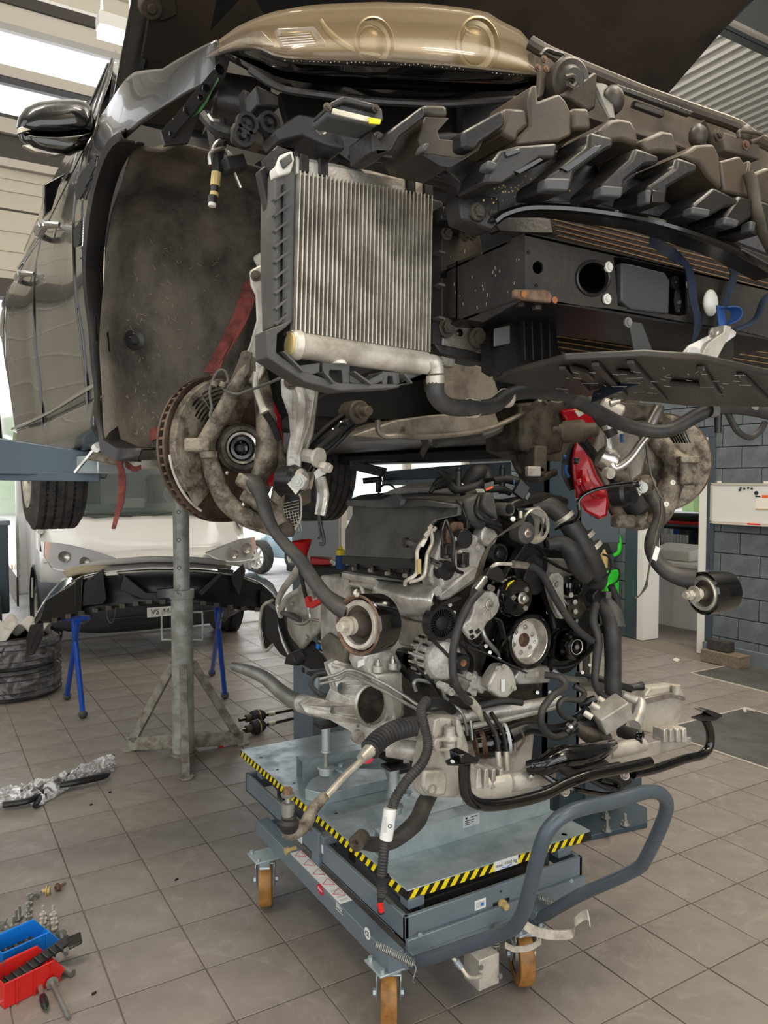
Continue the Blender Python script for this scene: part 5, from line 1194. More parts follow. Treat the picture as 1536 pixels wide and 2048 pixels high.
for sg in(-1,1):
 B().tube([bp_+s_*sg*.06+V((0,0,.88)),bp_+s_*sg*.115+V((0,0,.88)),bp_+s_*sg*.125+V((0,0,.87)),bp_+s_*sg*.125+V((0,0,.72)),bp_+s_*sg*.115+V((0,0,.71)),bp_+s_*sg*.06+V((0,0,.71))],.006,8,3).build('carry_handle','stand_grey',st)
feet=[at(256,1500,z=0),at(485,1488,z=0),at(372,1556,z=0)]
for p in feet:
 d=(p-bp_);d.z=0;dd=d.normalized();L_=d.length
 b1=B().bar(bp_+dd*.05+V((0,0,.075)),p+V((0,0,.045)),.045,.085).build('base_leg','stand_dirty',st,bevel=.003)
 B().bar(bp_+dd*.06+V((0,0,.56)),bp_+dd*(L_-.03)+V((0,0,.06)),.045,.05).build('brace','stand_dirty',st,bevel=.003)
 B().cyl(p,p+V((0,0,.012)),.045,.045,20).build('foot_plate','stand_dirty',st,bevel=.002)
# ================= MOTORHOME =================
va=radians(-1.5);vo=V((1.95,7.35,0))
van=thing('motorhome','white motorhome with a black front bumper parked nose-in at the open garage door','van',vo)
def vw(x,y,z):return vo+V((x*cos(va)-y*sin(va),x*sin(va)+y*cos(va),z))
def vs(x,y,z):return V(vw(x,y,z))
# lofted front: half widths by height at successive depth
def ring(y,zs,hw,n=24):
 pass
rows=[]
prof=[
 (.30,.02,.88),(.45,-.04,.98),(.62,-.06,1.01),(.80,-.03,1.02),(.98,.02,1.02),(1.10,.07,1.02)]
def vshell(prof,back=.9,n=20):
 rows=[]
 for z,fy,hw in prof:
  row=[]
  for k in range(n+1):
   t=k/n*2-1;x=hw*(abs(t)**.62)*(1 if t>0 else-1)if abs(t)<1 else hw*t
   a=abs(x)/hw;y=fy+.34*max(0,(a-.45)/.55)**2.2*1.0+.05*a*a
   row.append(vs(x,y,z))
  row=[vs(-hw,back,z)]+row+[vs(hw,back,z)]
  rows.append(row)
 return rows
B().grid(vshell([(.26,.10,.86),(.34,.0,.96),(.50,-.06,1.0),(.66,-.06,1.02),(.74,-.03,1.02)])).build('bumper','van_grey',van,solid=.01,ang=60)
B().grid(vshell([(.74,-.01,1.02),(.90,.02,1.02),(1.02,.06,1.02)])).build('front_panel','van_white',van,solid=.01,ang=60)
# bonnet
rows=[]
for j in range(9):
 t=j/8;rows.append([vs(-1.0+2.0*k/16+(0 if True else 0),.06+.55*t+.30*abs(k/8-1)**2.6*(1-t*.5),1.02+.30*t-.10*abs(k/8-1)**2.5*(1-t*.2)+.035*(.52<abs(k/8-1)<.7))for k in range(17)])
B().grid(rows).build('van_bonnet','van_white',van,solid=.01,ang=60)
# windscreen and cab
rows=[]
for j in range(7):
 t=j/6;rows.append([vs((-.96+.10*t)+(1.92-.2*t)*k/14,.66+.42*t+.18*abs(k/7-1)**2.4,1.30+.62*t)for k in range(15)])
B().grid(rows).build('windscreen','door_glass',van,ang=60)
MATS['van_glass']=mat('van_glass',(70,84,80),.05,0,alpha=.55)
van.children[-1].data.materials[0]=MATS['van_glass']
dash=B().loft([[vs(x,.78,1.28),vs(x,.75,1.38),vs(x,1.1,1.44),vs(x,1.4,1.40),vs(x,1.4,1.2)]for x in(-.9,-.5,0,.5,.9)]).build('dashboard','van_interior',van,bevel=.02)
B().loft([[vs(x,2.0,.5),vs(x,2.0,2.5),vs(x,2.1,2.5),vs(x,2.1,.5)]for x in(-1,1)]).build('cab_rear_wall','van_black',van)
for x in(-.5,.5):
 B().loft([[vs(x+a,1.7,1.0),vs(x+a,1.75,1.75),vs(x+a,1.9,1.75),vs(x+a,1.9,1.0)]for a in(-.24,.24)]).build('seat','van_black',van,bevel=.05)
B().lathe(vs(.48,1.15,1.52),V((0,-.8,.6)),[(-.01,.18),(.0,.19),(.01,.18),(.0,.17),(-.01,.18)],28).build('steering_wheel','van_black',van)
B().loft([[vs(-.1+a,.86,1.40),vs(-.1+a,.84,1.50),vs(-.1+a,.85,1.50),vs(-.1+a,.87,1.40)]for a in(-.13,.13)]).build('parking_card','label_white',van)
# pillars, roof, body
for s in(-1,1):
 B().tube([vs(s*1.0,.72,1.22),vs(s*.97,.98,1.50),vs(s*.90,1.24,1.95)],[.05,.045,.04],8).build('windscreen_pillar','van_white',van)
 B().tube([vs(s*1.0,.60,1.20),vs(s*1.01,.9,1.28),vs(s*1.01,1.9,1.28)],.03,8).build('door_waist','van_white',van)
B().loft([[vs(x,1.1,1.92),vs(x,.95,2.1),vs(x,1.0,2.7),vs(x,1.4,2.85),vs(x,7.4,2.85),vs(x,7.4,1.92)]for x in(-1.12,1.12)]).build('cab_overhang','van_white',van,bevel=.06)
B().loft([[vs(x,1.9,.42),vs(x,1.9,2.8),vs(x,7.4,2.8),vs(x,7.4,.42)]for x in(-1.12,1.12)]).build('living_cabin','van_white',van,bevel=.03)
for s in(-1,1):
 B().prism([vs(s*1.02,y,z)for y,z in((.55,.75),(.62,1.26),(1.95,1.28),(1.95,.45),(1.42,.45),(1.36,.7),(1.2,.82),(.98,.84),(.78,.78),(.70,.66))],vs(-s*.02,0,0)-vs(0,0,0)).build('cab_door','van_white',van,bevel=.01)
 B().prism([vs(s*1.125,y,z)for y,z in((1.9,.30),(1.9,.62),(7.4,.62),(7.4,.30))],vs(-s*.02,0,0)-vs(0,0,0)).build('side_skirt','warm_fill',van,bevel=.005)
 if s>0:B().obox(vs(s*1.22,.95,1.62),vs(.07,0,0)-vo,vs(0,.05,0)-vo,(0,0,.2)).build('wing_mirror','van_black',van,bevel=.03)
 B().prism([vs(s*1.145,y,z)for y,z in((2.3,.66),(2.3,.72),(2.4,.72),(2.4,.66))],vs(-s*.01,0,0)-vs(0,0,0)).build('side_marker','amber',van)
# head lamps
for s in(-1,1):
 P=[(.42,-.02+.03,.98),(.62,.02,1.045),(.80,.10,1.09),(1.00,.24,1.10),(1.005,.22,.99),(.90,.12,.87),(.75,.06,.86),(.55,.02,.89)]
 if s<0:P=[(.42,.03,.97),(.62,.02,1.05),(.80,.10,1.10),(1.0,.24,1.13),(1.012,.22,1.0),(.95,.14,.88),(.78,.06,.85),(.55,.02,.885)]
 pts=[vs(s*x,y-.035,z)for x,y,z in P]
 h=B().prism(pts,(vs(0,.06,0)-vo)).build('headlamp','van_lamp',van,bevel=.01)
 B().prism([p+(vs(0,-.02,0)-vo)for p in pts],(vs(0,.012,0)-vo)).build('lens','lamp_clear',h,bevel=.01)
 for x,z,r in((.86,1.0,.06),(.70,.955,.05)):
  B().lathe(vs(s*x,.06+(x-.7)*.5-.08,z),vs(0,-1,0)-vo,[(0,0),(0.0,r*.3),(.012,r*.8),(.018,r*.85)],20).build('lamp_bowl','bright_metal',h)
 B().tube([pts[0]+(vs(0,-.022,-.01)-vo)]+[q+(vs(0,-.022,.012)-vo)for q in pts[7:4:-1]],.008,6,2).build('day_light','lamp_white',h)
 B().prism([pts[3],pts[4],pts[4]+(pts[5]-pts[4])*.4,pts[3]+(pts[2]-pts[3])*.25],(vs(0,-.005,0)-vo)).build('indicator','amber',h)
 B().lathe(vs(s*.72,-.08+.06,.46),vs(0,-1,0)-vo,[(0,.075),(.02,.07),(.0,.05),(0,0)],20).build('fog_lamp','van_black',van)
# lower grille, plate, wipers
B().obox(vs(0,-.075,.62),vs(.45,0,0)-vo,vs(0,.02,0)-vo,(0,0,.10)).build('grille','van_black',van,bevel=.01)
for k in range(4):B().obox(vs(0,-.10,.56+k*.045),vs(.43,0,0)-vo,vs(0,.008,0)-vo,(0,0,.007)).build('grille_bar','van_grey',van)
B().obox(vs(0,-.07,.38),vs(.5,0,0)-vo,vs(0,.02,0)-vo,(0,0,.045)).build('lower_grille','van_black',van,bevel=.01)
npq=vs(-.02,-.115,.455)
pl=B().obox(npq,vs(.15,0,0)-vo,vs(0,.006,0)-vo,(0,0,.045)).build('number_plate','label_white',van,bevel=.002)
text('plate_text','VS 44',.075,frame_mtx(vs(-.05,-.123,.457),vs(1,0,0)-vo,PZ),'ink',pl)
for a,b in((vs(-.75,.62,1.34),vs(-.15,.60,1.325)),(vs(.05,.60,1.33),vs(.65,.62,1.36))):
 B().tube([a,(a+b)/2+V((0,0,.02)),b],.008,6).build('wiper','van_black',van)
# wheels of the van
for s in(-1,1):
 c=vs(s*.90,1.05,.34)
 wheel(c,(vs(-s*-1,0,0)-vo),.34,.225,'front_wheel',van,.21)
 B().lathe(vs(s*1.03,1.05,.40),vs(s,0,0)-vo,[(-.12,.44),(0,.44),(.005,.42),(-.12,.42)],36,0,2*pi).build('arch_lip','van_black',van)
# ================= BUMPER ON TRESTLES =================
fb_=thing('front_bumper','removed dark car bumper lying upside down on two blue trestles','bumper',at(300,1240,d=5.2))
BD=[(50,5.55),(130,5.35),(230,5.2),(330,5.15),(430,5.25),(500,5.45),(560,5.75)]
def bz(px,py,o=0):return at(px,py,d=ipl(BD,px)+o)
TOPL=[(62,1250),(80,1215),(110,1170),(150,1140),(200,1128),(300,1120),(400,1122),(470,1132),(520,1150),(548,1170),(560,1200)]
MIDL=[(62,1262),(80,1240),(110,1196),(150,1162),(200,1148),(300,1142),(400,1142),(470,1150),(520,1168),(548,1195),(560,1230)]
BOTL=[(62,1300),(80,1246),(110,1244),(150,1232),(200,1222),(300,1206),(400,1208),(470,1218),(520,1222),(548,1235),(560,1290)]
xs=[62,72,85,100,120,140,160,185,210,240,270,300,330,360,390,420,450,475,495,515,530,545,555,562]
B().grid([[bz(x,ipl(TOPL,x)+(ipl(MIDL,x)-ipl(TOPL,x))*k/5,.35*(1-k/5)**1.2)for x in xs]for k in range(6)]).build('bumper_skin','car_black',fb_,solid=.008,ang=60)
B().grid([[bz(x,ipl(MIDL,x)+(ipl(BOTL,x)-ipl(MIDL,x))*k/5,.05*sin(pi*k/5))for x in xs]for k in range(6)]).build('bumper_inner','van_black',fb_,solid=.008,ang=60)
B().tube([bz(x,ipl(MIDL,x))for x in xs[5:20]],.006,6,2).build('bumper_edge','frame_light',fb_)
B().tube([bz(x,ipl(TOPL,x)-2,.25)for x in xs[5:17]],.022,8,2).build('foam_strip','cloth',fb_)
B().prism([bz(a,b,-.02)for a,b in((78,1242),(90,1200),(160,1158),(160,1222),(140,1232),(90,1246))],FW*.03).build('corner_skin','car_black',fb_,bevel=.01)
for q,m in(([(168,1165),(205,1138),(212,1200),(205,1208),(165,1212)],'black_plastic'),([(150,1160),(165,1152),(162,1232),(150,1232)],'gloss_black'),([(462,1150),(485,1128),(490,1142),(478,1190),(466,1168)],'smooth_plastic'),([(248,1150),(292,1185),(350,1185),(352,1200),(300,1204),(240,1180)],'van_black'),([(312,1178),(352,1176),(352,1196),(312,1198)],'gloss_black'),([(210,1145),(232,1142),(236,1150),(212,1152)],'white_plastic'),([(396,1185),(438,1146),(446,1148),(404,1192)],'smooth_plastic'),([(434,1136),(466,1140),(466,1146),(436,1144)],'smooth_plastic')):
 B().prism([bz(a,b,-.03)for a,b in q],FW*.03).build('bumper_bracket',m,fb_,bevel=.004)
for x in(222,396,448):
 y=ipl(BOTL,x);B().tube([bz(x-8,y,-.03),bz(x-6,y+18,-.03),bz(x,y+28,-.03),bz(x+7,y+18,-.03),bz(x+10,y-4,-.03)],.005,6).build('mounting_loop','warm_lit_plastic',fb_)
for k in range(16):
 x=110+k*27;y=ipl(BOTL,x)
 if 340<x<400:continue
 B().obox(bz(x,y-3,-.03),RT*.02,FW*.01,UP*.016).build('clip_tab','warm_lit_plastic',fb_,bevel=.002)
ml=[bz(a,b,0)for a,b in((60,1250),(82,1246),(84,1270),(66,1310),(52,1312),(52,1280))]
B().prism(ml,FW*.04).build('bumper_end','black_plastic',fb_,bevel=.004)
B().prism([bz(a,b,0)for a,b in((520,1180),(560,1200),(562,1280),(530,1300),(520,1240))],FW*.05).build('bumper_end','van_black',fb_,bevel=.006)
cl=tag(B().grid([[bz(130+k*22+6*sin(j*2+k),1148-j*4.5+(8 if k<1 else 0)-4*sin(k*.6),.10+.05*j)for k in range(16)]for j in range(4)]).build('dust_cloth','foam',solid=.02,sub=1),'beige padding cloth laid along the bumper on the trestles','cloth')
def trestle(tp,foots,lab):
 t=thing('trestle',lab,'trestle',V((tp.x,tp.y,0)))
 top=V(tp)
 for k,p in enumerate(foots):
  q=top+V((p.x-tp.x,p.y-tp.y,0))*(-.30 if k<2 else-.2)
  B().cyl(p+V((0,0,.03)),V((q.x,q.y,tp.z)),.019,.019,12).build('leg','blue_paint',t)
  B().ball(p+V((0,0,.032)),.032,12).build('foot','grey_plastic',t)
 B().bar(top+RT*-.10,top+RT*.10,.04,.03).build('top_bar','blue_paint',t)
 return t
trestle(at(150,1236,d=5.45),[at(134,1400,z=0),at(166,1437,z=0)],'blue folding trestle under the left end of the bumper')
trestle(at(436,1206,d=5.6),[at(450,1398,z=0),at(424,1352,z=0)],'blue folding trestle under the right end of the bumper')
# ================= THINGS AT THE LEFT =================
tc=at(0,1335,z=0)
tcx=at(-20,1412,z=0)+FW*.36;tcx.z=0
for k in range(2):
 b=B();prof=[(.0,.20),(.0,.30),(.03,.345),(.10,.36),(.17,.345),(.20,.30),(.20,.20)]
 b=b.lathe(tcx+V((0,0,k*.235+.005)),PZ,[(a*1.15,r)for a,r in prof],48)
 t=thing('wrapped_tyre',('lower' if k==0 else 'upper')+' of two black tyres wrapped in film, stacked at the left picture edge','tyre',tcx+V((0,0,k*.235)),None)
 tt=b.build('tyre_body','tyre',t)
 for j in range(5):B().lathe(tcx+V((0,0,k*.235+.03+j*.045)),PZ,[(0,.352),(.004,.362),(.008,.352)],40).build('tread_rib','rubber',tt)
 B().lathe(tcx+V((0,0,k*.235+.005)),PZ,[(a*1.15+.0,r*1.012+.001)for a,r in prof],40).build('film','thin_film',t)
rows=[]
for j in range(12):
 rows.append([tcx+V((.26*(k/11*2-1),.26*(j/11*2-1),.50+.08*sin(k*1.3)*cos(j*1.1)+.05*random.random()))for k in range(12)])
tag(B().grid(rows).build('dust_cloth','cloth',solid=.008,sub=1),'crumpled grey cloth heaped on the film-wrapped tyres','cloth')
bn_=thing('blue_bin','blue-grey bin standing by the garage door behind the wrapped tyres','bin',at(8,1165,z=0))
c=at(-14,1155,d=8.2);c.z=0
B().box((c.x-.5,c.y-.3,.3),(c.x+.13,c.y+.3,1.25)).build('bin_body','lift_blue',bn_,bevel=.02)
B().box((c.x-.5,c.y-.32,1.22),(c.x+.15,c.y+.32,1.27)).build('bin_rim','cart_grey',bn_,bevel=.01)
tt=thing('standing_tyre','tyre standing on edge below the blue-grey bin at the left edge','tyre',V((c.x,c.y-.35,0)))
B().lathe(V((c.x-.2,c.y-.5,.3)),PX,[(0,.17),(.0,.27),(.03,.30),(.19,.30),(.22,.27),(.22,.17)],40).build('tyre_body','tyre',tt)
# ================= BLUE HATCHBACK OUTSIDE =================
hbk=thing('parked_car','pale blue hatchback parked outside, its rear end seen behind the hanging arm','car',at(560,1150,z=0))
o=at(548,1143,z=0);ha=-YAW+radians(-38)
def hw(x,y,z):return o+V((x*cos(ha)-y*sin(ha),x*sin(ha)+y*cos(ha),z))
hp_=[(-.25,.35),(-.30,.62),(-.22,.95),(-.05,1.05),(.25,1.45),(.9,1.5),(2.2,1.42),(2.9,1.0),(3.6,.85),(3.75,.5),(3.6,.25),(-.1,.25)]
n=len(hp_);rg=[]
for x,k in((-.82,.94),(-.78,1),(.78,1),(.82,.94)):
 rg.append([hw(1.6+(a-1.6)*k,x+.82,.2+(b-.2)*k)for a,b in hp_])
hb0=B().loft(rg).build('car_body','hatch_blue',hbk,bevel=.04,ang=50)
B().prism([hw(a,-.01,b)for a,b in((.25,1.0),(.42,1.38),(1.1,1.42),(2.1,1.36),(2.6,1.0))],hw(0,.02,0)-hw(0,0,0)).build('side_window','van_black',hbk)
B().prism([hw(-.06,b,z)for b,z in((.15,1.05),(.25,1.42),(1.4,1.42),(1.5,1.05))],hw(.15,0,.05)-hw(0,0,0)).build('rear_window','van_black',hbk)
for yy in(.02,1.45):B().obox(hw(-.22,yy+.08,.92),hw(.06,0,0)-o,hw(0,.10,0)-o,(0,0,.16)).build('tail_lamp','red_plastic',hbk,bevel=.02)
B().obox(hw(-.30,.12,.45),hw(.02,0,0)-o,hw(0,.08,0)-o,(0,0,.03)).build('reflector','red_plastic',hbk)
B().obox(hw(-.27,.8,.5),hw(.06,0,0)-o,hw(0,.84,0)-o,(0,0,.14)).build('rear_bumper','hatch_blue',hbk,bevel=.04)
for a in(.55,3.0):wheel(hw(a,.08,.31),hw(0,-1,0)-o,.31,.19,'wheel',hbk,.2)
wh=wheel(at(519,1120,d=14.0)+V((0,0,0)),hw(0,-1,0)-o,.31,.2,'spare_wheel',None,.21)
tag(wh,'loose alloy wheel standing outside left of the pale blue hatchback','wheel');wh.location.z=.31-.31-.02
# outside building strip
tag(B().box((14,30,0),(40,31,3.2)).build('low_building','white_paint'),'long white low building far outside beyond the glazed door','building')
# ================= LIFT TABLE =================
tb=thing('lift_table','grey-blue mobile lift table with yellow and black edge tape carrying the engine','lift table',(1.6,2.6,0))
TX0,TX1,TY0,TY1,TZ=1.27,2.065,1.972,3.43,.42
B().box((TX0,TY0,TZ-.004),(TX1,TY1,TZ)).build('table_top','galv',tb,bevel=.0015)
EH=.032
B().box((TX0,TY0,TZ-EH),(TX0+.003,TY1,TZ-.004)).box((TX1-.003,TY0,TZ-EH),(TX1,TY1,TZ-.004)).box((TX0,TY0,TZ-EH),(TX1,TY0+.003,TZ-.004)).box((TX0,TY1-.003,TZ-EH),(TX1,TY1,TZ-.004)).build('table_edge','galv',tb)
def tape(p0,p1,n,up,nor):
 p0,p1,up,nor=V(p0),V(p1),V(up),V(nor);L_=(p1-p0);s=L_/n;sk=s*.55
 for m,k0 in(('hazard_black',0),):
  B().obox((p0+p1)/2+up*.5+nor*.0004,L_/2,up/2,nor*.0004).build('edge_tape',m,tb)
 for k in range(n):
  a=p0+s*k+s*.08;w_=s*.5
  if(a+w_+sk-p0).length>L_.length:break
  B().prism([a+nor*.0009,a+w_+nor*.0009,a+w_+sk+up+nor*.0009,a+sk+up+nor*.0009],nor*.0004).build('tape_stripe','hazard_yellow',tb)
tape((TX0,TY1,TZ-EH),(TX0,TY0,TZ-EH),38,(0,0,EH-.003),(-1,0,0))
tape((TX0,TY0,TZ-EH),(TX1,TY0,TZ-EH),20,(0,0,EH-.003),(0,-1,0))
for px,py in((522,1515),(555,1539),(588,1566),(672,1627)):
 p=at(px,py,z=TZ+.0005);B().cyl(p,p+V((0,0,.0005)),.007,.007,12).build('plate_hole','frame_dark',tb)
# load label on the tape
def sticker(name,c,u,v,wd,ht,m='label_white',par=None,bev=0,nor=None):
 u,v=V(u).normalized(),V(v).normalized();n=u.cross(v)
 return B().obox(V(c)+n*.0012,u*wd/2,v*ht/2,n*.0006).build(name,m,par or tb)
def tx(s_,c,u,v,size,m='ink',par=None,off=.002):
 n=V(u).normalized().cross(V(v).normalized());return text('lettering',s_,size,frame_mtx(V(c)+n*off,u,v),m,par or tb)
lc_=at(1012,1722,y=TY0);lc_.z=TZ-EH/2
sticker('load_label',lc_,(1,0,0),(0,0,1),.105,.032);tx('max. 1000 kg',lc_,(1,0,0),(0,0,1),.017)
B().tube([lc_+V((-.02,-.0028,-.009)),lc_+V((0,-.0028,-.013)),lc_+V((.022,-.0028,-.008))],.0014,5).build('label_swoosh','blue_ink',tb)
# upper frame under the table (channel rails), scissor arms
def rail(x0,y0,x1,y1,z0,z1,name='frame_rail',m='cart_grey',flange=.02):
 B().box((min(x0,x1),min(y0,y1),z0),(max(x0,x1),max(y0,y1),z1)).build(name,m,tb,bevel=.003)
rail(1.235,1.93,1.25,3.28,.285,.365);rail(1.235,1.93,1.98,1.945,.285,.365)
rail(1.965,1.93,1.98,3.28,.285,.365);rail(1.235,3.265,1.98,3.28,.285,.365)
B().box((1.235,1.93,.285),(1.98,1.99,.292)).box((1.235,1.93,.285),(1.29,3.28,.292)).build('rail_flange','cart_grey',tb)
rail(1.235,1.915,1.98,1.93,.25,.30,'cross_rail')
for x,y in((1.30,1.99),(1.30,3.2),(1.93,1.99),(1.93,3.2),(1.26,2.5)):
 B().box((x-.03,y-.025,.36),(x+.03,y+.025,.392)).build('table_post','cart_grey',tb,bevel=.003)
p=at(1128,1706,y=2.0);B().cyl((p.x,2.0,.365),(p.x,2.0,.42),.010).cyl((p.x,2.0,.38),(p.x,2.0,.395),.016).build('table_screw','galv',tb)
for y in(2.06,2.45,2.6,3.1):
 B().bar((1.33,y,.31),(1.9,y,.31),.05,.04).build('scissor_shaft','frame_dark',tb,bevel=.004)
for x in(1.34,1.88):
 B().bar((x,2.02,.26),(x,3.2,.34),.012,.06,(0,0,1)).build('scissor_arm','cart_grey',tb,bevel=.003);B().bar((x+.02,2.02,.34),(x+.02,3.2,.26),.012,.06,(0,0,1)).build('scissor_arm','cart_grey',tb,bevel=.003)
# base frame
BX0,BX1,BY0,BY1=1.17,1.80,1.92,2.99
B().box((BX0,BY0,.215),(BX0+.055,BY1,.275)).build('base_rail','cart_grey',tb,bevel=.003)
B().box((BX1-.055,BY0,.215),(BX1,BY1,.275)).build('base_rail','cart_grey',tb,bevel=.003)
B().box((BX0+.055,BY0,.205),(BX1-.055,BY0+.05,.26)).build('base_rail','cart_grey',tb,bevel=.003)
B().box((BX0+.055,BY1-.05,.205),(BX1-.055,BY1,.26)).build('base_rail','cart_grey',tb,bevel=.003)
for px,py,w_,h_ in((600,1676,.045,.03),(643,1694,.03,.04)):
 p=at(px,py,x=1.235);sticker('info_label',p,(0,-1,0),(0,0,1),w_,h_,'label_white');sticker('label_print',p+V((-.0012,0,-.004)),(0,-1,0),(0,0,1),w_*.7,h_*.4,'label_grey')
B().box((1.222,2.50,.26),(1.236,2.56,.40)).build('side_lug','cart_grey',tb,bevel=.003)
p=at(592,1697,x=1.21);B().cyl(p,p+V((-.03,0,0)),.010).hexn(p+V((-.03,0,0)),p+V((-.045,0,0)),.014).build('side_bolt','ochre',tb)
# stickers on the left face and top of the base rail
def onrail(px,py):return at(px,py,x=BX0)
p=onrail(641,1779);e=B().lathe(p,NX,[(.0,.0),(.0015,.0),(.0015,.018),(0,.018)],24)
for i in range(len(e.v)):e.v[i]=V((e.v[i].x,p.y+(e.v[i].y-p.y)*1.35,e.v[i].z))
rb=e.build('maker_badge','red_ink',tb);tx('Rotary',p,(0,-1,0),(0,0,1),.013,'label_white',rb,.0018)
p=onrail(679,1814);tx('Blitz',p,(0,-1,0),(0,0,1),.024,'label_white');B().bar(p+V((-.001,.024,-.016)),p+V((-.001,-.024,-.016)),.0006,.002).build('underline','label_white',tb)
p=onrail(735,1867);B().cyl(p,p+V((-.001,0,0)),.0185,.0185,28).build('ce_disc','label_white',tb);tx('CE',p,(0,-1,0),(0,0,1),.021)
a,b=at(582,1706,z=.2755),at(706,1800,z=.2755)
B().box((BX0+.004,b.y,.2755),(BX0+.050,a.y,.2762)).build('warning_strip','label_white',tb)
for k in range(5):
 y=a.y-.03-k*(a.y-b.y)/5.2;P=[V((BX0+.010,y,.2766)),V((BX0+.044,y+.028,.2766)),V((BX0+.044,y-.028,.2766))]
 B().tube(P+[P[0]],.0012,4,1).build('warning_sign','red_ink',tb)
for k in range(4):B().box((BX0+.012,b.y+.012+k*.022,.2763),(BX0+.042,b.y+.024+k*.022,.2766)).build('label_print','label_grey',tb)
# front bracket details: bolt in slot, label with pictogram, arrows
p=at(960,1808,y=1.93);lb2=sticker('info_label',p,(1,0,0),(0,0,1),.045,.032);sticker('label_print',p+V((0,-.0012,.0)),(1,0,0),(0,0,1),.034,.018,'label_grey')
sticker('pictogram',p+V((.006,-.0026,0)),(1,0,0),(0,0,1),.012,.009,'blue_ink')
p=at(1002,1806,y=1.93);B().box((p.x-.035,1.927,p.z-.010),(p.x+.035,1.932,p.z+.010)).build('slot','hazard_black',tb,bevel=.003)
B().cyl(p+V((0,-.002,0)),p+V((0,-.012,0)),.016).hexn(p+V((0,-.012,0)),p+V((0,-.03,0)),.012).build('slot_bolt','ochre',tb)
q=at(1001,1783,y=1.93);B().prism([q+V((-.005,-.001,.004)),q+V((.005,-.001,.004)),q+V((0,-.001,-.005))],(0,-.0006,0)).build('arrow_mark','hazard_black',tb)
for px,py in((840,1870),(1143,1762)):bolt(at(px,py,y=1.915),NY,.005,.004,'galv',tb)
# casters
def caster(x,y,ang,name='caster',brake=False):
 c=thing(name,'x','x',(x,y,0));del c['label'];del c['category'];c.parent=tb;c.location=V((x,y,0))-ORG[tb.name]
 d=V((cos(ang),sin(ang),0));s=V((-sin(ang),cos(ang),0));w_=V((x,y,.10))+d*.03
 whl=B().lathe(w_,s,[(-.022,.06),(-.025,.080),(-.024,.096),(-.016,.100),(.016,.100),(.024,.096),(.025,.080),(.022,.06)],40).build('wheel_tyre','pu_amber',c)
 B().lathe(w_,s,[(-.018,.062),(-.010,.058),(-.012,.030),(-.024,.024),(-.024,0)],28).lathe(w_,s,[(.018,.062),(.010,.058),(.012,.030),(.024,.024),(.024,0)],28).build('wheel_hub','cast_alu',c)
 for sg in(-1,1):
  o_=s*sg*.034
  B().prism([w_+o_+d*.022-V((0,0,.022)),w_+o_-d*.012-V((0,0,.022)),w_+o_-d*.075+V((0,0,.085)),w_+o_-d*.065+V((0,0,.100)),w_+o_+d*.045+V((0,0,.100)),w_+o_+d*.05+V((0,0,.07))],s*sg*.004).build('fork_leg','galv',c,bevel=.0015)
  B().hexn(w_+o_,w_+o_+s*sg*.014,.012).build('axle_nut','galv',c)
 B().obox(w_-d*.015+V((0,0,.098)),d*.055,s*.036,V((0,0,.003))).build('fork_crown','galv',c,bevel=.002)
 B().lathe(V((x,y,.198)),PZ,[(0,.04),(.004,.045),(.010,.045),(.014,.035)],28).build('swivel_ring','galv',c)
 B().obox(V((x,y,.2125)),V((.058,0,0)),V((0,.05,0)),V((0,0,.0035))).build('mounting_plate','galv',c,bevel=.002)
 for a in(-.043,.043):
  for b_ in(-.036,.036):B().hexn((x+a,y+b_,.216),(x+a,y+b_,.228),.008).build('plate_bolt','galv',c)
 if brake:
  B().obox(w_+d*-.10+V((0,0,.11)),d*.03,s*.02,V((0,0,.004))+d*.002).build('brake_pedal','galv',c,bevel=.002)
 return c
for o,(x,y,ang,br)in enumerate(((1.20,1.97,radians(60),0),(1.135,2.80,radians(66),1),(1.69,1.91,radians(64),0),(1.74,2.9,radians(100),0))):
 k=caster(x,y,ang,'caster',br)
 w0=[ch for ch in k.children if ch.name.startswith('wheel_tyre')][0]
 for ch in list(k.children):
  loc=V(ch.location)
  if ch is w0:ch.name='caster_wheel';ORG[ch.name]=ORG[tb.name];ch.data.transform(Matrix.Translation(ORG[k.name]-ORG[tb.name]));ch.parent=tb
 for ch in list(k.children):
  ch.data.transform(Matrix.Translation(ORG[k.name]-ORG[tb.name]));ch.parent=w0
 bpy.data.objects.remove(k)
# towing handle of bent tube
hd_=B().tube(W([(822,1926,1.90),(840,1922,1.86),(1000,1868,1.60),(1040,1838,1.52),(1058,1785,1.47),(1078,1705,1.43),(1100,1655,1.41),(1145,1622,1.40),(1230,1602,1.40),(1296,1583,1.40),(1328,1594,1.40),(1330,1630,1.42),(1292,1715,1.50),(1265,1742,1.55),(1160,1790,1.72),(1090,1830,1.85),(1066,1842,1.90)]),[.013,.019]+[.0195]*13+[.019,.013],16,5).build('tow_handle','tube_grey',tb)
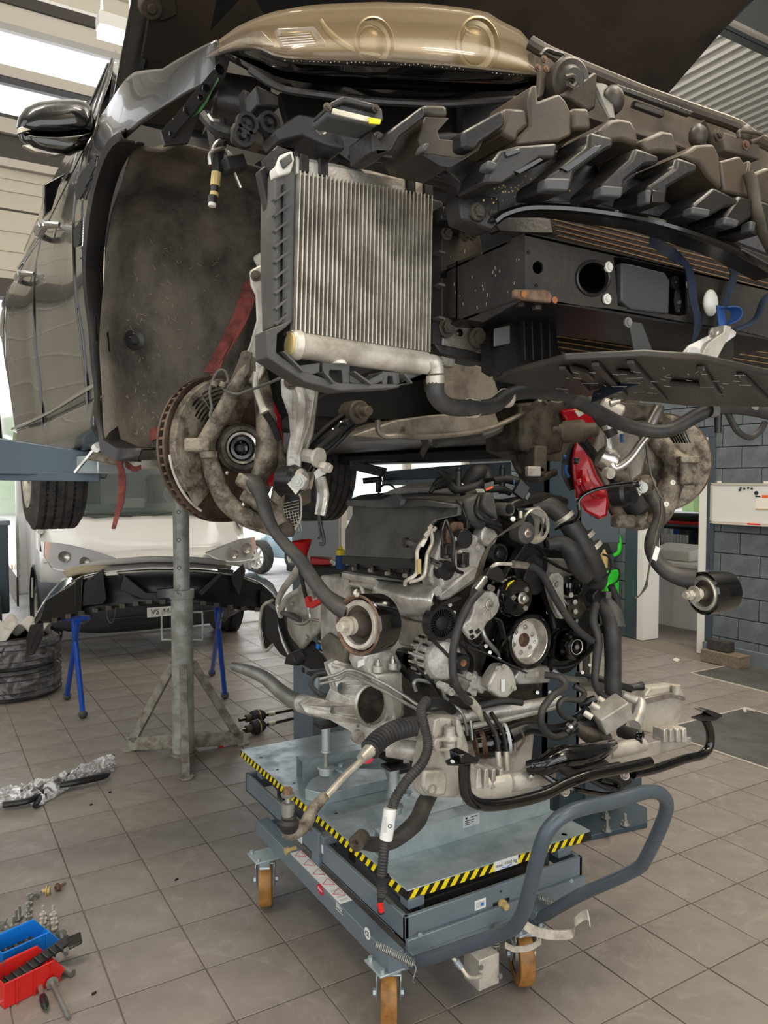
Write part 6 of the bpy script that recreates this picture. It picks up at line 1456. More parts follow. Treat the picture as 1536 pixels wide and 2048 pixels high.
# handle clamps and springs
B().obox(at(836,1906,y=1.92),(.035,0,0),(0,.03,0),(0,0,.018)).build('handle_block','cart_grey',tb,bevel=.003)
B().obox(at(1076,1822,y=1.90),(.035,0,0),(0,.03,0),(0,0,.018)).build('handle_block','cart_grey',tb,bevel=.003)
def spring(p,q,r,turns,wire=.0016,par=tb):
 p,q=V(p),V(q);u,v,d=basis(q-p);P=[]
 for i in range(turns*8+1):a=i/8*2*pi;P.append(p.lerp(q,i/(turns*8))+(u*cos(a)+v*sin(a))*r)
 return B().tube(P,wire,5,1).build('coil_spring','zinc',par)
spring(at(752,1889,y=1.93),at(828,1927,y=1.84),.011,22)
B().tube([at(828,1927,y=1.84),at(832,1938,y=1.83),at(826,1960,y=1.83),at(829,1966,y=1.83)],.0016,6).tube([at(752,1889,y=1.93),at(748,1885,y=1.93)],.002,6,1).build('spring_hook','zinc',tb)
spring(at(1078,1795,y=1.90),at(1118,1808,y=1.84),.009,12)
# foot pump block with pedal and hydraulic line
pb=at(976,1942,y=1.86)
B().box((pb.x-.035,pb.y-.0,pb.z-.055),(pb.x+.045,pb.y+.08,pb.z+.045)).build('pump_block','pale_cast',tb,bevel=.002)
for px,py in((962,1935),(1000,1952),(960,1952)):bolt(at(px,py,y=1.858),NY,.006,.006,'zinc',tb)
B().tube([at(962,1952,y=1.85),at(948,1955,y=1.84),at(935,1952,y=1.84),at(922,1935,y=1.86),at(905,1915,y=1.88)],.006,10).build('pump_line','tube_metal',tb)
B().tube([at(922,1935,y=1.86),at(912,1922,y=1.87)],.010,10,1).build('line_nut','galv',tb)
spring(at(992,1895,y=1.90),at(992,1858,y=1.90),.012,6,.003)
B().cyl(at(992,1900,y=1.90),at(992,1850,y=1.90),.006).build('pump_rod','zinc',tb)
B().strip(W([(1040,1842,1.78),(1070,1862,1.76),(1110,1870,1.74),(1145,1866,1.72),(1150,1845,1.70),(1165,1832,1.68),(1176,1830,1.66),(1178,1842,1.66)]),[(0,.0,.034),(0,0,.03),(0,.01,.03)],.004).build('foot_pedal','tube_metal',tb)
B().strip(W([(1010,1890,1.84),(1030,1898,1.83),(1060,1895,1.82),(1082,1882,1.81)]),[(0,.0,.02)],.004).build('release_pedal','tube_metal',tb)
B().tube(W([(1000,1862,1.86),(1020,1852,1.85),(1040,1848,1.84)]),.008,10).build('pedal_shaft','zinc',tb)
for px,py in((1002,1862),(1030,1854)):bolt(at(px,py,y=1.84),NY,.007,.006,'zinc',tb)
for k in range(5):B().lathe(at(1020+k*2,1872+k*5,y=1.82),(.3,0,-1),[(0,.003),(.003,.003)],8).build('chain_link','zinc',tb)
# ---- cross rails and jack screws standing on the table
cr=thing('cross_rail','galvanised support rail with a white type label across the front of the table','support rail',(1.65,2.12,TZ))
RY=2.16
B().box((1.30,RY,TZ),(2.04,RY+.004,TZ+.085)).box((1.30,RY,TZ+.081),(2.04,RY+.075,TZ+.085)).box((1.30,RY+.071,TZ),(2.04,RY+.075,TZ+.085)).build('rail_profile','galv',cr,bevel=.001)
B().box((1.298,RY,TZ),(1.302,RY+.075,TZ+.006)).build('rail_foot','galv',cr)
p=at(942,1640,y=RY);sticker('type_label',p,(1,0,0),(0,0,1),.075,.042,'label_grey',cr)
for k,(dx,w_)in enumerate(((-.022,.008),(.012,.03),(-.008,.04),(-.01,.034),(-.014,.03))):
 sticker('label_print',p+V((dx,-.0012,(.012,.012,.002,-.005,-.012)[k])),(1,0,0),(0,0,1),w_,.007 if k==0 else .0025,'ink' if k==0 else 'smooth_plastic',cr)
cr2=thing('cross_rail','galvanised support rail at the rear of the lift table under the gearbox','support rail',(1.65,2.95,TZ))
B().box((1.36,2.93,TZ),(2.04,2.934,TZ+.085)).box((1.36,2.93,TZ+.081),(2.04,3.0,TZ+.085)).box((1.36,2.996,TZ),(2.04,3.0,TZ+.085)).build('rail_profile','galv',cr2,bevel=.001)
cr3=thing('swing_bracket','galvanised swivel bracket lying on the table under the steering boot','bracket',at(700,1575,z=TZ))
B().prism([at(610,1600,z=TZ),at(622,1580,z=TZ),at(650,1566,z=TZ),at(690,1555,z=TZ),at(770,1560,z=TZ),at(776,1580,z=TZ),at(650,1610,z=TZ)],(0,0,.045)).build('bracket_plate','galv',cr3,bevel=.003)
B().prism([at(666,1540,z=TZ+.045),at(700,1520,z=TZ+.045),at(722,1530,z=TZ+.045),at(690,1552,z=TZ+.045)],(0,0,.012)).build('bracket_cap','galv',cr3,bevel=.003)
for px,py in((682,1533),(664,1540)):B().hexn(at(px,py,z=TZ+.057),at(px,py,z=TZ+.057)+V((0,0,.012)),.012).build('bracket_bolt','galv',cr3)
def jack(px,pyt,pyb,y,r=.016,lab='',z0=TZ):
 a=at(px,pyb,y=y);top=at(px,pyt,y=y)
 t=thing('jack_screw',lab,'jack screw',(a.x,y,max(z0,a.z)))
 zb=a.z;zt=top.z;h=zt-zb
 B().cyl((a.x,y,zb),(a.x,y,zb+h*.12),r*1.9,r*1.9,20).cyl((a.x,y,zb+h*.12),(a.x,y,zb+h*.16),r*2.3).build('base','galv',t,bevel=.001)
 B().cyl((a.x,y,zb),(a.x,y,zt),r*.6).build('thread','zinc',t)
 B().cyl((a.x,y,zb+h*.5),(a.x,y,zt-h*.1),r*1.15,r*1.15,20).cyl((a.x,y,zb+h*.46),(a.x,y,zb+h*.5),r*1.4).cyl((a.x,y,zt-h*.1),(a.x,y,zt),r*1.3,r*1.3,20).build('sleeve','galv',t,bevel=.001)
 B().box((a.x-.035,y-.03,zt),(a.x+.035,y+.03,zt+.012)).build('saddle','satin_black',t,bevel=.003)
 return t
jack(652,1452,1548,2.35,.013,'galvanised jack screw on the table under the pierced subframe plate')
jack(788,1535,1625,2.19,.014,'galvanised jack screw on the front rail beside the corrugated loom',TZ+.085)
jack(636,1350,1402,2.6,.012,'short jack sleeve above the left subframe leg at the rear')
jack(808,1540,1590,2.3,.013,'galvanised jack screw behind the one on the front rail')
B().prism([at(752,1512,y=2.2),at(770,1506,y=2.2),at(808,1520,y=2.2),at(806,1532,y=2.2),at(790,1534,y=2.2)],(0,.05,0)).build('saddle_plate','satin_black',cr,bevel=.003)
p=at(733,1512,y=2.12);B().lathe(p,(-.3,-.9,.2),[(0,0),(.004,.0),(.004,.024),(0,.024)],24).build('red_badge','red_ink',cr)
# ================= FRONT SUBFRAME AND STEERING =================
sf=thing('front_subframe','cast aluminium front subframe with steering rack and bent black tubes lying on the table','subframe',(1.6,2.2,.5))
def sp(name,pts,th,m='pale_cast',bev=.005,par=None,holes=(),solid=0,dir=(0,1,0),**k):
 return B().prism(W(pts),V(dir)*th,[W(h)for h in holes]).build(name,m,par or sf,bevel=bev,**k)
def st_(name,pts,r,m='hose',par=None,n=5,seg=12,**k):
 return B().tube(W(pts),r,seg,n,**k).build(name,m,par or sf)
def circ(px,py,rx,ry,y,n=24):return[(px+rx*cos(2*pi*i/n),py+ry*sin(2*pi*i/n),y)for i in range(n)]
# left plate with the big round opening
lp=sp('side_plate',[(655,1328,2.30),(672,1320,2.30),(700,1330,2.28),(740,1350,2.22),(770,1356,2.18),(800,1352,2.14),(806,1380,2.14),(808,1430,2.14),(776,1452,2.16),(752,1482,2.18),(735,1492,2.2),(715,1478,2.22),(700,1462,2.24),(660,1440,2.28),(612,1426,2.34),(602,1410,2.36),(625,1395,2.32),(658,1402,2.3),(668,1380,2.3)],.03,'cast_alu',.004,None,[circ(745,1411,32,40,2.19),circ(684,1377,9,12,2.26,14),circ(665,1421,5,7,2.28,12)])
B().tube(W(circ(745,1411,33,42,2.185,24)+[(778,1411,2.185)]),.006,8,1).build('opening_rim','cast_alu',lp)
B().tube(W([(664,1330,2.29),(700,1342,2.27),(745,1362,2.2),(775,1380,2.16),(790,1430,2.13),(776,1450,2.13)]),.009,8).build('plate_rib','cast_alu',lp)
sp('plate_inside',[(720,1370,2.30),(800,1370,2.24),(800,1450,2.24),(720,1450,2.30)],.02,'dark_cast',.002,lp)
B().lathe(W([(719,1475,2.17)])[0],NY,[(-.02,.022),(.0,.022),(.0,.008),(-.004,.007),(-.004,0)],20).build('mount_eye','cast_alu',lp)
for px,py in((742,1352),(738,1450),(716,1452)):bolt(at(px,py,y=2.17),NY,.004,.004,'zinc',lp)
# rear leg of flattened bright tube
st_('rear_leg',[(466,1332,2.95),(500,1342,2.85),(530,1356,2.75),(560,1382,2.66),(590,1402,2.58),(622,1412,2.5),(650,1420,2.42)],[.016,.022,.024,.026,.028,.030,.030],'zinc',ratio=1.1)
st_('leg_socket',[(602,1406,2.55),(640,1416,2.45),(680,1424,2.35)],[.034,.036,.03],'cast_alu')
# engine mount tower on the left
sp('mount_tower',[(725,1330,2.16),(732,1300,2.16),(770,1296,2.16),(795,1310,2.15),(806,1330,2.15),(800,1352,2.15),(735,1350,2.16)],.10,'cast_alu',.008)
sp('mount_post',[(752,1350,2.12),(806,1345,2.12),(806,1430,2.12),(790,1440,2.12),(780,1390,2.12),(756,1372,2.12)],.05,'pale_cast',.006)
for px,py in((756,1332),(786,1326)):
 B().cyl(at(px,py+12,y=2.14),at(px,py,y=2.14),.016).build('mount_boss','pale_cast',sf);B().hexn(at(px,py,y=2.14),at(px,py-8,y=2.14),.008).cyl(at(px,py-8,y=2.14),at(px,py-14,y=2.14),.005).build('mount_nut','bright_metal',sf)
B().obox(at(722,1326,y=2.14),(.012,0,.003),(0,.002,0),(0,0,.010)).build('part_label','label_white',sf)
# brake/power steering lines
st_('steel_line',[(640,1368,2.3),(680,1358,2.26),(700,1350,2.22),(760,1378,2.10),(800,1400,2.05),(850,1425,2.0),(880,1424,2.0),(920,1420,2.0),(938,1432,2.0),(945,1480,1.98)],.0055,'zinc',seg=8)
st_('steel_line',[(640,1358,2.3),(672,1350,2.26),(705,1340,2.22),(765,1365,2.10),(810,1392,2.05),(850,1416,2.0),(900,1410,2.0),(925,1428,1.98),(935,1470,1.98)],.0055,'zinc',seg=8)
st_('line_loop',[(668,1350,2.3),(648,1345,2.34),(630,1352,2.36),(622,1370,2.36),(640,1388,2.34),(655,1392,2.34)],.008,'hose',seg=8)
st_('steel_line',[(832,1382,2.0),(828,1366,2.0),(840,1360,2.0),(880,1372,1.98),(890,1395,1.98),(896,1400,1.98)],.006,'zinc',seg=8)
# steering rack: boot, tie rod, ball joint
st_('rack_tube',[(820,1447,2.05),(900,1437,2.02),(960,1428,2.0),(1040,1415,1.95),(1120,1400,1.92)],.020,'cast_alu',n=2)
st_('rack_tube',[(900,1462,2.03),(1000,1440,1.98),(1110,1412,1.92)],.012,'pale_cast',n=2)
bt=B().bellows(W([(738,1502,1.90),(758,1480,1.92),(785,1463,1.94),(815,1455,1.97),(838,1450,2.0)]),.024,.031,17,18).build('steering_boot','hose',sf)
B().tube(W([(722,1518,1.88),(742,1498,1.90)]),[.014,.022],12,1).build('boot_clip','tube_metal',bt)
st_('tie_rod',[(730,1515,1.89),(690,1552,1.86),(655,1590,1.83),(640,1605,1.82)],[.010,.010,.009,.010],'tube_metal')
st_('tie_rod_end',[(650,1592,1.83),(625,1620,1.81),(610,1650,1.79),(585,1665,1.78),(570,1662,1.78)],[.014,.016,.018,.020,.016],'dirty_alu')
B().lathe(at(578,1655,y=1.76),PZ,[(-.01,0),(-.01,.018),(.0,.024),(.014,.026),(.022,.018),(.028,.020),(.034,.014)],20).build('joint_boot','rubber',sf)
B().lathe(at(576,1632,y=1.76),PZ,[(-.01,.014),(.02,.0165),(.034,.0165),(.036,.008),(.05,.006),(.05,.016),(.056,.018),(.058,.010),(.07,.010),(.072,0)],20).build('ball_stud','zinc',sf)
B().hexn(at(575,1590,y=1.76),at(575,1576,y=1.76),.012).build('stud_nut','rusty',sf)
B().obox(at(655,1594,y=1.82),(.005,0,.0),(0,.002,0),(0,0,.002)).build('paint_mark','yellow_plastic',sf)
# lower left arm (black forged) with bush eye
st_('tension_strut',[(862,1585,1.95),(848,1610,1.90),(835,1640,1.86),(810,1665,1.82),(780,1685,1.80),(745,1688,1.79),(722,1684,1.78)],[.024,.026,.026,.024,.020,.020,.018],'hose')
B().lathe(at(716,1683,y=1.765),V((-.8,-.55,0)),[(-.03,.022),(.012,.022),(.012,.012),(.008,.011),(.008,.006),(.002,.005),(.002,0)],22).build('strut_eye','dark_cast',sf)
st_('black_bracket',[(826,1535,2.05),(822,1515,2.05),(832,1508,2.05),(842,1520,2.04),(838,1540,2.04)],.007,'satin_black',seg=8)
# front crossmember of the subframe
st_('cross_tube',[(775,1495,2.08),(830,1502,2.02),(880,1510,1.98)],[.03,.032,.03],'cast_alu')
bm_=sp('corner_bracket',[(868,1442,1.90),(885,1436,1.90),(918,1438,1.90),(930,1465,1.90),(938,1490,1.90),(942,1545,1.90),(940,1585,1.90),(920,1590,1.90),(905,1597,1.90),(850,1595,1.90),(842,1580,1.90),(843,1545,1.90),(850,1510,1.90),(856,1470,1.90)],.06,'pale_cast',.008)
sp('bracket_face',[(848,1542,1.875),(890,1540,1.875),(896,1560,1.875),(892,1592,1.875),(858,1594,1.875),(845,1575,1.875)],.02,'pale_cast',.008,bm_)
B().lathe(at(864,1579,y=1.873),NY,[(-.004,.016),(.002,.016),(.002,.012),(-.006,.010),(-.006,0)],20).build('bush_hole','bright_metal',bm_)
sp('mount_clamp',[(872,1478,1.86),(924,1476,1.86),(928,1486,1.86),(924,1502,1.86),(872,1504,1.86),(868,1490,1.86)],.02,'pale_cast',.004,bm_,[[(880,1484,1.86),(916,1483,1.86),(916,1496,1.86),(880,1498,1.86)]])
B().lathe(at(899,1492,y=1.88),PZ,[(-.03,.018),(.012,.018),(.022,.026),(.026,.026),(.034,.018),(.058,.017),(.060,.013),(.062,.008),(.056,0)],24).build('mount_bush','pale_cast',bm_)
sp('clamp_wing',[(870,1440,1.87),(880,1436,1.87),(882,1462,1.87),(872,1480,1.87),(866,1470,1.87)],.03,'pale_cast',.004,bm_)
sp('clamp_wing',[(914,1438,1.87),(922,1442,1.87),(928,1470,1.87),(920,1480,1.87),(914,1462,1.87)],.03,'pale_cast',.004,bm_)
for a,b in((856,1520),(930,1575)):B().ball(at(a,b,y=1.88),.01,10).build('cast_boss','pale_cast',bm_)
cm=B().loft([[at(px,py0+(py1-py0)*k,y=yy+dy)for k,dy in((0,.0),(.0,.05),(1,.05),(1,.0),(.75,-.012),(.3,-.012))]for px,py0,py1,yy in((925,1560,1608,1.84),(960,1558,1604,1.80),(1010,1548,1592,1.78),(1040,1545,1588,1.78),(1075,1536,1575,1.78),(1110,1526,1566,1.78))]).build('crossmember','pale_cast',sf,bevel=.004)
for px in(955,970,985,1000):sp('cross_rib',[(px,1540,1.785),(px+7,1536,1.785),(px+9,1575,1.775),(px-2,1580,1.775)],.05,'cast_alu',.003,cm)
st_('cross_sleeve',[(1020,1566,1.78),(1060,1556,1.78),(1100,1545,1.78)],[.028,.030,.028],'cast_alu',n=2)
bolt(at(1064,1554,y=1.745),NY,.008,.008,'bright_metal',sf)
cm2=B().loft([[at(px,py0+(py1-py0)*k,y=yy+dy)for k,dy in((0,.0),(.0,.06),(1,.06),(1,.0))]for px,py0,py1,yy in((1190,1508,1545,1.80),(1230,1495,1535,1.80),(1280,1490,1522,1.80),(1330,1478,1505,1.80),(1382,1474,1490,1.80))]).build('crossmember','pale_cast',sf,bevel=.004)
for px in(1332,1345,1358,1370):sp('cross_rib',[(px-4,1462-px*.01+12,1.79),(px+3,1455,1.79),(px+5,1484,1.785),(px-4,1486,1.785)],.05,'cast_alu',.003,cm2)
st_('cross_sleeve',[(1215,1505,1.82),(1250,1497,1.82),(1285,1490,1.82)],[.026,.028,.026],'pale_cast',n=2)
# black wrapped middle with looms
st_('cable_bundle',[(1055,1535,1.76),(1090,1530,1.72),(1120,1515,1.70),(1160,1512,1.70),(1200,1500,1.72),(1225,1490,1.78)],[.02,.032,.036,.036,.030,.02],'gloss_black')
st_('cable_bundle',[(1105,1520,1.70),(1130,1540,1.68),(1150,1548,1.68),(1180,1540,1.68),(1210,1530,1.7)],.016,'rubber')
st_('cable_bundle',[(1062,1530,1.74),(1085,1548,1.72),(1120,1570,1.70),(1165,1582,1.68),(1220,1590,1.68),(1242,1586,1.68),(1238,1572,1.68),(1200,1560,1.68)],.009,'gloss_black',seg=8)
st_('cable_bundle',[(1180,1560,1.68),(1210,1575,1.66),(1240,1580,1.66),(1236,1560,1.66),(1190,1548,1.66)],.007,'rubber',seg=8)
sp('wrapped_loom',[(1110,1500,1.72),(1150,1494,1.72),(1200,1520,1.72),(1205,1545,1.72),(1160,1560,1.72),(1120,1530,1.72)],.05,'rubber',.014)
sp('centre_bracket',[(1185,1545,1.70),(1260,1530,1.70),(1268,1570,1.70),(1240,1582,1.70),(1190,1570,1.70)],.05,'satin_black',.010)
# anti-roll style bent black tubes with their end plates
t1=st_('support_tube',[(929,1528,1.60),(929,1560,1.60),(934,1590,1.60),(955,1607,1.60),(990,1610,1.60),(1040,1602,1.60),(1090,1588,1.60),(1130,1568,1.60),(1180,1550,1.60),(1240,1538,1.60),(1300,1524,1.60)],[.0165]*10+[.0165],'gloss_black',n=6,seg=16)
t2=st_('support_tube',[(1265,1548,1.66),(1310,1538,1.66),(1370,1518,1.66),(1402,1510,1.66),(1418,1494,1.66),(1420,1465,1.66),(1410,1438,1.66)],.0155,'gloss_black',n=6,seg=16)
sp('tube_foot',[(895,1528,1.57),(925,1530,1.57),(958,1520,1.57),(960,1512,1.60),(900,1516,1.62),(890,1521,1.60)],-.004,'satin_black',.0015,t1,dir=(0,0,1))
sp('tube_saddle',[(922,1528,1.57),(920,1510,1.57),(935,1505,1.57),(955,1518,1.57),(958,1528,1.57)],.05,'gloss_black',.004,t1)
B().lathe(at(905,1523,y=1.565),(0,-.6,.8),[(0,.006),(.001,.005),(0,0)],12).build('foot_hole','label_grey',t1)
sp('tube_foot',[(1382,1433,1.62),(1410,1424,1.66),(1444,1432,1.64),(1430,1440,1.62),(1400,1440,1.60)],-.004,'satin_black',.0015,t2,dir=(0,0,1))
sp('tube_saddle',[(1406,1422,1.63),(1420,1420,1.63),(1446,1430,1.63),(1446,1435,1.63),(1430,1438,1.63)],.04,'gloss_black',.004,t2)
for px,py,y in((1250,1551,1.62),(1130,1583,1.62)):
 bolt(at(px,py,y=y),NY,.009,.009,'bright_metal',sf);B().cyl(at(px,py,y=y),at(px,py,y=y+.02),.014).build('bolt_spacer','tube_metal',sf)
# electric motor and hoses on the rack
mo=B().lathe(at(952,1490,y=1.98),V((.9,-.42,.12)),[(0,0),(0,.046),(.03,.048),(.035,.050),(.10,.050),(.105,.042),(.115,.040),(.115,0)],28).build('steering_motor','gloss_black',sf)
B().lathe(at(952,1490,y=1.98),V((.9,-.42,.12)),[(-.004,0),(-.004,.040),(.012,.047),(.028,.0485)],24).build('motor_end','rusty',mo)
B().lathe(at(1010,1478,y=1.90),V((.9,-.42,.12)),[(0,.049),(.008,.0505),(.010,.049)],24).build('motor_band','label_grey',mo)
st_('rack_housing',[(1020,1470,1.92),(1060,1455,1.9),(1110,1462,1.88),(1160,1450,1.86),(1200,1440,1.86)],[.03,.022,.022,.026,.028],'satin_black')
st_('rack_housing',[(1150,1450,1.86),(1180,1470,1.84),(1215,1480,1.82)],[.02,.03,.026],'dark_cast')
for dx in(0,16):
 st_('steering_hose',[(966+dx,1425,1.95),(978+dx,1445,1.92),(992+dx,1470,1.88),(998+dx,1505,1.86)],.0075,'rubber',seg=8)
 st_('hose_ferrule',[(996+dx,1503,1.86),(998+dx,1540,1.85)],.0095,'tube_metal',n=1)
st_('steering_line',[(1035,1500,1.84),(1048,1480,1.84),(1044,1465,1.84),(1038,1460,1.84)],.004,'warm_fill',seg=8)
st_('hose_line',[(1090,1350,1.9),(1120,1355,1.86),(1130,1372,1.84),(1105,1392,1.82),(1085,1420,1.82),(1084,1452,1.82),(1105,1474,1.82),(1130,1470,1.82),(1142,1455,1.82)],.012,'hose')
B().tube(W([(1132,1466,1.82),(1150,1445,1.82)]),[.015,.013],12,1).build('hose_nozzle','satin_black',sf)
B().lathe(at(1142,1454,y=1.82),RT*.7+UP*.6,[(-.008,.014),(-.008,.0165),(.006,.0165),(.006,.014)],16).build('hose_clamp','bright_metal',sf)
st_('hose_line',[(1148,1372,1.88),(1168,1385,1.86),(1160,1400,1.84),(1130,1398,1.84),(1118,1410,1.84),(1125,1430,1.84),(1150,1442,1.84)],.010,'hose')
st_('hose_line',[(1045,1405,1.9),(1010,1402,1.92),(975,1408,1.94),(950,1415,1.96)],.012,'rubber')
# oil cooler block, right brackets and open hose
oc=B().obox(at(1222,1428,y=1.80),(RT*.62+UP*.40)*.075,(RT*.35-UP*.72+FW*.4)*.042,(RT*.4-UP*.3-FW*.8)*.035).build('oil_cooler','pale_cast',sf,bevel=.004)
for px,py in((1168,1425),(1182,1408),(1196,1396)):B().cyl(at(px,py,y=1.84),at(px+16,py+10,y=1.82),.011).build('cooler_port','tube_metal',oc)
st_('cooler_hose',[(1150,1438,1.86),(1162,1430,1.86),(1176,1418,1.84)],.014,'satin_black');st_('cooler_hose',[(1160,1410,1.88),(1175,1404,1.86),(1190,1398,1.85)],.014,'satin_black')
rb_=sp('right_bracket',[(1292,1388,2.02),(1300,1376,2.02),(1345,1370,2.02),(1362,1372,2.02),(1372,1398,2.02),(1368,1420,2.02),(1352,1455,2.02),(1300,1468,2.02),(1278,1460,2.02),(1285,1410,2.02)],.05,'pale_cast',.006)
sp('bracket_flange',[(1285,1398,2.0),(1345,1385,2.0),(1372,1395,2.0),(1370,1402,2.0),(1345,1396,2.0),(1288,1410,2.0)],.08,'bright_metal',.003,rb_)
B().cyl(at(1352,1388,y=2.0),at(1352,1370,y=2.0),.014,.018).build('bracket_pin','pale_cast',rb_)
st_('right_pipe',[(1245,1388,1.98),(1270,1400,1.96),(1282,1405,1.94),(1278,1430,1.92),(1270,1450,1.9)],[.014,.016,.018,.02,.022],'cast_alu')
st_('open_hose',[(1240,1462,1.90),(1260,1468,1.86),(1282,1478,1.82)],[.022,.024,.026],'rubber')
B().lathe(at(1284,1479,y=1.815),V((.55,-.8,-.1)),[(-.02,.024),(-.016,.028),(-.006,.028),(0,.030),(.004,.028),(.002,.022),(-.02,.020),(-.02,0)],22).build('quick_coupling','gloss_black',sf)
st_('heater_pipe',[(1150,1348,2.1),(1190,1355,2.05),(1230,1368,2.0),(1262,1378,1.98)],[.010,.012,.013,.014],'satin_black')
B().lathe(at(1284,1372,y=1.97),V((.9,-.4,.1)),[(-.05,.014),(-.02,.014),(0,.018),(.004,.016),(0,.012),(-.01,.011),(-.01,0)],18).build('pipe_coupling','satin_black',sf)
st_('rod',[(1255,1545,1.9),(1320,1540,1.9),(1360,1520,1.9)],.006,'dark_cast',n=2)
# corrugated wiring loom hanging over the table's front corner
lm=thing('wiring_loom','black corrugated wiring loom with a white label hanging down over the table corner','wiring loom',at(765,1790,y=1.72))
B().bellows(W([(848,1412,1.90),(852,1402,1.88),(842,1420,1.84),(848,1450,1.80),(856,1490,1.77),(845,1525,1.75),(815,1560,1.73),(790,1600,1.72),(776,1650,1.71)]),.0125,.0145,62,12).build('corrugated_sleeve','hose',lm)
B().bellows(W([(772,1650,1.71),(768,1700,1.70),(764,1750,1.70),(764,1790,1.70)]),.0125,.014,26,12).build('corrugated_sleeve','hose',lm)
B().tube(W([(850,1415,1.90),(862,1404,1.92),(880,1406,1.96),(905,1420,2.0)]),.016,10).build('loom_head','rubber',lm)
lt=B().tube(W([(780,1618,1.705),(776,1650,1.70),(772,1678,1.70)]),.0175,14,2).build('label_sleeve','label_white',lm)
B().obox(at(770,1650,y=1.682),RT*.004,FW*.0008,UP*.02).build('barcode','label_grey',lt)
B().lathe(at(780,1652,y=1.683),-FW,[(.001,.0055),(.0015,.0055),(.0015,.004),(.001,.004)],16).build('label_logo','ink',lt)
B().lathe(at(765,1757,y=1.70),PZ,[(-.008,.014),(-.008,.019),(.008,.019),(.008,.014)],12).build('loom_clip','rubber',lm)
st_('lead',[(764,1788,1.70),(760,1806,1.70),(762,1826,1.70)],[.012,.007,.009],'rubber',lm);st_('lead',[(768,1788,1.70),(776,1800,1.70),(784,1806,1.70)],.006,'grey_plastic',lm)
st_('red_tip',[(760,1808,1.69),(763,1822,1.69)],.008,'red_plastic',lm,n=1)
# ================= ENGINE =================
en=thing('engine','removed engine with belt pulleys, hoses and gearbox sitting on the lift table','engine',(1.65,2.5,.75))
EY=1.93
def ep(name,pts,th,m='black_plastic',bev=.004,par=None,holes=(),**k):return sp(name,pts,th,m,bev,par or en,holes,**k)
def et(name,pts,r,m='hose',par=None,n=5,seg=12,**k):return st_(name,pts,r,m,par or en,n,seg,**k)
def el(name,px,py,y,prof,m='gloss_black',par=None,seg=36,ax=NY):return B().lathe(at(px,py,y=y),ax,prof,seg).build(name,m,par or en)
# core masses: block, sump, heads
B().loft([[V((x0,y,.80)),V((x1,y,.80)),V((x1+.06,y,1.10)),V((x1+.10,y,1.36)),V((1.80,y,1.44)),V((1.60,y,1.44)),V((x0-.10,y,1.36)),V((x0-.06,y,1.10))]for y,x0,x1 in((2.06,1.52,1.88),(2.62,1.50,1.90))]).build('engine_block','dark_cast',en,bevel=.02)
B().loft([[V((1.50,y,.62+z)),V((1.86,y,.62+z)),V((1.88,y,.82)),V((1.50,y,.82))]for y,z in((2.06,0),(2.5,.03),(2.6,.08))]).build('oil_sump','cast_alu',en,bevel=.02)
B().loft([[V((1.44,y,1.36)),V((1.90,y,1.36)),V((1.86,y,1.56)),V((1.74,y,1.63)),V((1.56,y,1.63)),V((1.45,y,1.58))]for y in(2.06,2.62)]).build('intake_manifold','satin_black',en,bevel=.03)
# timing cover
ep('timing_cover',[(868,1190,2.06),(880,1120,2.06),(900,1080,2.06),(960,1060,2.06),(1050,1090,2.06),(1120,1100,2.06),(1180,1150,2.06),(1200,1220,2.06),(1190,1300,2.06),(1140,1345,2.06),(1050,1370,2.06),(960,1350,2.06),(920,1290,2.06),(890,1240,2.06)],.03,'satin_black')
ep('front_casting',[(1040,1340,1.99),(1098,1332,1.99),(1102,1345,1.99),(1100,1366,1.99),(1040,1370,1.99),(1028,1356,1.99)],.08,'cast_alu',.006)
ep('casting_recess',[(1052,1346,1.985),(1078,1343,1.985),(1078,1354,1.985),(1052,1357,1.985)],.004,'pale_cast',.002)
ep('head_casting',[(860,1150,1.99),(890,1060,1.99),(960,1070,1.99),(975,1100,1.99),(950,1165,1.99),(900,1198,1.99),(868,1190,1.99)],.06,'cast_alu',.008)
ep('head_casting',[(1075,1115,2.03),(1130,1118,2.03),(1160,1150,2.03),(1150,1200,2.03),(1110,1190,2.03),(1080,1150,2.03)],.06,'cast_alu',.008)
ep('diagonal_casting',[(878,1188,1.97),(950,1132,1.97),(968,1140,1.97),(962,1152,1.97),(900,1198,1.97),(882,1202,1.97)],.03,'cast_alu',.008)
# crank pulley
ck=el('crank_pulley',1060,1283,EY,[(-.085,.05),(-.085,.086),(-.078,.088),(-.076,.082),(-.070,.082),(-.068,.090),(-.045,.090),(-.043,.085),(-.040,.085),(-.038,.092),(-.006,.092),(.0,.089),(.0,.078),(-.004,.073)],'gloss_black')
el('pulley_rim',1060,1283,EY,[(.0005,.0775),(.002,.076),(.001,.0735),(-.03,.069),(-.036,.064)],'bright_metal',ck,44)
el('pulley_web',1060,1283,EY,[(-.036,.067),(-.038,.050),(-.034,.036),(-.03,.024),(-.03,.022),(-.05,.022)],'cast_alu',ck)
el('hub_bore',1060,1283,EY,[(-.029,.024),(-.028,.022),(-.045,.02),(-.05,.018),(-.05,0)],'rusty',ck)
cc=at(1060,1283,y=EY-.0)
for k in range(6):
 a=k*pi/3+.3;p=cc+V((cos(a)*.043,.035,sin(a)*.043));bolt(p,NY,.006,.006,'bright_metal',ck)
 a+=.5;p=cc+V((cos(a)*.056,.037,sin(a)*.056))
 if k%2:B().lathe(p,NY,[(0,.006),(.001,.005),(-.002,0)],8).build('web_hole','gloss_black',ck)
for j,r in enumerate((.0915,.0915,.0915,.0915)):el('pulley_groove',1060,1283,EY+.010+j*.006,[(0,.0915),(.001,.0935),(.002,.0915)],'satin_black',ck)
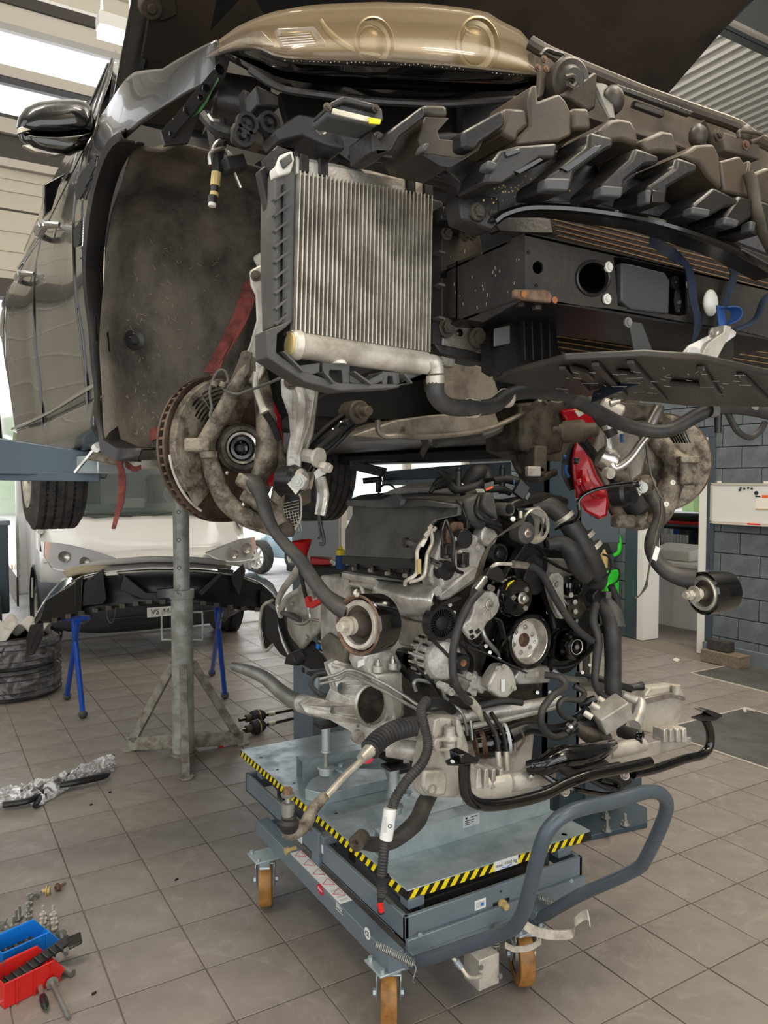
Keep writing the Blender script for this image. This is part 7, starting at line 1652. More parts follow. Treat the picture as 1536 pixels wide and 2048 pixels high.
# water pump pulley
wp=el('water_pump_pulley',1030,1194,EY-.0,[(-.06,.02),(-.06,.066),(-.056,.070),(-.05,.064),(-.02,.064),(-.016,.069),(-.010,.069),(-.006,.064),(.012,.062),(.018,.057),(.016,.02),(.014,.016)],'gloss_black')
el('pump_hub',1044,1196,EY-.014,[(0,.020),(.004,.020),(.005,.014),(.02,.013),(.022,.010),(.010,.007),(.010,0)],'bright_metal',wp,24)
for px,py in((1053,1179),(1027,1195),(1051,1216)):bolt(at(px,py,y=EY-.018),NY,.006,.006,'bright_metal',wp)
P=[at(a,b,y=EY-.012)for a,b in((1010,1180),(1016,1166),(1026,1160),(1031,1163),(1022,1172),(1015,1184))]
B().prism(P,(0,-.004,0)).build('pulley_label','yellow_plastic',wp)
# upper idler and fan pulleys
def ribbed(name,px,py,y,R,ribs,m='satin_black'):
 o=el(name,px,py,y,[(-.035,R*.8),(-.035,R),(-.0,R),(.0,R*.82),(-.010,R*.80),(-.012,R*.42),(-.002,R*.40),(.0,R*.3),(.0,0)],m)
 c=at(px,py,y=y)
 for k in range(ribs):
  a=2*pi*k/ribs;e=V((cos(a),0,sin(a)));t=V((-sin(a),0,cos(a)))
  B().obox(c+e*R*.61+V((0,.006,0)),e*R*.19,t*.0011,V((0,.005,0))).build('rib',m,o)
 return o
ribbed('tensioner_pulley',885,1247,EY,.054,30);ribbed('idler_pulley',1000,1108,EY+.02,.033,22)
el('power_steering_pulley',1063,1130,EY+.06,[(-.03,.03),(-.03,.072),(-.026,.076),(-.02,.070),(-.008,.070),(-.004,.076),(.0,.074),(.0,.064),(-.008,.060),(-.012,.03),(-.004,.028),(-.004,0)],'satin_black')
el('fan_coupling',1070,1160,EY+.05,[(-.03,.05),(.0,.052),(.004,.048),(.004,.0)],'black_plastic')
el('compressor_pulley',1128,1290,EY+.02,[(-.06,.0),(-.06,.055),(-.05,.060),(-.02,.060),(-.014,.054),(-.006,.054),(.0,.058),(.006,.055)],'gloss_black')
cp_=el('compressor_clutch',1154,1294,EY-.03,[(-.03,.05),(-.004,.047),(.004,.044),(.006,.036),(.0,.034),(-.002,.022),(.004,.020),(.004,0)],'gloss_black')
el('clutch_ring',1154,1294,EY-.036,[(0,.027),(.0015,.0265),(.0,.024)],'tube_metal',cp_);bolt(at(1154,1294,y=EY-.04),NY,.006,.006,'bright_metal',cp_)
el('idler_pulley',1152,1173,EY+.03,[(-.04,0),(-.04,.036),(-.01,.038),(-.006,.034),(.0,.034),(.004,.028),(-.004,.024),(-.004,.012),(.002,.010),(.002,0)],'gloss_black')
el('idler_pulley',1176,1248,EY+.06,[(-.03,0),(-.03,.062),(0,.064),(.004,.056),(-.006,.05),(-.006,.0)],'gloss_black')
for px,py in((1151,1223),(1150,1204),(1142,1190)):bolt(at(px,py,y=EY+.01),NY,.006,.006,'pale_cast',en)
ep('compressor_bracket',[(1135,1200,1.96),(1165,1195,1.96),(1175,1215,1.96),(1160,1240,1.96),(1140,1235,1.96)],.03,'dark_cast')
# tensioner arms (cast, ribbed)
def arm(pts,y,top,rr,nm='tensioner_arm'):
 o=ep(nm,[(a,b,y)for a,b in pts],.022,'cast_alu',.004)
 c=at(top[0],top[1],y=y-.002)
 B().lathe(c,NY,[(-.004,rr),(.003,rr),(.004,rr*.8),(.0,rr*.75),(0,rr*.55),(.005,rr*.5),(.005,0)],24).build('arm_boss','cast_alu',o);bolt(c+V((0,-.005,0)),NY,.008,.005,'bright_metal',o,'bolt',False)
 return o,c
o,c=arm([(962,1190),(972,1183),(985,1182),(997,1192),(1000,1210),(996,1225),(985,1238),(975,1245),(966,1262),(956,1275),(944,1281),(935,1270),(927,1258),(928,1248),(940,1240),(946,1225),(950,1205)],1.885,(979,1209),.017)
for k in range(6):
 a=radians(190+k*19);B().bar(c+V((cos(a)*.019,.0,sin(a)*.019)),c+V((cos(a)*.040,.0,sin(a)*.040)),.002,.004,(0,1,0)).build('arm_rib','pale_cast',o)
for q in([(940,1272),(947,1268),(950,1274),(944,1279)],[(950,1262),(958,1256),(962,1263),(954,1269)],[(938,1262),(945,1258),(948,1264),(941,1268)]):ep('arm_pocket',[(a,b,1.882)for a,b in q],.003,'gloss_black',.0005,o)
o,c=arm([(1095,1160),(1104,1147),(1118,1145),(1127,1155),(1128,1195),(1138,1212),(1130,1205),(1135,1222),(1132,1238),(1120,1238),(1108,1215),(1098,1180)],1.93,(1111,1168),.013)
# alternator
al=B().lathe(at(893,1322,y=EY+.02),V((-.15,-1,.05)),[(-.13,0),(-.13,.05),(-.12,.064),(-.09,.070),(-.085,.066),(-.07,.066),(-.065,.072),(-.03,.070),(-.012,.058),(-.006,.040),(-.006,0)],36).build('alternator','cast_alu',en)
for k in range(22):
 a=radians(70+k*11);c=at(893,1322,y=EY+.02)
 for yy,rr in((.045,.069),(.10,.068)):
  e=V((cos(a),0,sin(a)));B().obox(c+V((0,yy,0))+e*rr,e*.003,V((-sin(a),0,cos(a)))*.003,V((0,.014,0))).build('vent_fin' if yy<.1 else 'vent_fin','pale_cast' if k%2 else 'hazard_black',al)
el('alternator_pulley',927,1326,EY-.02,[(-.04,0),(-.04,.026),(-.006,.027),(.0,.024),(.0,.012),(-.004,.010)],'satin_black',al,24);el('pulley_nut',927,1326,EY-.02,[(-.004,.013),(.001,.011),(-.002,.006),(-.004,0)],'rust_orange',al,16)
for px,py in((893,1375),(904,1384),(938,1352),(948,1358)):B().lathe(at(px,py,y=1.92),NY,[(-.04,.012),(0,.012),(.0,.006),(-.004,.005),(-.004,0)],16).build('mount_lug','cast_alu',al)
# vacuum pump cover with label
vp=ep('pump_cover',[(990,1345,1.93),(1000,1332,1.93),(1018,1331,1.93),(1028,1345,1.93),(1034,1368,1.93),(1030,1380,1.93),(1014,1398,1.93),(1004,1398,1.93),(990,1388,1.93),(975,1375,1.93),(982,1360,1.93)],.05,'pale_cast',.006)
B().obox(at(1006,1371,y=1.925),(.008,0,0),(0,.001,0),(0,0,.020)).build('cover_label','label_white',vp)
for px,py in((995,1338),(1028,1376),(1008,1333),(980,1376)):bolt(at(px,py,y=1.925),NY,.006,.006,'pale_cast',vp)
for q in((948,1360,2.0,.03),(965,1372,1.98,.024),(940,1385,1.99,.02)):B().lathe(at(q[0],q[1],y=q[2]),V((.4,-.9,0)),[(-.06,q[3]),(0,q[3]),(.004,q[3]*.6),(.02,q[3]*.5),(.02,0)],18).build('solenoid','cast_alu',en)
# superchager drive
sc=el('drive_pulley',1054,1066,EY-.02,[(-.05,.034),(-.002,.036),(.0,.034),(.0,.016)],'grey_plastic');el('drive_hub',1054,1066,EY-.02,[(-.002,.018),(.008,.016),(.012,.010),(.012,0)],'bright_metal',sc,24);el('hub_center',1056,1067,EY-.034,[(0,.006),(.001,0)],'rust_orange',sc,14)
el('drive_body',1040,1068,EY+.03,[(-.10,0),(-.10,.05),(0,.045),(.02,.036),(.02,0)],'satin_black');el('drive_snout',1072,1052,EY+.05,[(-.06,.045),(-.01,.060),(.0,.062),(.004,.058),(-.004,.054),(-.05,.04)],'tube_metal')
ep('snout_flange',[(1050,1018,1.985),(1080,1012,1.985),(1092,1030,1.985),(1094,1075,1.985),(1080,1082,1.985),(1092,1060,1.985),(1085,1035,1.985),(1068,1028,1.985)],.02,'cast_alu')
# belts: brown long belt, ribbed belts round the pulleys
B().strip(W([(1050,1040,1.90),(1020,1056,1.905),(990,1078,1.91),(972,1104,1.91),(960,1140,1.91),(948,1180,1.915),(935,1225,1.94)]),[(.012,0,.022),(.020,0,.014),(.024,.0,.006),(.022,0,.008)],.004).build('drive_belt','warm_fill',en)
def beltpath(pts,w_=.024):return B().strip(W(pts),[(0,w_,0)],.005,4).build('ribbed_belt','rubber',en)
beltpath([(918,1195,1.95),(880,1212,1.95),(858,1228,1.95),(853,1250,1.95),(862,1275,1.95),(890,1305,1.95),(910,1330,1.95)])
beltpath([(905,1332,1.95),(925,1348,1.95),(943,1340,1.95),(942,1310,1.95),(915,1280,1.95)]);beltpath([(930,1292,1.94),(970,1306,1.94),(1010,1325,1.94),(1050,1345,1.94)])
beltpath([(928,1262,1.94),(935,1282,1.94),(952,1290,1.94),(962,1278,1.94)]);beltpath([(1000,1165,1.95),(1018,1130,1.95),(1045,1090,1.95),(1058,1070,1.95)])
beltpath([(1082,1112,1.98),(1120,1135,1.98),(1160,1152,1.98)]);beltpath([(1100,1335,1.95),(1140,1330,1.95),(1180,1300,1.95),(1192,1282,1.95)])
beltpath([(985,1235,1.96),(1000,1245,1.96),(1012,1300,1.96),(1025,1330,1.96)])
# coolant/air-con hoses in front
et('aircon_hose',[(962,1180,1.86),(940,1205,1.85),(920,1245,1.84),(908,1290,1.84),(905,1335,1.84),(912,1370,1.84),(930,1396,1.85),(940,1404,1.86)],.0125,'hose')
et('ferrule',[(940,1400,1.86),(955,1418,1.87),(964,1440,1.88)],[.013,.013,.006],'tube_metal',n=2)
et('ferrule',[(950,1182,1.86),(968,1158,1.87)],.014,'bright_metal',n=1)
et('metal_pipe',[(968,1158,1.87),(974,1150,1.87),(984,1135,1.87),(995,1128,1.86),(1022,1128,1.86)],[.006,.007,.007,.006,.006],'tube_metal',seg=8)
ep('pipe_clip',[(972,1150,1.86),(978,1138,1.86),(996,1130,1.86),(1005,1140,1.86),(1012,1158,1.86),(1000,1166,1.86),(980,1158,1.86)],.02,'black_plastic')
et('ferrule',[(1026,1128,1.86),(1054,1132,1.86)],.0125,'bright_metal',n=1)
et('aircon_hose',[(1052,1132,1.86),(1072,1138,1.86),(1090,1158,1.86),(1110,1195,1.86),(1135,1235,1.86),(1160,1264,1.86),(1184,1282,1.86)],.0125,'hose')
for px,py in((1005,1160),(979,1174),(985,1177)):bolt(at(px,py,y=1.87),NY,.006,.006,'bright_metal',en)
# big charge-air hoses at the right
et('charge_air_hose',[(1060,1010,2.02),(1095,1010,2.0),(1120,1028,1.98),(1148,1062,1.96),(1170,1100,1.94),(1188,1138,1.94),(1196,1160,1.94),(1188,1178,1.95)],[.026,.034,.034,.038,.040,.040,.034,.026],'hose',seg=18)
et('charge_air_hose',[(1095,1088,1.94),(1120,1085,1.92),(1140,1098,1.90),(1155,1130,1.90),(1172,1152,1.91)],[.022,.024,.032,.034,.032],'hose',seg=18)
for px,py,R in((1128,1035,.0385),(1168,1075,.041),(1182,1096,.042)):
 c=at(px,py,y=1.975-(px-1128)*.0006);ax=(RT*.55-UP*.75);B().lathe(c,ax,[(-.008,R-.002),(-.008,R),(-.002,R),(-.002,R-.001),(.002,R-.001),(.002,R),(.008,R),(.008,R-.002)],28).build('hose_clamp','tube_metal',en)
et('upper_bracket',[(1000,1030,2.0),(1025,1010,2.0),(1060,998,2.0),(1090,996,2.0),(1130,1005,2.0)],[.014,.018,.02,.02,.016],'black_plastic')
ep('upper_tray',[(1020,1002,2.02),(1060,994,2.02),(1125,992,2.02),(1135,1008,2.02),(1090,1014,2.02),(1030,1016,2.02)],.08,'black_plastic')
et('vacuum_hose',[(1192,1165,1.92),(1212,1155,1.9),(1222,1135,1.9),(1218,1115,1.92),(1205,1108,1.94)],.004,'rubber',seg=8)
# radiator hoses going down
et('radiator_hose',[(1200,1200,1.92),(1218,1232,1.88),(1224,1265,1.86),(1226,1320,1.86),(1226,1380,1.86),(1234,1420,1.86),(1240,1448,1.86)],[.024,.028,.030,.029,.030,.027,.022],'hose',seg=18)
et('hose_elbow',[(1205,1195,1.92),(1225,1225,1.88),(1232,1256,1.86)],[.020,.031,.033],'grey_plastic',seg=18)
et('radiator_hose',[(1192,1208,1.90),(1186,1240,1.88),(1196,1280,1.86),(1192,1330,1.86),(1190,1365,1.86),(1202,1388,1.86),(1218,1400,1.84)],[.014,.015,.017,.014,.0125,.0125,.012],'hose')
et('hose_nipple',[(1214,1398,1.84),(1228,1408,1.84)],.014,'bright_metal',n=1)
et('side_hose',[(1222,1172,1.98),(1232,1200,1.98),(1238,1240,1.98),(1236,1280,1.98)],[.014,.016,.014,.012],'hose')
ep('thermostat',[(1186,1190,1.90),(1196,1180,1.90),(1212,1184,1.90),(1222,1188,1.90),(1218,1206,1.90),(1200,1212,1.90),(1188,1205,1.90)],.04,'satin_black');B().obox(at(1216,1190,y=1.88),RT*.010,FW*.01,UP*.012).build('sensor_plug','grey_plastic',en,bevel=.002)
# left bank: sensors, wires, thermostat tower
for px,py,r,y in((931,1078,.030,1.93),(894,1141,.031,1.93)):
 o=el('cam_actuator',px,py,y,[(-.03,0),(-.03,r),(-.002,r),(.0,r*.94),(.0,0)],'satin_black')
 for s in(-1,1):bolt(at(px+s*20,py+(0 if py<1100 else s*8),y=y+.01),NY,.005,.005,'pale_cast',o)
B().obox(at(933,1048,y=1.93),(.006,0,0),(0,.01,0),(0,0,.014)).build('actuator_plug','satin_black',en,bevel=.002);B().obox(at(873,1126,y=1.92),RT*.016-UP*.008,FW*.01,UP*.008+RT*.004).build('actuator_plug','satin_black',en,bevel=.002)
el('actuator_base',915,1072,1.97,[(-.02,0),(-.02,.045),(0,.045),(0,.036),(-.004,0)],'rusty')
for px,py in((893,1102),(926,1120)):B().obox(at(px,py,y=1.925),(.014,0,.002),(0,.015,0),(0,0,.022)).build('cam_sensor','black_plastic',en,bevel=.003);B().cyl(at(px-1,py+14,y=1.91),at(px-1,py+8,y=1.91),.015).build('sensor_foot','black_plastic',en)
for px,py in((905,1108),(920,1104),(955,1095),(882,1160),(862,1158),(884,1166),(903,1107)):bolt(at(px,py,y=1.935),NY,.005,.006,'pale_cast',en)
et('harness',[(892,1040,1.92),(900,1060,1.90),(908,1085,1.89),(906,1120,1.89),(912,1140,1.90),(925,1146,1.91)],.0055,'satin_black',seg=8);et('harness',[(890,1042,1.92),(884,1065,1.90),(885,1090,1.90),(888,1098,1.9)],.004,'satin_black',seg=8)
et('harness',[(912,1000,1.95),(924,1015,1.93),(932,1035,1.92)],.003,'satin_black',seg=6);et('harness',[(860,1115,1.92),(868,1122,1.91),(885,1130,1.91)],.003,'satin_black',seg=6)
et('oil_line',[(862,1055,1.93),(852,1075,1.92),(840,1090,1.91),(834,1105,1.91),(834,1140,1.91),(828,1152,1.91),(812,1162,1.92),(810,1170,1.93)],.006,'tube_metal',seg=8)
et('oil_line',[(862,1060,1.93),(864,1085,1.92),(854,1110,1.91),(850,1145,1.91),(840,1158,1.91),(818,1164,1.92)],.006,'tube_metal',seg=8)
B().obox(at(837,1133,y=1.905),(.006,0,0),(0,.005,0),(0,0,.022)).build('line_tag','ochre',en);B().obox(at(846,1086,y=1.905),RT*.008,FW*.005,UP*.012+RT*.006).build('line_union','tube_metal',en,bevel=.002)
for px,py in((858,1058),(866,1062),(850,1072)):B().hexn(at(px,py,y=1.91),at(px+6,py-8,y=1.905),.006).build('union_nut','tube_metal',en)
ep('thermostat_housing',[(930,1000,1.97),(958,988,1.97),(985,990,1.97),(998,1035,1.97),(996,1048,1.97),(965,1060,1.97),(938,1045,1.97)],.07,'grey_plastic',.012)
ep('housing_tip',[(970,985,1.94),(988,985,1.94),(998,1040,1.94),(975,1025,1.94),(965,1010,1.94)],.05,'grey_plastic',.008);el('outlet_pipe',978,1072,1.97,[(-.04,.034),(0,.034),(.004,.028),(.0,0)],'cast_alu')
et('hose_loop',[(958,995,1.93),(953,1018,1.92),(962,1036,1.91),(985,1045,1.91),(1000,1052,1.93)],[.008,.010,.010,.009,.008],'satin_black');et('hose_loop',[(975,1048,1.93),(992,1055,1.93),(1002,1068,1.94)],.012,'satin_black')
B().lathe(at(1019,1019,y=1.93),NY,[(-.06,.022),(-.0,.022),(.003,.020),(.0,.017),(-.05,.016),(-.05,0)],26).build('open_pipe','grey_plastic',en)
B().cyl(at(1041,1036,y=1.93),at(1041,1022,y=1.93),.007).build('pipe_stub','tube_metal',en);B().cyl(at(1023,1036,y=1.92),at(1026,1038,y=1.90),.008).build('pipe_screw','bright_metal',en)
# top of the engine: cover plates, looms, plugs, studs
ep('cylinder_shield',[(705,1000,2.46),(830,996,2.08),(917,1004,1.98),(915,1030,1.97),(868,1040,1.97),(845,1062,1.97),(835,1090,2.0),(823,1098,2.03),(820,1118,2.04),(690,1112,2.50),(690,1060,2.50),(705,1030,2.46)],.015,'grey_plastic',.006,dir=(1,0,0))
ep('shield_upper',[(702,1012,2.46),(704,998,2.46),(780,1000,2.2),(860,1000,2.02),(918,1008,1.96),(916,1016,1.96),(860,1012,2.02),(780,1016,2.2)],-.02,'grey_plastic',.004,dir=(1,0,0))
ep('shield_crest',[(770,1000,2.19),(800,986,2.12),(815,1000,2.08),(810,1012,2.08)],-.02,'smooth_plastic',.005,dir=(1,0,0));B().lathe(at(792,994,y=2.14),(-1,-.4,0),[(0,.012),(.01,.012),(.01,.006),(.004,0)],14).build('grommet','rubber',en)
ep('shield_skirt',[(684,1112,2.52),(820,1116,2.04),(832,1142,2.01),(828,1150,2.01),(682,1128,2.52)],.02,'satin_black',.003,dir=(1,0,0))
for k in range(26):
 t=k/26;p=at(688+t*138,1122+t*20,y=2.515-.49*t)-V((.006,0,0));B().obox(p,V((.003,0,0)),V((0,.005,0)),V((0,0,.006))).build('skirt_tooth','satin_black',en)
for px,py,y in((721,1134,2.38),(754,1138,2.26),(788,1144,2.14),(824,1148,2.02)):
 B().cyl(at(px,py,y=y)-V((.01,0,0)),at(px,py,y=y)-V((.02,0,0)),.012).build('spark_hole','gloss_black',en);B().hexn(at(px-1,py+2,y=y)-V((.018,0,0)),at(px-1,py+2,y=y)-V((.03,0,0)),.007).build('shield_bolt','bright_metal',en)
B().cyl(at(815,1085,y=2.03)-V((.012,0,0)),at(815,1085,y=2.03),.016).build('cable_hole','gloss_black',en);et('shield_harness',[(815,1085,2.02),(835,1090,1.98),(850,1070,1.95)],.008,'grey_plastic')
ep('top_cover',[(700,998,2.50),(720,990,2.62),(800,982,2.62),(900,984,2.40),(940,990,2.1),(920,1004,1.98),(830,998,2.08)],-.02,'grey_plastic',.003,dir=(0,0,1))
for k in range(4):et('foil_duct',[(768+k*12,992-k*4,2.5),(800+k*10,982-k*3,2.42),(850+k*6,980-k*3,2.32),(905,984-k*2,2.2)],[.010,.014,.012,.008],'shield_alu',seg=8)
B().lathe(at(775,985,y=2.5),(-.3,-.8,.4),[(-.006,.034),(0,.038),(.006,.034),(0,.030),(-.006,.034)],24).build('hose_ring','rubber',en)
for px,py in((917,972),(1004,968)):
 B().cyl(at(px,py+20,y=2.1),at(px,py-24,y=2.1),.013,.010).cyl(at(px,py-24,y=2.1),at(px,py-30,y=2.1),.012).build('cover_stud','satin_black',en);B().ball(at(px,py-33,y=2.1),.010,12).build('stud_ball','satin_black',en)
for pts,r in(([(870,975,2.2),(900,965,2.15),(912,980,2.1),(950,975,2.1),(960,950,2.1)],[.01,.02,.014,.026,.02]),([(930,970,2.12),(950,948,2.1),(968,945,2.1),(975,962,2.08)],[.02,.03,.026,.02]),([(985,962,2.1),(1010,958,2.1),(1030,962,2.08),(1045,970,2.06)],[.014,.016,.016,.014]),([(875,940,2.2),(895,955,2.18),(915,970,2.12)],[.006,.018,.014]),([(860,985,2.2),(880,962,2.2),(905,962,2.15)],[.006,.016,.01]),([(1020,985,2.06),(1000,978,2.06),(960,982,2.06),(930,992,2.06)],.012)):et('wrapped_loom',pts,r,'rubber')
B().obox(at(977,972,y=2.03),RT*.016+UP*.004,FW*.014,UP*.012).build('loom_plug','grey_plastic',en,bevel=.002);B().obox(at(978,977,y=2.018),RT*.012+UP*.005,FW*.006,UP*.004).build('orange_lock','orange_plastic',en,bevel=.001)
B().obox(at(1042,980,y=2.0),RT*.018-UP*.014,FW*.02,UP*.022+RT*.012).build('main_plug','satin_black',en,bevel=.003);B().obox(at(1052,990,y=1.99),RT*.010-UP*.008,FW*.01,UP*.012+RT*.006).build('plug_tip','gloss_black',en,bevel=.002);B().obox(at(1028,964,y=1.98),RT*.001,FW*.002,UP*.008).build('blue_mark','blue_plastic',en)
ep('lifting_eye',[(952,978,2.0),(968,978,2.0),(974,992,2.0),(966,996,2.0),(958,992,2.0)],.004,'pale_cast');ep('lifting_eye',[(1000,1010,2.0),(1012,1004,2.0),(1016,1020,2.0),(1004,1022,2.0)],.004,'pale_cast')
# left side: heat shields, manifold, gearbox
rows=[]
for i in range(13):
 t=i/12;px0,px1=748+t*126,0;row=[]
 for k in range(9):
  s=k/8;px=752+t*118-12*s;y0=1158+t*14;y1=1218+t*26-30*abs(t-.6)
  row.append(at(px,y0+(y1-y0)*s,x=1.36-.055*sin(pi*s)*(1-abs(t-.5)*.6)-.006*random.random()))
 rows.append(row)
B().grid(rows).build('exhaust_heat_shield','shield_alu',en,solid=.002,ang=60)
for a in range(3):
 rows=[[at(700+t*60-a*0+3*random.random(),1158+a*16+s*18+t*8,x=1.40-.03*sin(pi*s)-.006*random.random())for s in[k/5 for k in range(6)]]for t in[i/8 for i in range(9)]]
 B().grid(rows).build('exhaust_heat_shield','shield_alu' if a%2==0 else 'shield_dull',en,solid=.002,ang=60)
B().tube(S([(690,1150),(740,1158),(800,1168),(850,1176),(876,1182)],1.38),.016,10).build('cylinder_head_edge','shield_alu',en)
B().loft([[at(px,py0,x=1.42),at(px,py1,x=1.42),at(px,py1,x=1.42)+V((.2,0,0)),at(px,py0,x=1.42)+V((.2,0,0))]for px,py0,py1 in((640,1150,1300),(700,1155,1320),(780,1180,1330),(860,1200,1330))]).build('crankcase_side','cast_alu',en,bevel=.01)
for q in([(798,1230),(812,1240),(850,1245),(858,1270),(840,1300),(800,1290),(785,1260)],):B().prism(S(q,1.39),(.02,0,0)).build('side_cover','shield_dull',en,bevel=.006)
for q,m in(([(790,1296),(818,1300),(840,1340),(836,1380),(800,1350),(786,1320)],'satin_black'),([(805,1300),(830,1305),(838,1330),(815,1345),(800,1325)],'dark_cast')):B().prism(S(q,1.36),(.04,0,0)).build('starter_motor',m,en,bevel=.01)
et('heater_line',[(690,1180,2.4),(700,1168,2.35),(720,1172,2.3),(728,1190,2.28)],.006,'tube_metal',seg=8)
gb=B().lathe(V((1.67,2.62,.95)),PY,[(0,0),(0,.22),(.02,.235),(.04,.20),(.16,.17),(.20,.165),(.45,.15),(.5,.11),(.62,.09),(.66,.06),(.66,0)],28).build('gearbox','cast_alu',en)
for k in range(14):
 a=radians(90+k*15);B().obox(V((1.67+.185*cos(a),2.74,.95+.185*sin(a))),V((.012*cos(a),0,.012*sin(a))),V((0,.09,0)),V((-.003*sin(a),0,.003*cos(a)))).build('case_rib','cast_alu',gb)
 B().obox(V((1.67+.158*cos(a+.1),2.95,.95+.158*sin(a+.1))),V((.012*cos(a),0,.012*sin(a))),V((0,.12,0)),V((-.003*sin(a),0,.003*cos(a)))).build('case_rib','cast_alu',gb)
B().tube(S([(600,1180),(572,1200),(560,1240),(568,1280),(580,1310)],1.42),[.012,.016,.012,.014,.01],10).build('cooler_line','shield_alu',gb)
B().prism(S([(570,1210),(600,1165),(630,1155),(640,1200),(636,1260),(600,1300),(575,1270)],1.47),(.03,0,0)).build('transfer_case_cover','pale_cast',gb,bevel=.012)
for px,py in((583,1208),(604,1240),(625,1190),(612,1275)):B().lathe(at(px,py,x=1.46),NX,[(0,.014),(.008,.012),(.008,.006),(.012,.005),(.012,0)],14).build('case_boss','cast_alu',gb)
B().tube(S([(545,1200),(525,1215),(520,1260),(530,1300),(545,1290)],1.45),.008,10).build('gearbox_pipe','tube_metal',gb)
B().prism(S([(528,1200),(560,1225),(590,1240),(610,1270),(640,1300),(660,1335),(620,1340),(560,1310),(530,1270)],1.50),(.02,0,0)).build('gearbox_shroud','satin_black',gb,bevel=.01)
B().tube(S([(560,1235),(568,1262),(580,1290),(598,1318),(600,1330)],1.42),[.02,.02,.022,.028,.02],10,ratio=.5).build('shroud_arm','satin_black',gb);B().prism(S([(580,1305),(600,1298),(608,1312),(590,1332),(568,1328),(572,1312)],1.40),(.02,0,0)).build('shroud_foot','satin_black',gb,bevel=.003)
B().prism([at(590,1322,z=.60),at(640,1316,z=.60),at(700,1330,z=.60),at(640,1352,z=.60),at(605,1346,z=.60)],(0,0,.03)).build('sump_plate','satin_black',gb,bevel=.004)
B().tube(S([(560,1224),(585,1232),(600,1240)],1.42),[.01,.016,.012],10).build('bracket_bar','grey_plastic',gb)
rc=B().prism(S([(608,1196),(614,1192),(618,1205),(636,1196),(646,1196),(644,1204),(620,1217),(612,1214)],1.36),(.02,0,0)).build('red_plug','red_plastic',gb,bevel=.003)
B().tube(S([(598,1130),(604,1160),(612,1195)],1.37),.009,8).build('plug_lead','rubber',gb);B().tube(S([(617,1216),(619,1238),(606,1248),(592,1246)],1.36),.007,8).tube(S([(619,1238),(640,1242)],1.36),.007,8,1).build('metal_pipe','bright_metal',gb)
B().tube(S([(598,1130),(588,1150),(566,1180),(556,1205),(560,1230)],1.44),[.014,.018,.016,.014,.012],10).build('foil_pipe','shield_alu',gb)
B().prism(S([(640,1280),(655,1265),(690,1290),(690,1325),(660,1330),(645,1310)],1.40),(.02,0,0)).build('foil_patch','shield_dull',gb,bevel=.006);B().obox(at(636,1293,x=1.38),(.004,0,0),(0,.012,0),(0,0,.010)).build('blue_plug','blue_plastic',gb,bevel=.002)
B().obox(at(700,1152,x=1.42),(.01,0,0),(0,.07,0),(0,0,.008)).build('coil_rail','satin_black',en)
# random bolts and small fittings over the front cover and subframe
rnd=random.Random(3)
for px,py in((900,1210),(908,1225),(930,1225),(1004,1260),(990,1280),(972,1292),(1000,1315),(980,1305),(1090,1200),(1096,1225),(1085,1240),(1180,1330),(1165,1345),(1075,1385),(1100,1385),(960,1250)):
 B().hexn(at(px,py,y=2.05),at(px,py,y=2.03),.007).build('cover_bolt','bright_metal',en)
for a,b in(((960,1240),(1000,1310)),((930,1240),(965,1300)),((1085,1180),(1100,1330)),((1105,1340),(1170,1360)),((900,1370),(980,1400)),((1000,1395),(1080,1400)),((830,1330),(880,1390))):
 et('small_line',[(a[0],a[1],2.0),((a[0]+b[0])/2+rnd.uniform(-18,18),(a[1]+b[1])/2+rnd.uniform(-12,12),1.98),(b[0],b[1],2.0)],rnd.choice((.005,.008,.011)),rnd.choice(('satin_black','rubber','zinc')),seg=8)
# ================= SECOND LIFT ARM, THINGS BEHIND THE ENGINE =================
l2=B().loft([[at(px,y0,d=dd),at(px,y1,d=dd),at(px,y1,d=dd)+V((.05,.09,0)),at(px,y0,d=dd)+V((.05,.09,0))]for px,y0,y1,dd in((766,943,968,4.4),(890,932,966,4.2),(1023,923,966,4.0))]).build('lift_arm','lift_blue',lft,bevel=.004)
B().bar(at(766,966,d=4.38),at(900,962,d=4.15),.03,.02,(0,1,0)).build('arm_flange','cart_grey',l2)
B().bar(at(706,930,d=4.5),at(768,945,d=4.4),.05,.05).bar(at(700,928,d=4.5),at(730,925,d=4.5),.06,.03).build('arm_joint','frame_dark',l2)
B().cyl(at(726,962,d=4.3),at(764,958,d=4.3),.016).cyl(at(757,962,d=4.3),at(757,985,d=4.3),.016).build('arm_pin','satin_black',l2)
om=thing('orange_guard','orange mesh guard standing against the wall behind the engine','guard',at(1070,1280,z=0))
c=at(1070,985,y=8.0);B().box((c.x-.35,8.0,.9),(c.x+.35,8.03,1.72)).build('guard_panel','orange_mesh',om,bevel=.02)
m=B()
for k in range(12):
 m.bar((c.x-.33+k*.06,7.995,.92),(c.x-.33+k*.06,7.995,1.70),.006,.006,(0,1,0));m.bar((c.x-.33,7.995,.95+k*.065),(c.x+.33,7.995,.95+k*.065),.006,.006,(0,1,0))
m.build('guard_mesh','yellow_plastic',om)['kind']='stuff'
B().box((c.x-.35,8.0,0),(c.x-.31,8.03,.95)).box((c.x+.31,8.0,0),(c.x+.35,8.03,.95)).build('guard_post','orange_mesh',om)
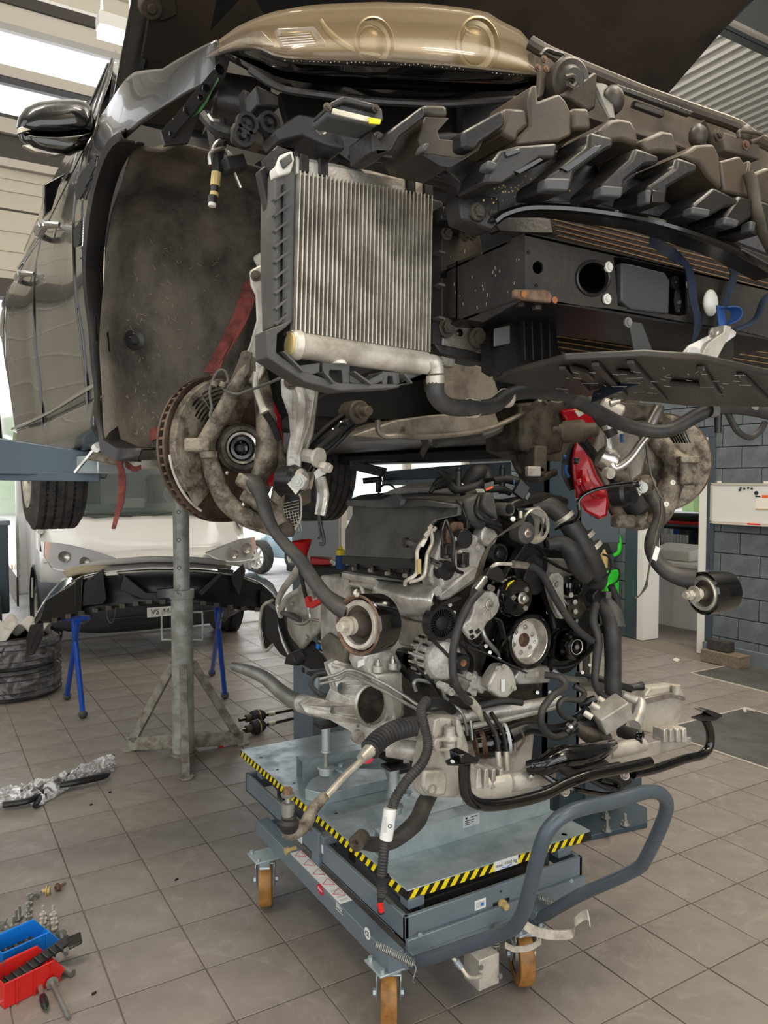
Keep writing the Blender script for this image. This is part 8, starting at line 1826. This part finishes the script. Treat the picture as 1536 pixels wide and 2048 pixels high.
# trolley with red tray and bottle behind the gearbox
tt_=at(665,1132,d=4.3)
tr_=thing('tool_trolley','grey tool trolley standing behind the gearbox, only its top visible','trolley',(tt_.x,tt_.y,0))
B().box((tt_.x-.15,tt_.y-.02,tt_.z-.05),(tt_.x+.18,tt_.y+.3,tt_.z)).build('trolley_top','smooth_plastic',tr_,bevel=.01)
B().box((tt_.x-.12,tt_.y+.02,.1),(tt_.x+.15,tt_.y+.28,tt_.z-.05)).build('trolley_body','cart_grey',tr_,bevel=.01)
for a in(-.1,.13):
 for b in(.04,.26):B().cyl((tt_.x+a-.01,tt_.y+b,.05),(tt_.x+a+.01,tt_.y+b,.05),.05).build('trolley_wheel','rubber',tr_)
ztr_=tt_.z
fn=thing('funnel','red plastic funnel standing behind the hanging arm','funnel',at(605,1118,d=4.3))
B().lathe(at(608,1122,d=4.3),(-.1,0,1),[(0,.014),(.03,.02),(.11,.055),(.115,.058),(.11,.052),(.03,.016),(0,.01)],24).build('funnel_cone','red_plastic',fn)
rt=thing('red_tray','red plastic parts tray with small parts lying behind the gearbox','tray',at(640,1130,d=4.35))
B().loft([[at(620,1115,d=4.32),at(622,1130,d=4.32),at(662,1130,d=4.32),at(668,1120,d=4.32)],[at(618,1112,d=4.45),at(622,1128,d=4.45),at(662,1126,d=4.45),at(668,1114,d=4.45)]]).build('tray_body','red_plastic',rt,bevel=.004)
for k in range(7):B().cyl(at(660+k*4,1125+(k%3)*3,d=4.3),at(664+k*4,1120+(k%3)*3,d=4.3),.008).build('loose_fitting','bright_metal',rt)
bo=thing('spray_bottle','small blue bottle with a yellow cap standing behind the engine cover','bottle',at(681,1138,d=4.3))
B().lathe(at(681,1138,d=4.3),PZ,[(0,0),(0,.028),(.07,.028),(.085,.018)],18).build('bottle_body','strap_blue',bo);B().lathe(at(681,1110,d=4.3),PZ,[(0,.026),(.03,.024),(.034,.012),(.05,.01),(.05,0)],18).build('bottle_cap','yellow_plastic',bo)
# ================= AC SERVICE MACHINE =================
mcn=at(1222,1275,z=0);mx,my=mcn.x-.13,mcn.y+.1
ms=thing('service_machine','dark wheeled air-conditioning service machine with green handles by the office door','machine',(mx,my,0))
B().loft([[V((mx-.28,my-.05,z)),V((mx+.24,my-.05,z)),V((mx+.24,my+.4,z)),V((mx-.28,my+.4,z))]for z in(.12,.85)]+[[V((mx-.26,my+.10,1.12)),V((mx+.22,my+.10,1.12)),V((mx+.22,my+.4,1.16)),V((mx-.26,my+.4,1.16))]]).build('machine_body','van_grey',ms,bevel=.03)
B().obox(V((mx-.02,my-.0,1.0)),V((.2,0,0)),V((0,.055,.10)),V((0,-.01,.006))).build('control_panel','van_black',ms,bevel=.01)
for k in range(6):B().obox(V((mx-.12+k%3*.05,my-.03+.02*(k//3),.97+.035*(k//3))),V((.012,0,0)),V((0,.006,.010)),V((0,-.008,.006))).build('panel_key','label_grey',ms)
B().tube([V((mx+.10,my+.06,1.15)),V((mx+.20,my+.0,1.18)),V((mx+.27,my-.06,1.08)),V((mx+.28,my-.06,.92)),V((mx+.25,my,.86))],.022,10).build('green_handle','green_plastic',ms)
B().box((mx+.08,my-.09,.32),(mx+.26,my-.04,.72)).build('green_panel','green_plastic',ms,bevel=.01);B().box((mx-.12,my-.075,.42),(mx+.04,my-.045,.66)).build('green_panel','green_plastic',ms,bevel=.01)
B().lathe((mx+.02,my-.09,.76),PZ,[(0,0),(0,.04),(.14,.04),(.16,.02),(.19,.014),(.19,0)],16).build('oil_bottle','ochre',ms)
B().tube([V((mx+.04,my-.08,.8)),V((mx+.16,my-.16,.74)),V((mx+.18,my-.14,.62)),V((mx+.1,my-.08,.55))],.008,6).build('service_hose','rubber',ms)
for s in(-.26,.24):B().lathe((mx+s,my+.1,.12),PX,[(-.025,.0),(-.025,.10),(-.02,.12),(.02,.12),(.025,.10),(.025,0)],24).build('machine_wheel','rubber',ms)
mon=thing('monitor_panel','dark grey flat panel standing behind the right brake, above the service machine','panel',at(1175,1060,d=6.4))
B().obox(at(1175,1050,d=6.3),RT*.26,FW*.02,UP*.15).build('panel_face','dark_trim',mon,bevel=.01);B().obox(at(1200,1032,d=6.36),RT*.10,FW*.02,UP*.10).build('panel_back','frame_dark',mon,bevel=.01)
p=at(1175,1080,d=6.34);B().cyl((p.x,p.y,0),(p.x,p.y,p.z),.03).cyl((p.x,p.y,0),(p.x,p.y,.03),.22,.2,24).build('panel_stand','frame_dark',mon)
# ================= WHITEBOARD, BLOCKS AT THE DOOR =================
wb_=thing('whiteboard','white magnetic board with notes on the grey block wall right of the door','whiteboard',at(1480,1050,x=WX))
a,b=at(1425,968,x=WX-.02),at(1600,1050,x=WX-.02)
yA,yB=a.y,a.y-1.05;zt,zb=a.z,at(1425,1044,x=WX-.02).z
B().box((WX-.032,yB,zb),(WX-.02,yA,zt)).build('board','board_white',wb_)
for q in((yB-.01,zb-.01,yA+.01,zb+.01),(yB-.01,zt-.01,yA+.01,zt+.01),(yB-.01,zb,yB+.01,zt),(yA-.01,zb,yA+.01,zt)):B().box((WX-.038,q[0],q[1]),(WX-.02,q[2],q[3])).build('board_frame','frame_light',wb_)
B().box((WX-.09,yB+.1,zb-.012),(WX-.03,yA-.06,zb-.004)).build('pen_tray','frame_light',wb_);B().cyl((WX-.06,yA-.40,zb+.003),(WX-.06,yA-.52,zb+.003),.008).build('red_marker','red_plastic',wb_)
for y in(yA-.08,yA-.55):B().box((WX-.035,y-.02,zt),(WX-.02,y+.02,zt+.03)).build('board_hook','white_plastic',wb_)
for px,py,r in((1482,976,.010),(1489,977,.010),(1497,976,.010),(1504,977,.010),(1480,980,.010),(1513,986,.018)):
 p=at(px,py,x=WX-.033);B().cyl(p,p+V((-.008,0,0)),r,r,14).build('magnet','van_black',wb_)
for q,mm in(((1511,990,1536,1020),'paper'),((1524,990,1536,996),'orange_plastic'),((1511,1017,1536,1020),'ochre')):
 a,b=at(q[0],q[1],x=WX-.034),at(q[2],q[3],x=WX-.034);B().box((WX-.0345-(.001 if mm!='paper' else 0),b.y,b.z),(WX-.033,a.y,a.z)).build('note_sheet',mm,wb_)
a=at(1516,993,x=WX-.036);sticker('board_writing',a,(0,-1,0),(0,0,1),.05,.012,'ink',wb_)
wd=tag(B().obox(at(1450,1316,z=.06)+V((0,0,-.0)),V((.08,0,0)),V((0,.20,0)),V((0,0,.055))).build('wooden_block','wood',bevel=.004),'rough wooden block lying on the floor right of the office door','block');
bk=at(1441,1298,z=.13);tag(B().obox(V((bk.x+.0,bk.y,.115+.05)),V((.05,0,0)),V((0,.11,0)),V((0,0,.045))).build('concrete_block','brick_dark',bevel=.004),'dark brick lying on top of the wooden block by the office door','brick')
wd.location.z=.005
rg_=at(1353,1322,z=0);tag(B().obox(rg_+V((0,0,.01)),V((.03,.01,0)),V((-.01,.02,.004)),V((0,0,.008))).build('paper_scrap','paper',bevel=.003),'small crumpled scrap of paper on the floor before the office door','scrap')
rg_=at(1497,1425,z=0);tag(B().tube([rg_+V((-.04,0,.01)),rg_+V((0,.03,.02)),rg_+V((.04,0,.01)),rg_+V((.02,-.03,.015))],[.01,.014,.012,.006],6).build('paper_scrap','cloth'),'thin twisted scrap lying on the farther steel floor plate','scrap')
# ================= OFFICE CONTENTS =================
dk_=thing('reception_desk','white office counter seen through the doorway','desk',(7.9,6.2,0))
B().box((7.4,5.56,0),(7.44,8.0,.70)).box((7.4,5.52,0),(8.4,5.56,.70)).build('desk_front','white_paint',dk_,bevel=.004);B().box((7.36,5.48,.70),(8.45,8.0,.74)).build('desk_top','paper',dk_,bevel=.004)
shf=thing('office_shelf','grey office shelf holding ring binders behind the counter','shelf',(8.9,6.9,0))
B().box((8.75,5.6,.68),(9.1,8.3,.71)).box((8.75,5.6,1.06),(9.1,8.3,1.09)).box((9.07,5.6,0),(9.1,8.3,1.06)).box((8.75,8.27,0),(9.1,8.3,1.06)).box((8.75,5.6,0),(9.1,5.63,1.06)).build('shelf_board','beam_grey',shf)
for k in range(9):
 px=1328+k*6.2;p=at(px,1108,x=8.8);mm=['label_grey','label_white','label_grey','label_white','strap_blue','blue_paint','van_black','van_black','smooth_plastic'][k]
 t=thing('ring_binder',['grey binder at the left end of the office shelf','second binder from the left on the office shelf, pale spine','third binder on the office shelf, grey spine','pale binder left of the blue ones on the office shelf','lighter blue binder on the office shelf','dark blue binder on the office shelf','black binder right of the blue ones on the office shelf','second black binder on the office shelf','grey binder at the right end of the office shelf'][k],'binder',(8.80,p.y,.71),'binders on the office shelf')
 B().box((8.76,p.y-.027,.712),(9.02,p.y+.027,1.02)).build('cover',mm,t,bevel=.002);B().box((8.757,p.y-.02,.84),(8.76,p.y+.02,.95)).build('spine_label','paper',t);B().cyl((8.757,p.y,.78),(8.755,p.y,.78),.012).build('spine_hole','frame_dark',t)
def obj1(name,lab,cat,b,m,**k):return tag(b.build(name,m,**k),lab,cat)
p=at(1365,1042,x=8.9);b=B();b.loft([[V((8.78,p.y+.42*s,1.092)),V((8.78,p.y+.36*s,1.24)),V((9.05,p.y+.32*s,1.26)),V((9.05,p.y+.42*s,1.092))]for s in(-1,1)])
obj1('black_bag','black padded case lying on top of the office shelf','case',b,'van_black',bevel=.05)
p=at(1368,1060,x=8.7);obj1('red_folder','red folder lying on the office shelf below the black case','folder',B().box((8.76,p.y-.35,1.092),(8.79,p.y+.35,1.13)),'red_plastic',bevel=.004)
p=at(1378,1128,x=7.8);obj1('printer','white desk printer on the office counter','printer',B().loft([[V((7.55,p.y-.2,.742)),V((7.55,p.y-.2,.86)),V((7.85,p.y-.2,.93)),V((7.9,p.y-.2,.742))],[V((7.55,p.y+.35,.742)),V((7.55,p.y+.35,.86)),V((7.85,p.y+.35,.93)),V((7.9,p.y+.35,.742))]]),'paper',bevel=.02)
p=at(1330,1065,x=8.7);obj1('orange_box','small orange box at the left end of the office shelf top','box',B().box((8.78,p.y+.12,1.092),(8.95,p.y+.28,1.18)),'orange_plastic',bevel=.01)
p=at(1390,1070,x=8.7);obj1('paper_stack','loose white papers on the office shelf top at right','papers',B().obox(V((8.80,p.y-.45,1.105)),V((.04,0,0)),V((0,.3,.0)),V((0,0,.012))),'paper')
# ================= FLOOR ITEMS AT THE LEFT =================
# drive shafts
def shaft(x0,y0,x1,y1,lab):
 a,b=at(x0,y0,z=.05),at(x1,y1,z=.05);d=(b-a);L_=d.length;d=d.normalized()
 t=thing('drive_shaft',lab,'drive shaft',V((a.x,a.y,0)))
 B().cyl(a,b,.014).build('shaft_bar','gloss_black',t);B().cyl(a,a+d*.05,.012).cyl(a+d*.05,a+d*.09,.026).build('stub','dark_cast',t)
 B().lathe(a+d*.09,d,[(0,.02),(.01,.044),(.05,.048),(.06,.042),(.064,.046),(.070,.038),(.076,.042),(.082,.034),(.088,.037),(.095,.027),(.10,.029),(.11,.018)],24).build('joint_boot','rubber',t);B().lathe(a+d*.14,d,[(0,.049),(.006,.049)],24).build('boot_band','ochre',t)
 B().lathe(b-d*.07,d,[(0,.016),(.006,.030),(.04,.034),(.06,.034),(.07,.0)],22).build('inner_joint','rubber',t);B().cyl(a+d*.22,a+d*.27,.017).build('damper_ring','tube_metal',t)
 return t
shaft(478,1440,603,1415,'farther of two black drive shafts on the floor behind the lift table');shaft(478,1462,612,1430,'nearer of two black drive shafts on the floor behind the lift table')
p=at(441,1495,z=0);obj1('red_chip','tiny red plastic chip on the floor beside the axle stand','chip',B().obox(p+V((0,0,.008)),V((.015,0,0)),V((0,.01,0)),V((0,0,.006))),'red_plastic')
# link arm in clear film
ab=thing('bagged_link_arm','new black suspension arm wrapped in clear plastic film on the floor','wrapped part',at(120,1580,z=0))
def fz(px,py,z):return at(px,py,z=z)
B().tube([fz(6,1610,.03),fz(60,1600,.035),fz(100,1575,.04),fz(150,1565,.045),fz(205,1552,.04),fz(214,1545,.04)],[.02,.02,.018,.022,.026,.02],10,ratio=.8).tube([fz(70,1612,.02),fz(85,1590,.03),fz(110,1570,.04)],.014,8).tube([fz(40,1585,.03),fz(100,1568,.035),fz(150,1545,.05)],.014,8).build('link_arm','satin_black',ab)
rows=[];rr=random.Random(5)
for i in range(23):
 t=i/22;row=[]
 cx_,cy_=-10+t*240,1608-t*62+8*sin(t*5)
 w_=(.13-.05*sin(t*9))*min(1,(1-t)*6+.25)
 c0=fz(cx_,cy_,0);nrm=V((.45,.89,0))
 for k in range(11):
  s=k/10*2-1;row.append(c0+nrm*s*w_+V((rr.uniform(-.014,.014),rr.uniform(-.014,.014),max(.004,(.07*(1-s*s)+rr.uniform(-.02,.028))))))
 rows.append(row)
B().grid(rows).build('film','plastic_film',ab,solid=.001,ang=20)
# parts bins
def bin_(c,ang,m,lab,L_=.20,w_=.13,h=.075):
 t=thing('parts_bin',lab,'parts bin',c);u=V((cos(ang),sin(ang),0));v=V((-sin(ang),cos(ang),0));z=V((0,0,1));c=V(c)
 B().obox(c+z*.003,u*L_/2,v*w_/2,z*.003).build('bin_base',m,t,bevel=.002)
 for s in(-1,1):
  B().prism([c+v*s*w_/2-u*L_/2,c+v*s*w_/2+u*L_*.42,c+v*s*w_*.52+u*L_*.55+z*h*.45,c+v*s*w_*.55+u*L_*.36+z*h,c+v*s*w_*.55-u*L_/2+z*h],v*s*-.003).build('bin_side',m,t,bevel=.002)
  for k in(-.3,0,.3):B().bar(c+v*s*(w_*.56)+u*L_*k,c+v*s*(w_*.58)+u*L_*k+z*h*.95,.004,.004,u).build('bin_rib',m,t)
 B().prism([c-u*L_/2-v*w_/2,c-u*L_/2+v*w_/2,c-u*L_/2+v*w_*.55+z*h,c-u*L_/2-v*w_*.55+z*h],u*.003).build('bin_back',m,t,bevel=.002)
 B().prism([c+u*L_*.42-v*w_/2,c+u*L_*.42+v*w_/2,c+u*L_*.55+v*w_*.52+z*h*.45,c+u*L_*.55-v*w_*.52+z*h*.45],u*.003).build('bin_front',m,t,bevel=.002)
 B().tube([c-u*L_/2+v*w_*.56+z*h,c+u*L_*.36+v*w_*.56+z*h],.003,6,1).tube([c-u*L_/2-v*w_*.56+z*h,c+u*L_*.36-v*w_*.56+z*h],.003,6,1).build('bin_rim',m,t)
 return t,c,u,v
ba=radians(18)
rbn=bin_(at(52,1975,z=0),ba,'red_plastic','red parts bin holding black clips, nearest of the bins',.19,.11,.085)
bbn=bin_(at(46,1915,z=0),ba,'blue_plastic','blue parts bin standing behind the red one',.19,.11,.085)
bin_(at(-62,1838,z=0),ba+.1,'blue_plastic','second blue parts bin cut by the left picture edge',.16,.11,.08)
bin_(at(-30,1968,z=0),ba,'grey_plastic','grey parts bin left of the red one at the picture edge',.12,.11,.085)
t,c,u,v=rbn
kb=thing('plastic_bracket','black ribbed plastic bracket sticking out of the red parts bin','bracket',c+V((0,0,.05)))
B().bar(c-u*.08+V((0,0,.045)),c+u*.17+V((0,0,.085))+v*.02,.05,.008).build('bracket_strip','satin_black',kb,bevel=.003)
for k in range(8):q=c-u*.06+u*.025*k+V((0,0,.054+k*.004));B().bar(q-v*.024,q+v*.026,.004,.012).build('strip_rib','black_plastic',kb)
B().prism([c+u*.14+V((0,0,.07))-v*.022,c+u*.185+V((0,0,.075))-v*.028,c+u*.20+V((0,0,.09))+v*.012,c+u*.15+V((0,0,.085))+v*.024],(0,0,.008)).build('bracket_ear','black_plastic',kb,bevel=.003)
t,c,u,v=bbn
for k in range(9):B().tube([c-u*(.07-k*.012)+V((0,0,.02+.01*(k%3))),c-u*(.06-k*.012)+v*.02+V((0,0,.045)),c-u*(.05-k*.012)-v*.02+V((0,0,.03))],.006,6).build('plastic_clip','satin_black',t)
# bolts standing in rows on the floor
def fbolt(px,py,h=.045,lab='',r=.0065,m='zinc',grp=None,lie=None):
 p=at(px,py,z=0);t=thing('flange_bolt',lab,'bolt',p,grp)
 if lie is None:ax,p0=V((0,0,1)),p
 else:ax,p0=V((cos(lie),sin(lie),.04)),p+V((0,0,.014))
 B().hexn(p0,p0+ax*.010,r*1.5).cyl(p0+ax*.010,p0+ax*.013,r*2.1,r*2.0,14).build('bolt_head',m,t)
 B().cyl(p0+ax*.013,p0+ax*h,r*.75,r*.7,10).build('bolt_shank',m,t);return t
L='zinc bolt standing head-down on the floor, '
rws=[('front',[(58,1812,.05),(58,1826,.045),(57,1838,.05),(58,1850,.045),(58,1858,.05)],'middle row of upright zinc bolts behind the blue bin'),
       ('b',[(86,1834,.045),(87,1843,.04),(86,1851,.045),(85,1862,.05)],'row of dark upright bolts right of the middle row'),
       ('c',[(106,1834,.045),(108,1843,.04),(109,1851,.045),(108,1862,.05)],'rightmost row of upright bolts behind the bins'),
       ('d',[(40,1837,.05),(33,1845,.05),(28,1856,.045)],'slanting row of upright washered bolts at left')]
nth=['farthest','second farthest','third farthest','fourth','nearest']
for key,lst,where in rws:
 for k,(a,b,h)in enumerate(lst):
  fbolt(a,b,h,('nearest' if k==len(lst)-1 else nth[k])+' bolt in the '+where,m='zinc' if key in('front','d')else 'tube_metal',grp='bolts standing on the floor')
fbolt(72,1798,.04,'short pale bolt lying alone behind the upright rows',lie=.8);fbolt(66,1802,.035,'short pale bolt lying left of its twin behind the upright rows',lie=2.2)
fbolt(112,1784,.045,'rusty bolt with a wide washer lying farthest from the bins',.009,'rusty',lie=.5);fbolt(100,1788,.03,'brass-coloured washered bolt lying beside the rusty one',.011,'ochre',lie=2.8)
fbolt(10,1868,.05,'thick zinc bolt lying left of the blue bin',.009,lie=.3);fbolt(4,1862,.05,'grey bolt lying at the left edge above the blue bin',.008,lie=1.2)
def lbolt(x0,y0,x1,y1,lab,r=.0075,wr=.020):
 a,b=at(x0,y0,z=.02),at(x1,y1,z=.012);d=(b-a).normalized();t=thing('long_bolt',lab,'bolt',V((a.x,a.y,0)))
 B().cyl(a,a+d*.004,wr,wr,24).build('washer','zinc',t);B().hexn(a-d*.012,a,r*1.4).build('bolt_head','zinc',t);B().cyl(a,b,r,r,14).cyl(b,b+d*.02,r*1.15,r*.8,14).build('shank','zinc',t);return t
lbolt(104,1965,134,2028,'long zinc bolt with a wide washer lying in front of the red bin');lbolt(122,1868,130,1900,'long zinc bolt with a wide washer lying right of the blue bin')
lbolt(96,1855,98,1885,'slim zinc bolt leaning against the right end of the blue bin',.006,.012)
sc_=thing('screwdriver','screwdriver with a dark green handle lying in front of the red bin','screwdriver',at(88,1990,z=0))
a,b=at(80,1972,z=.015),at(92,2018,z=.015);d=(b-a);B().cyl(a,a+d*.5,.009,.008).build('ferrule','zinc',sc_);B().tube([a+d*.45,a+d*.6,a+d*.85,a+d],[.010,.013,.012,.004],12).build('handle','van_black',sc_)
B().tube([a+d*.92,a+d*1.02],[.008,.003],10,1).build('handle_end','green_wax',sc_)
rd_=thing('steel_rod','thin bright steel rod lying along the front of the red bin','rod',at(40,1990,z=0));B().tube([at(-10,2008,z=.01),at(40,1990,z=.01),at(82,1972,z=.012)],.0035,8).build('rod','bright_metal',rd_)
sk=thing('socket_tube','short grey steel tube lying right of the red bin','tube',at(135,1945,z=0));a,b=at(122,1938,z=.014),at(146,1946,z=.014);B().cyl(a,b,.012).cyl(b,b+(b-a)*.02,.009).build('tube_body','zinc',sk)
for k,(px,py)in enumerate(((182,1610),(353,1760),(220,1585),(188,1988))):
 p=at(px,py,z=0);obj1('floor_debris',['small dark crumb on the floor right of the wrapped arm','small dark crumb on the floor left of the front caster','dark speck on the floor just beyond the wrapped arm','tiny dark speck on the floor right of the parts bins'][k],'debris',B().obox(p+V((0,0,.003)),V((.008,.003,0)),V((0,.003,0)),V((0,0,.003))),'hazard_black')
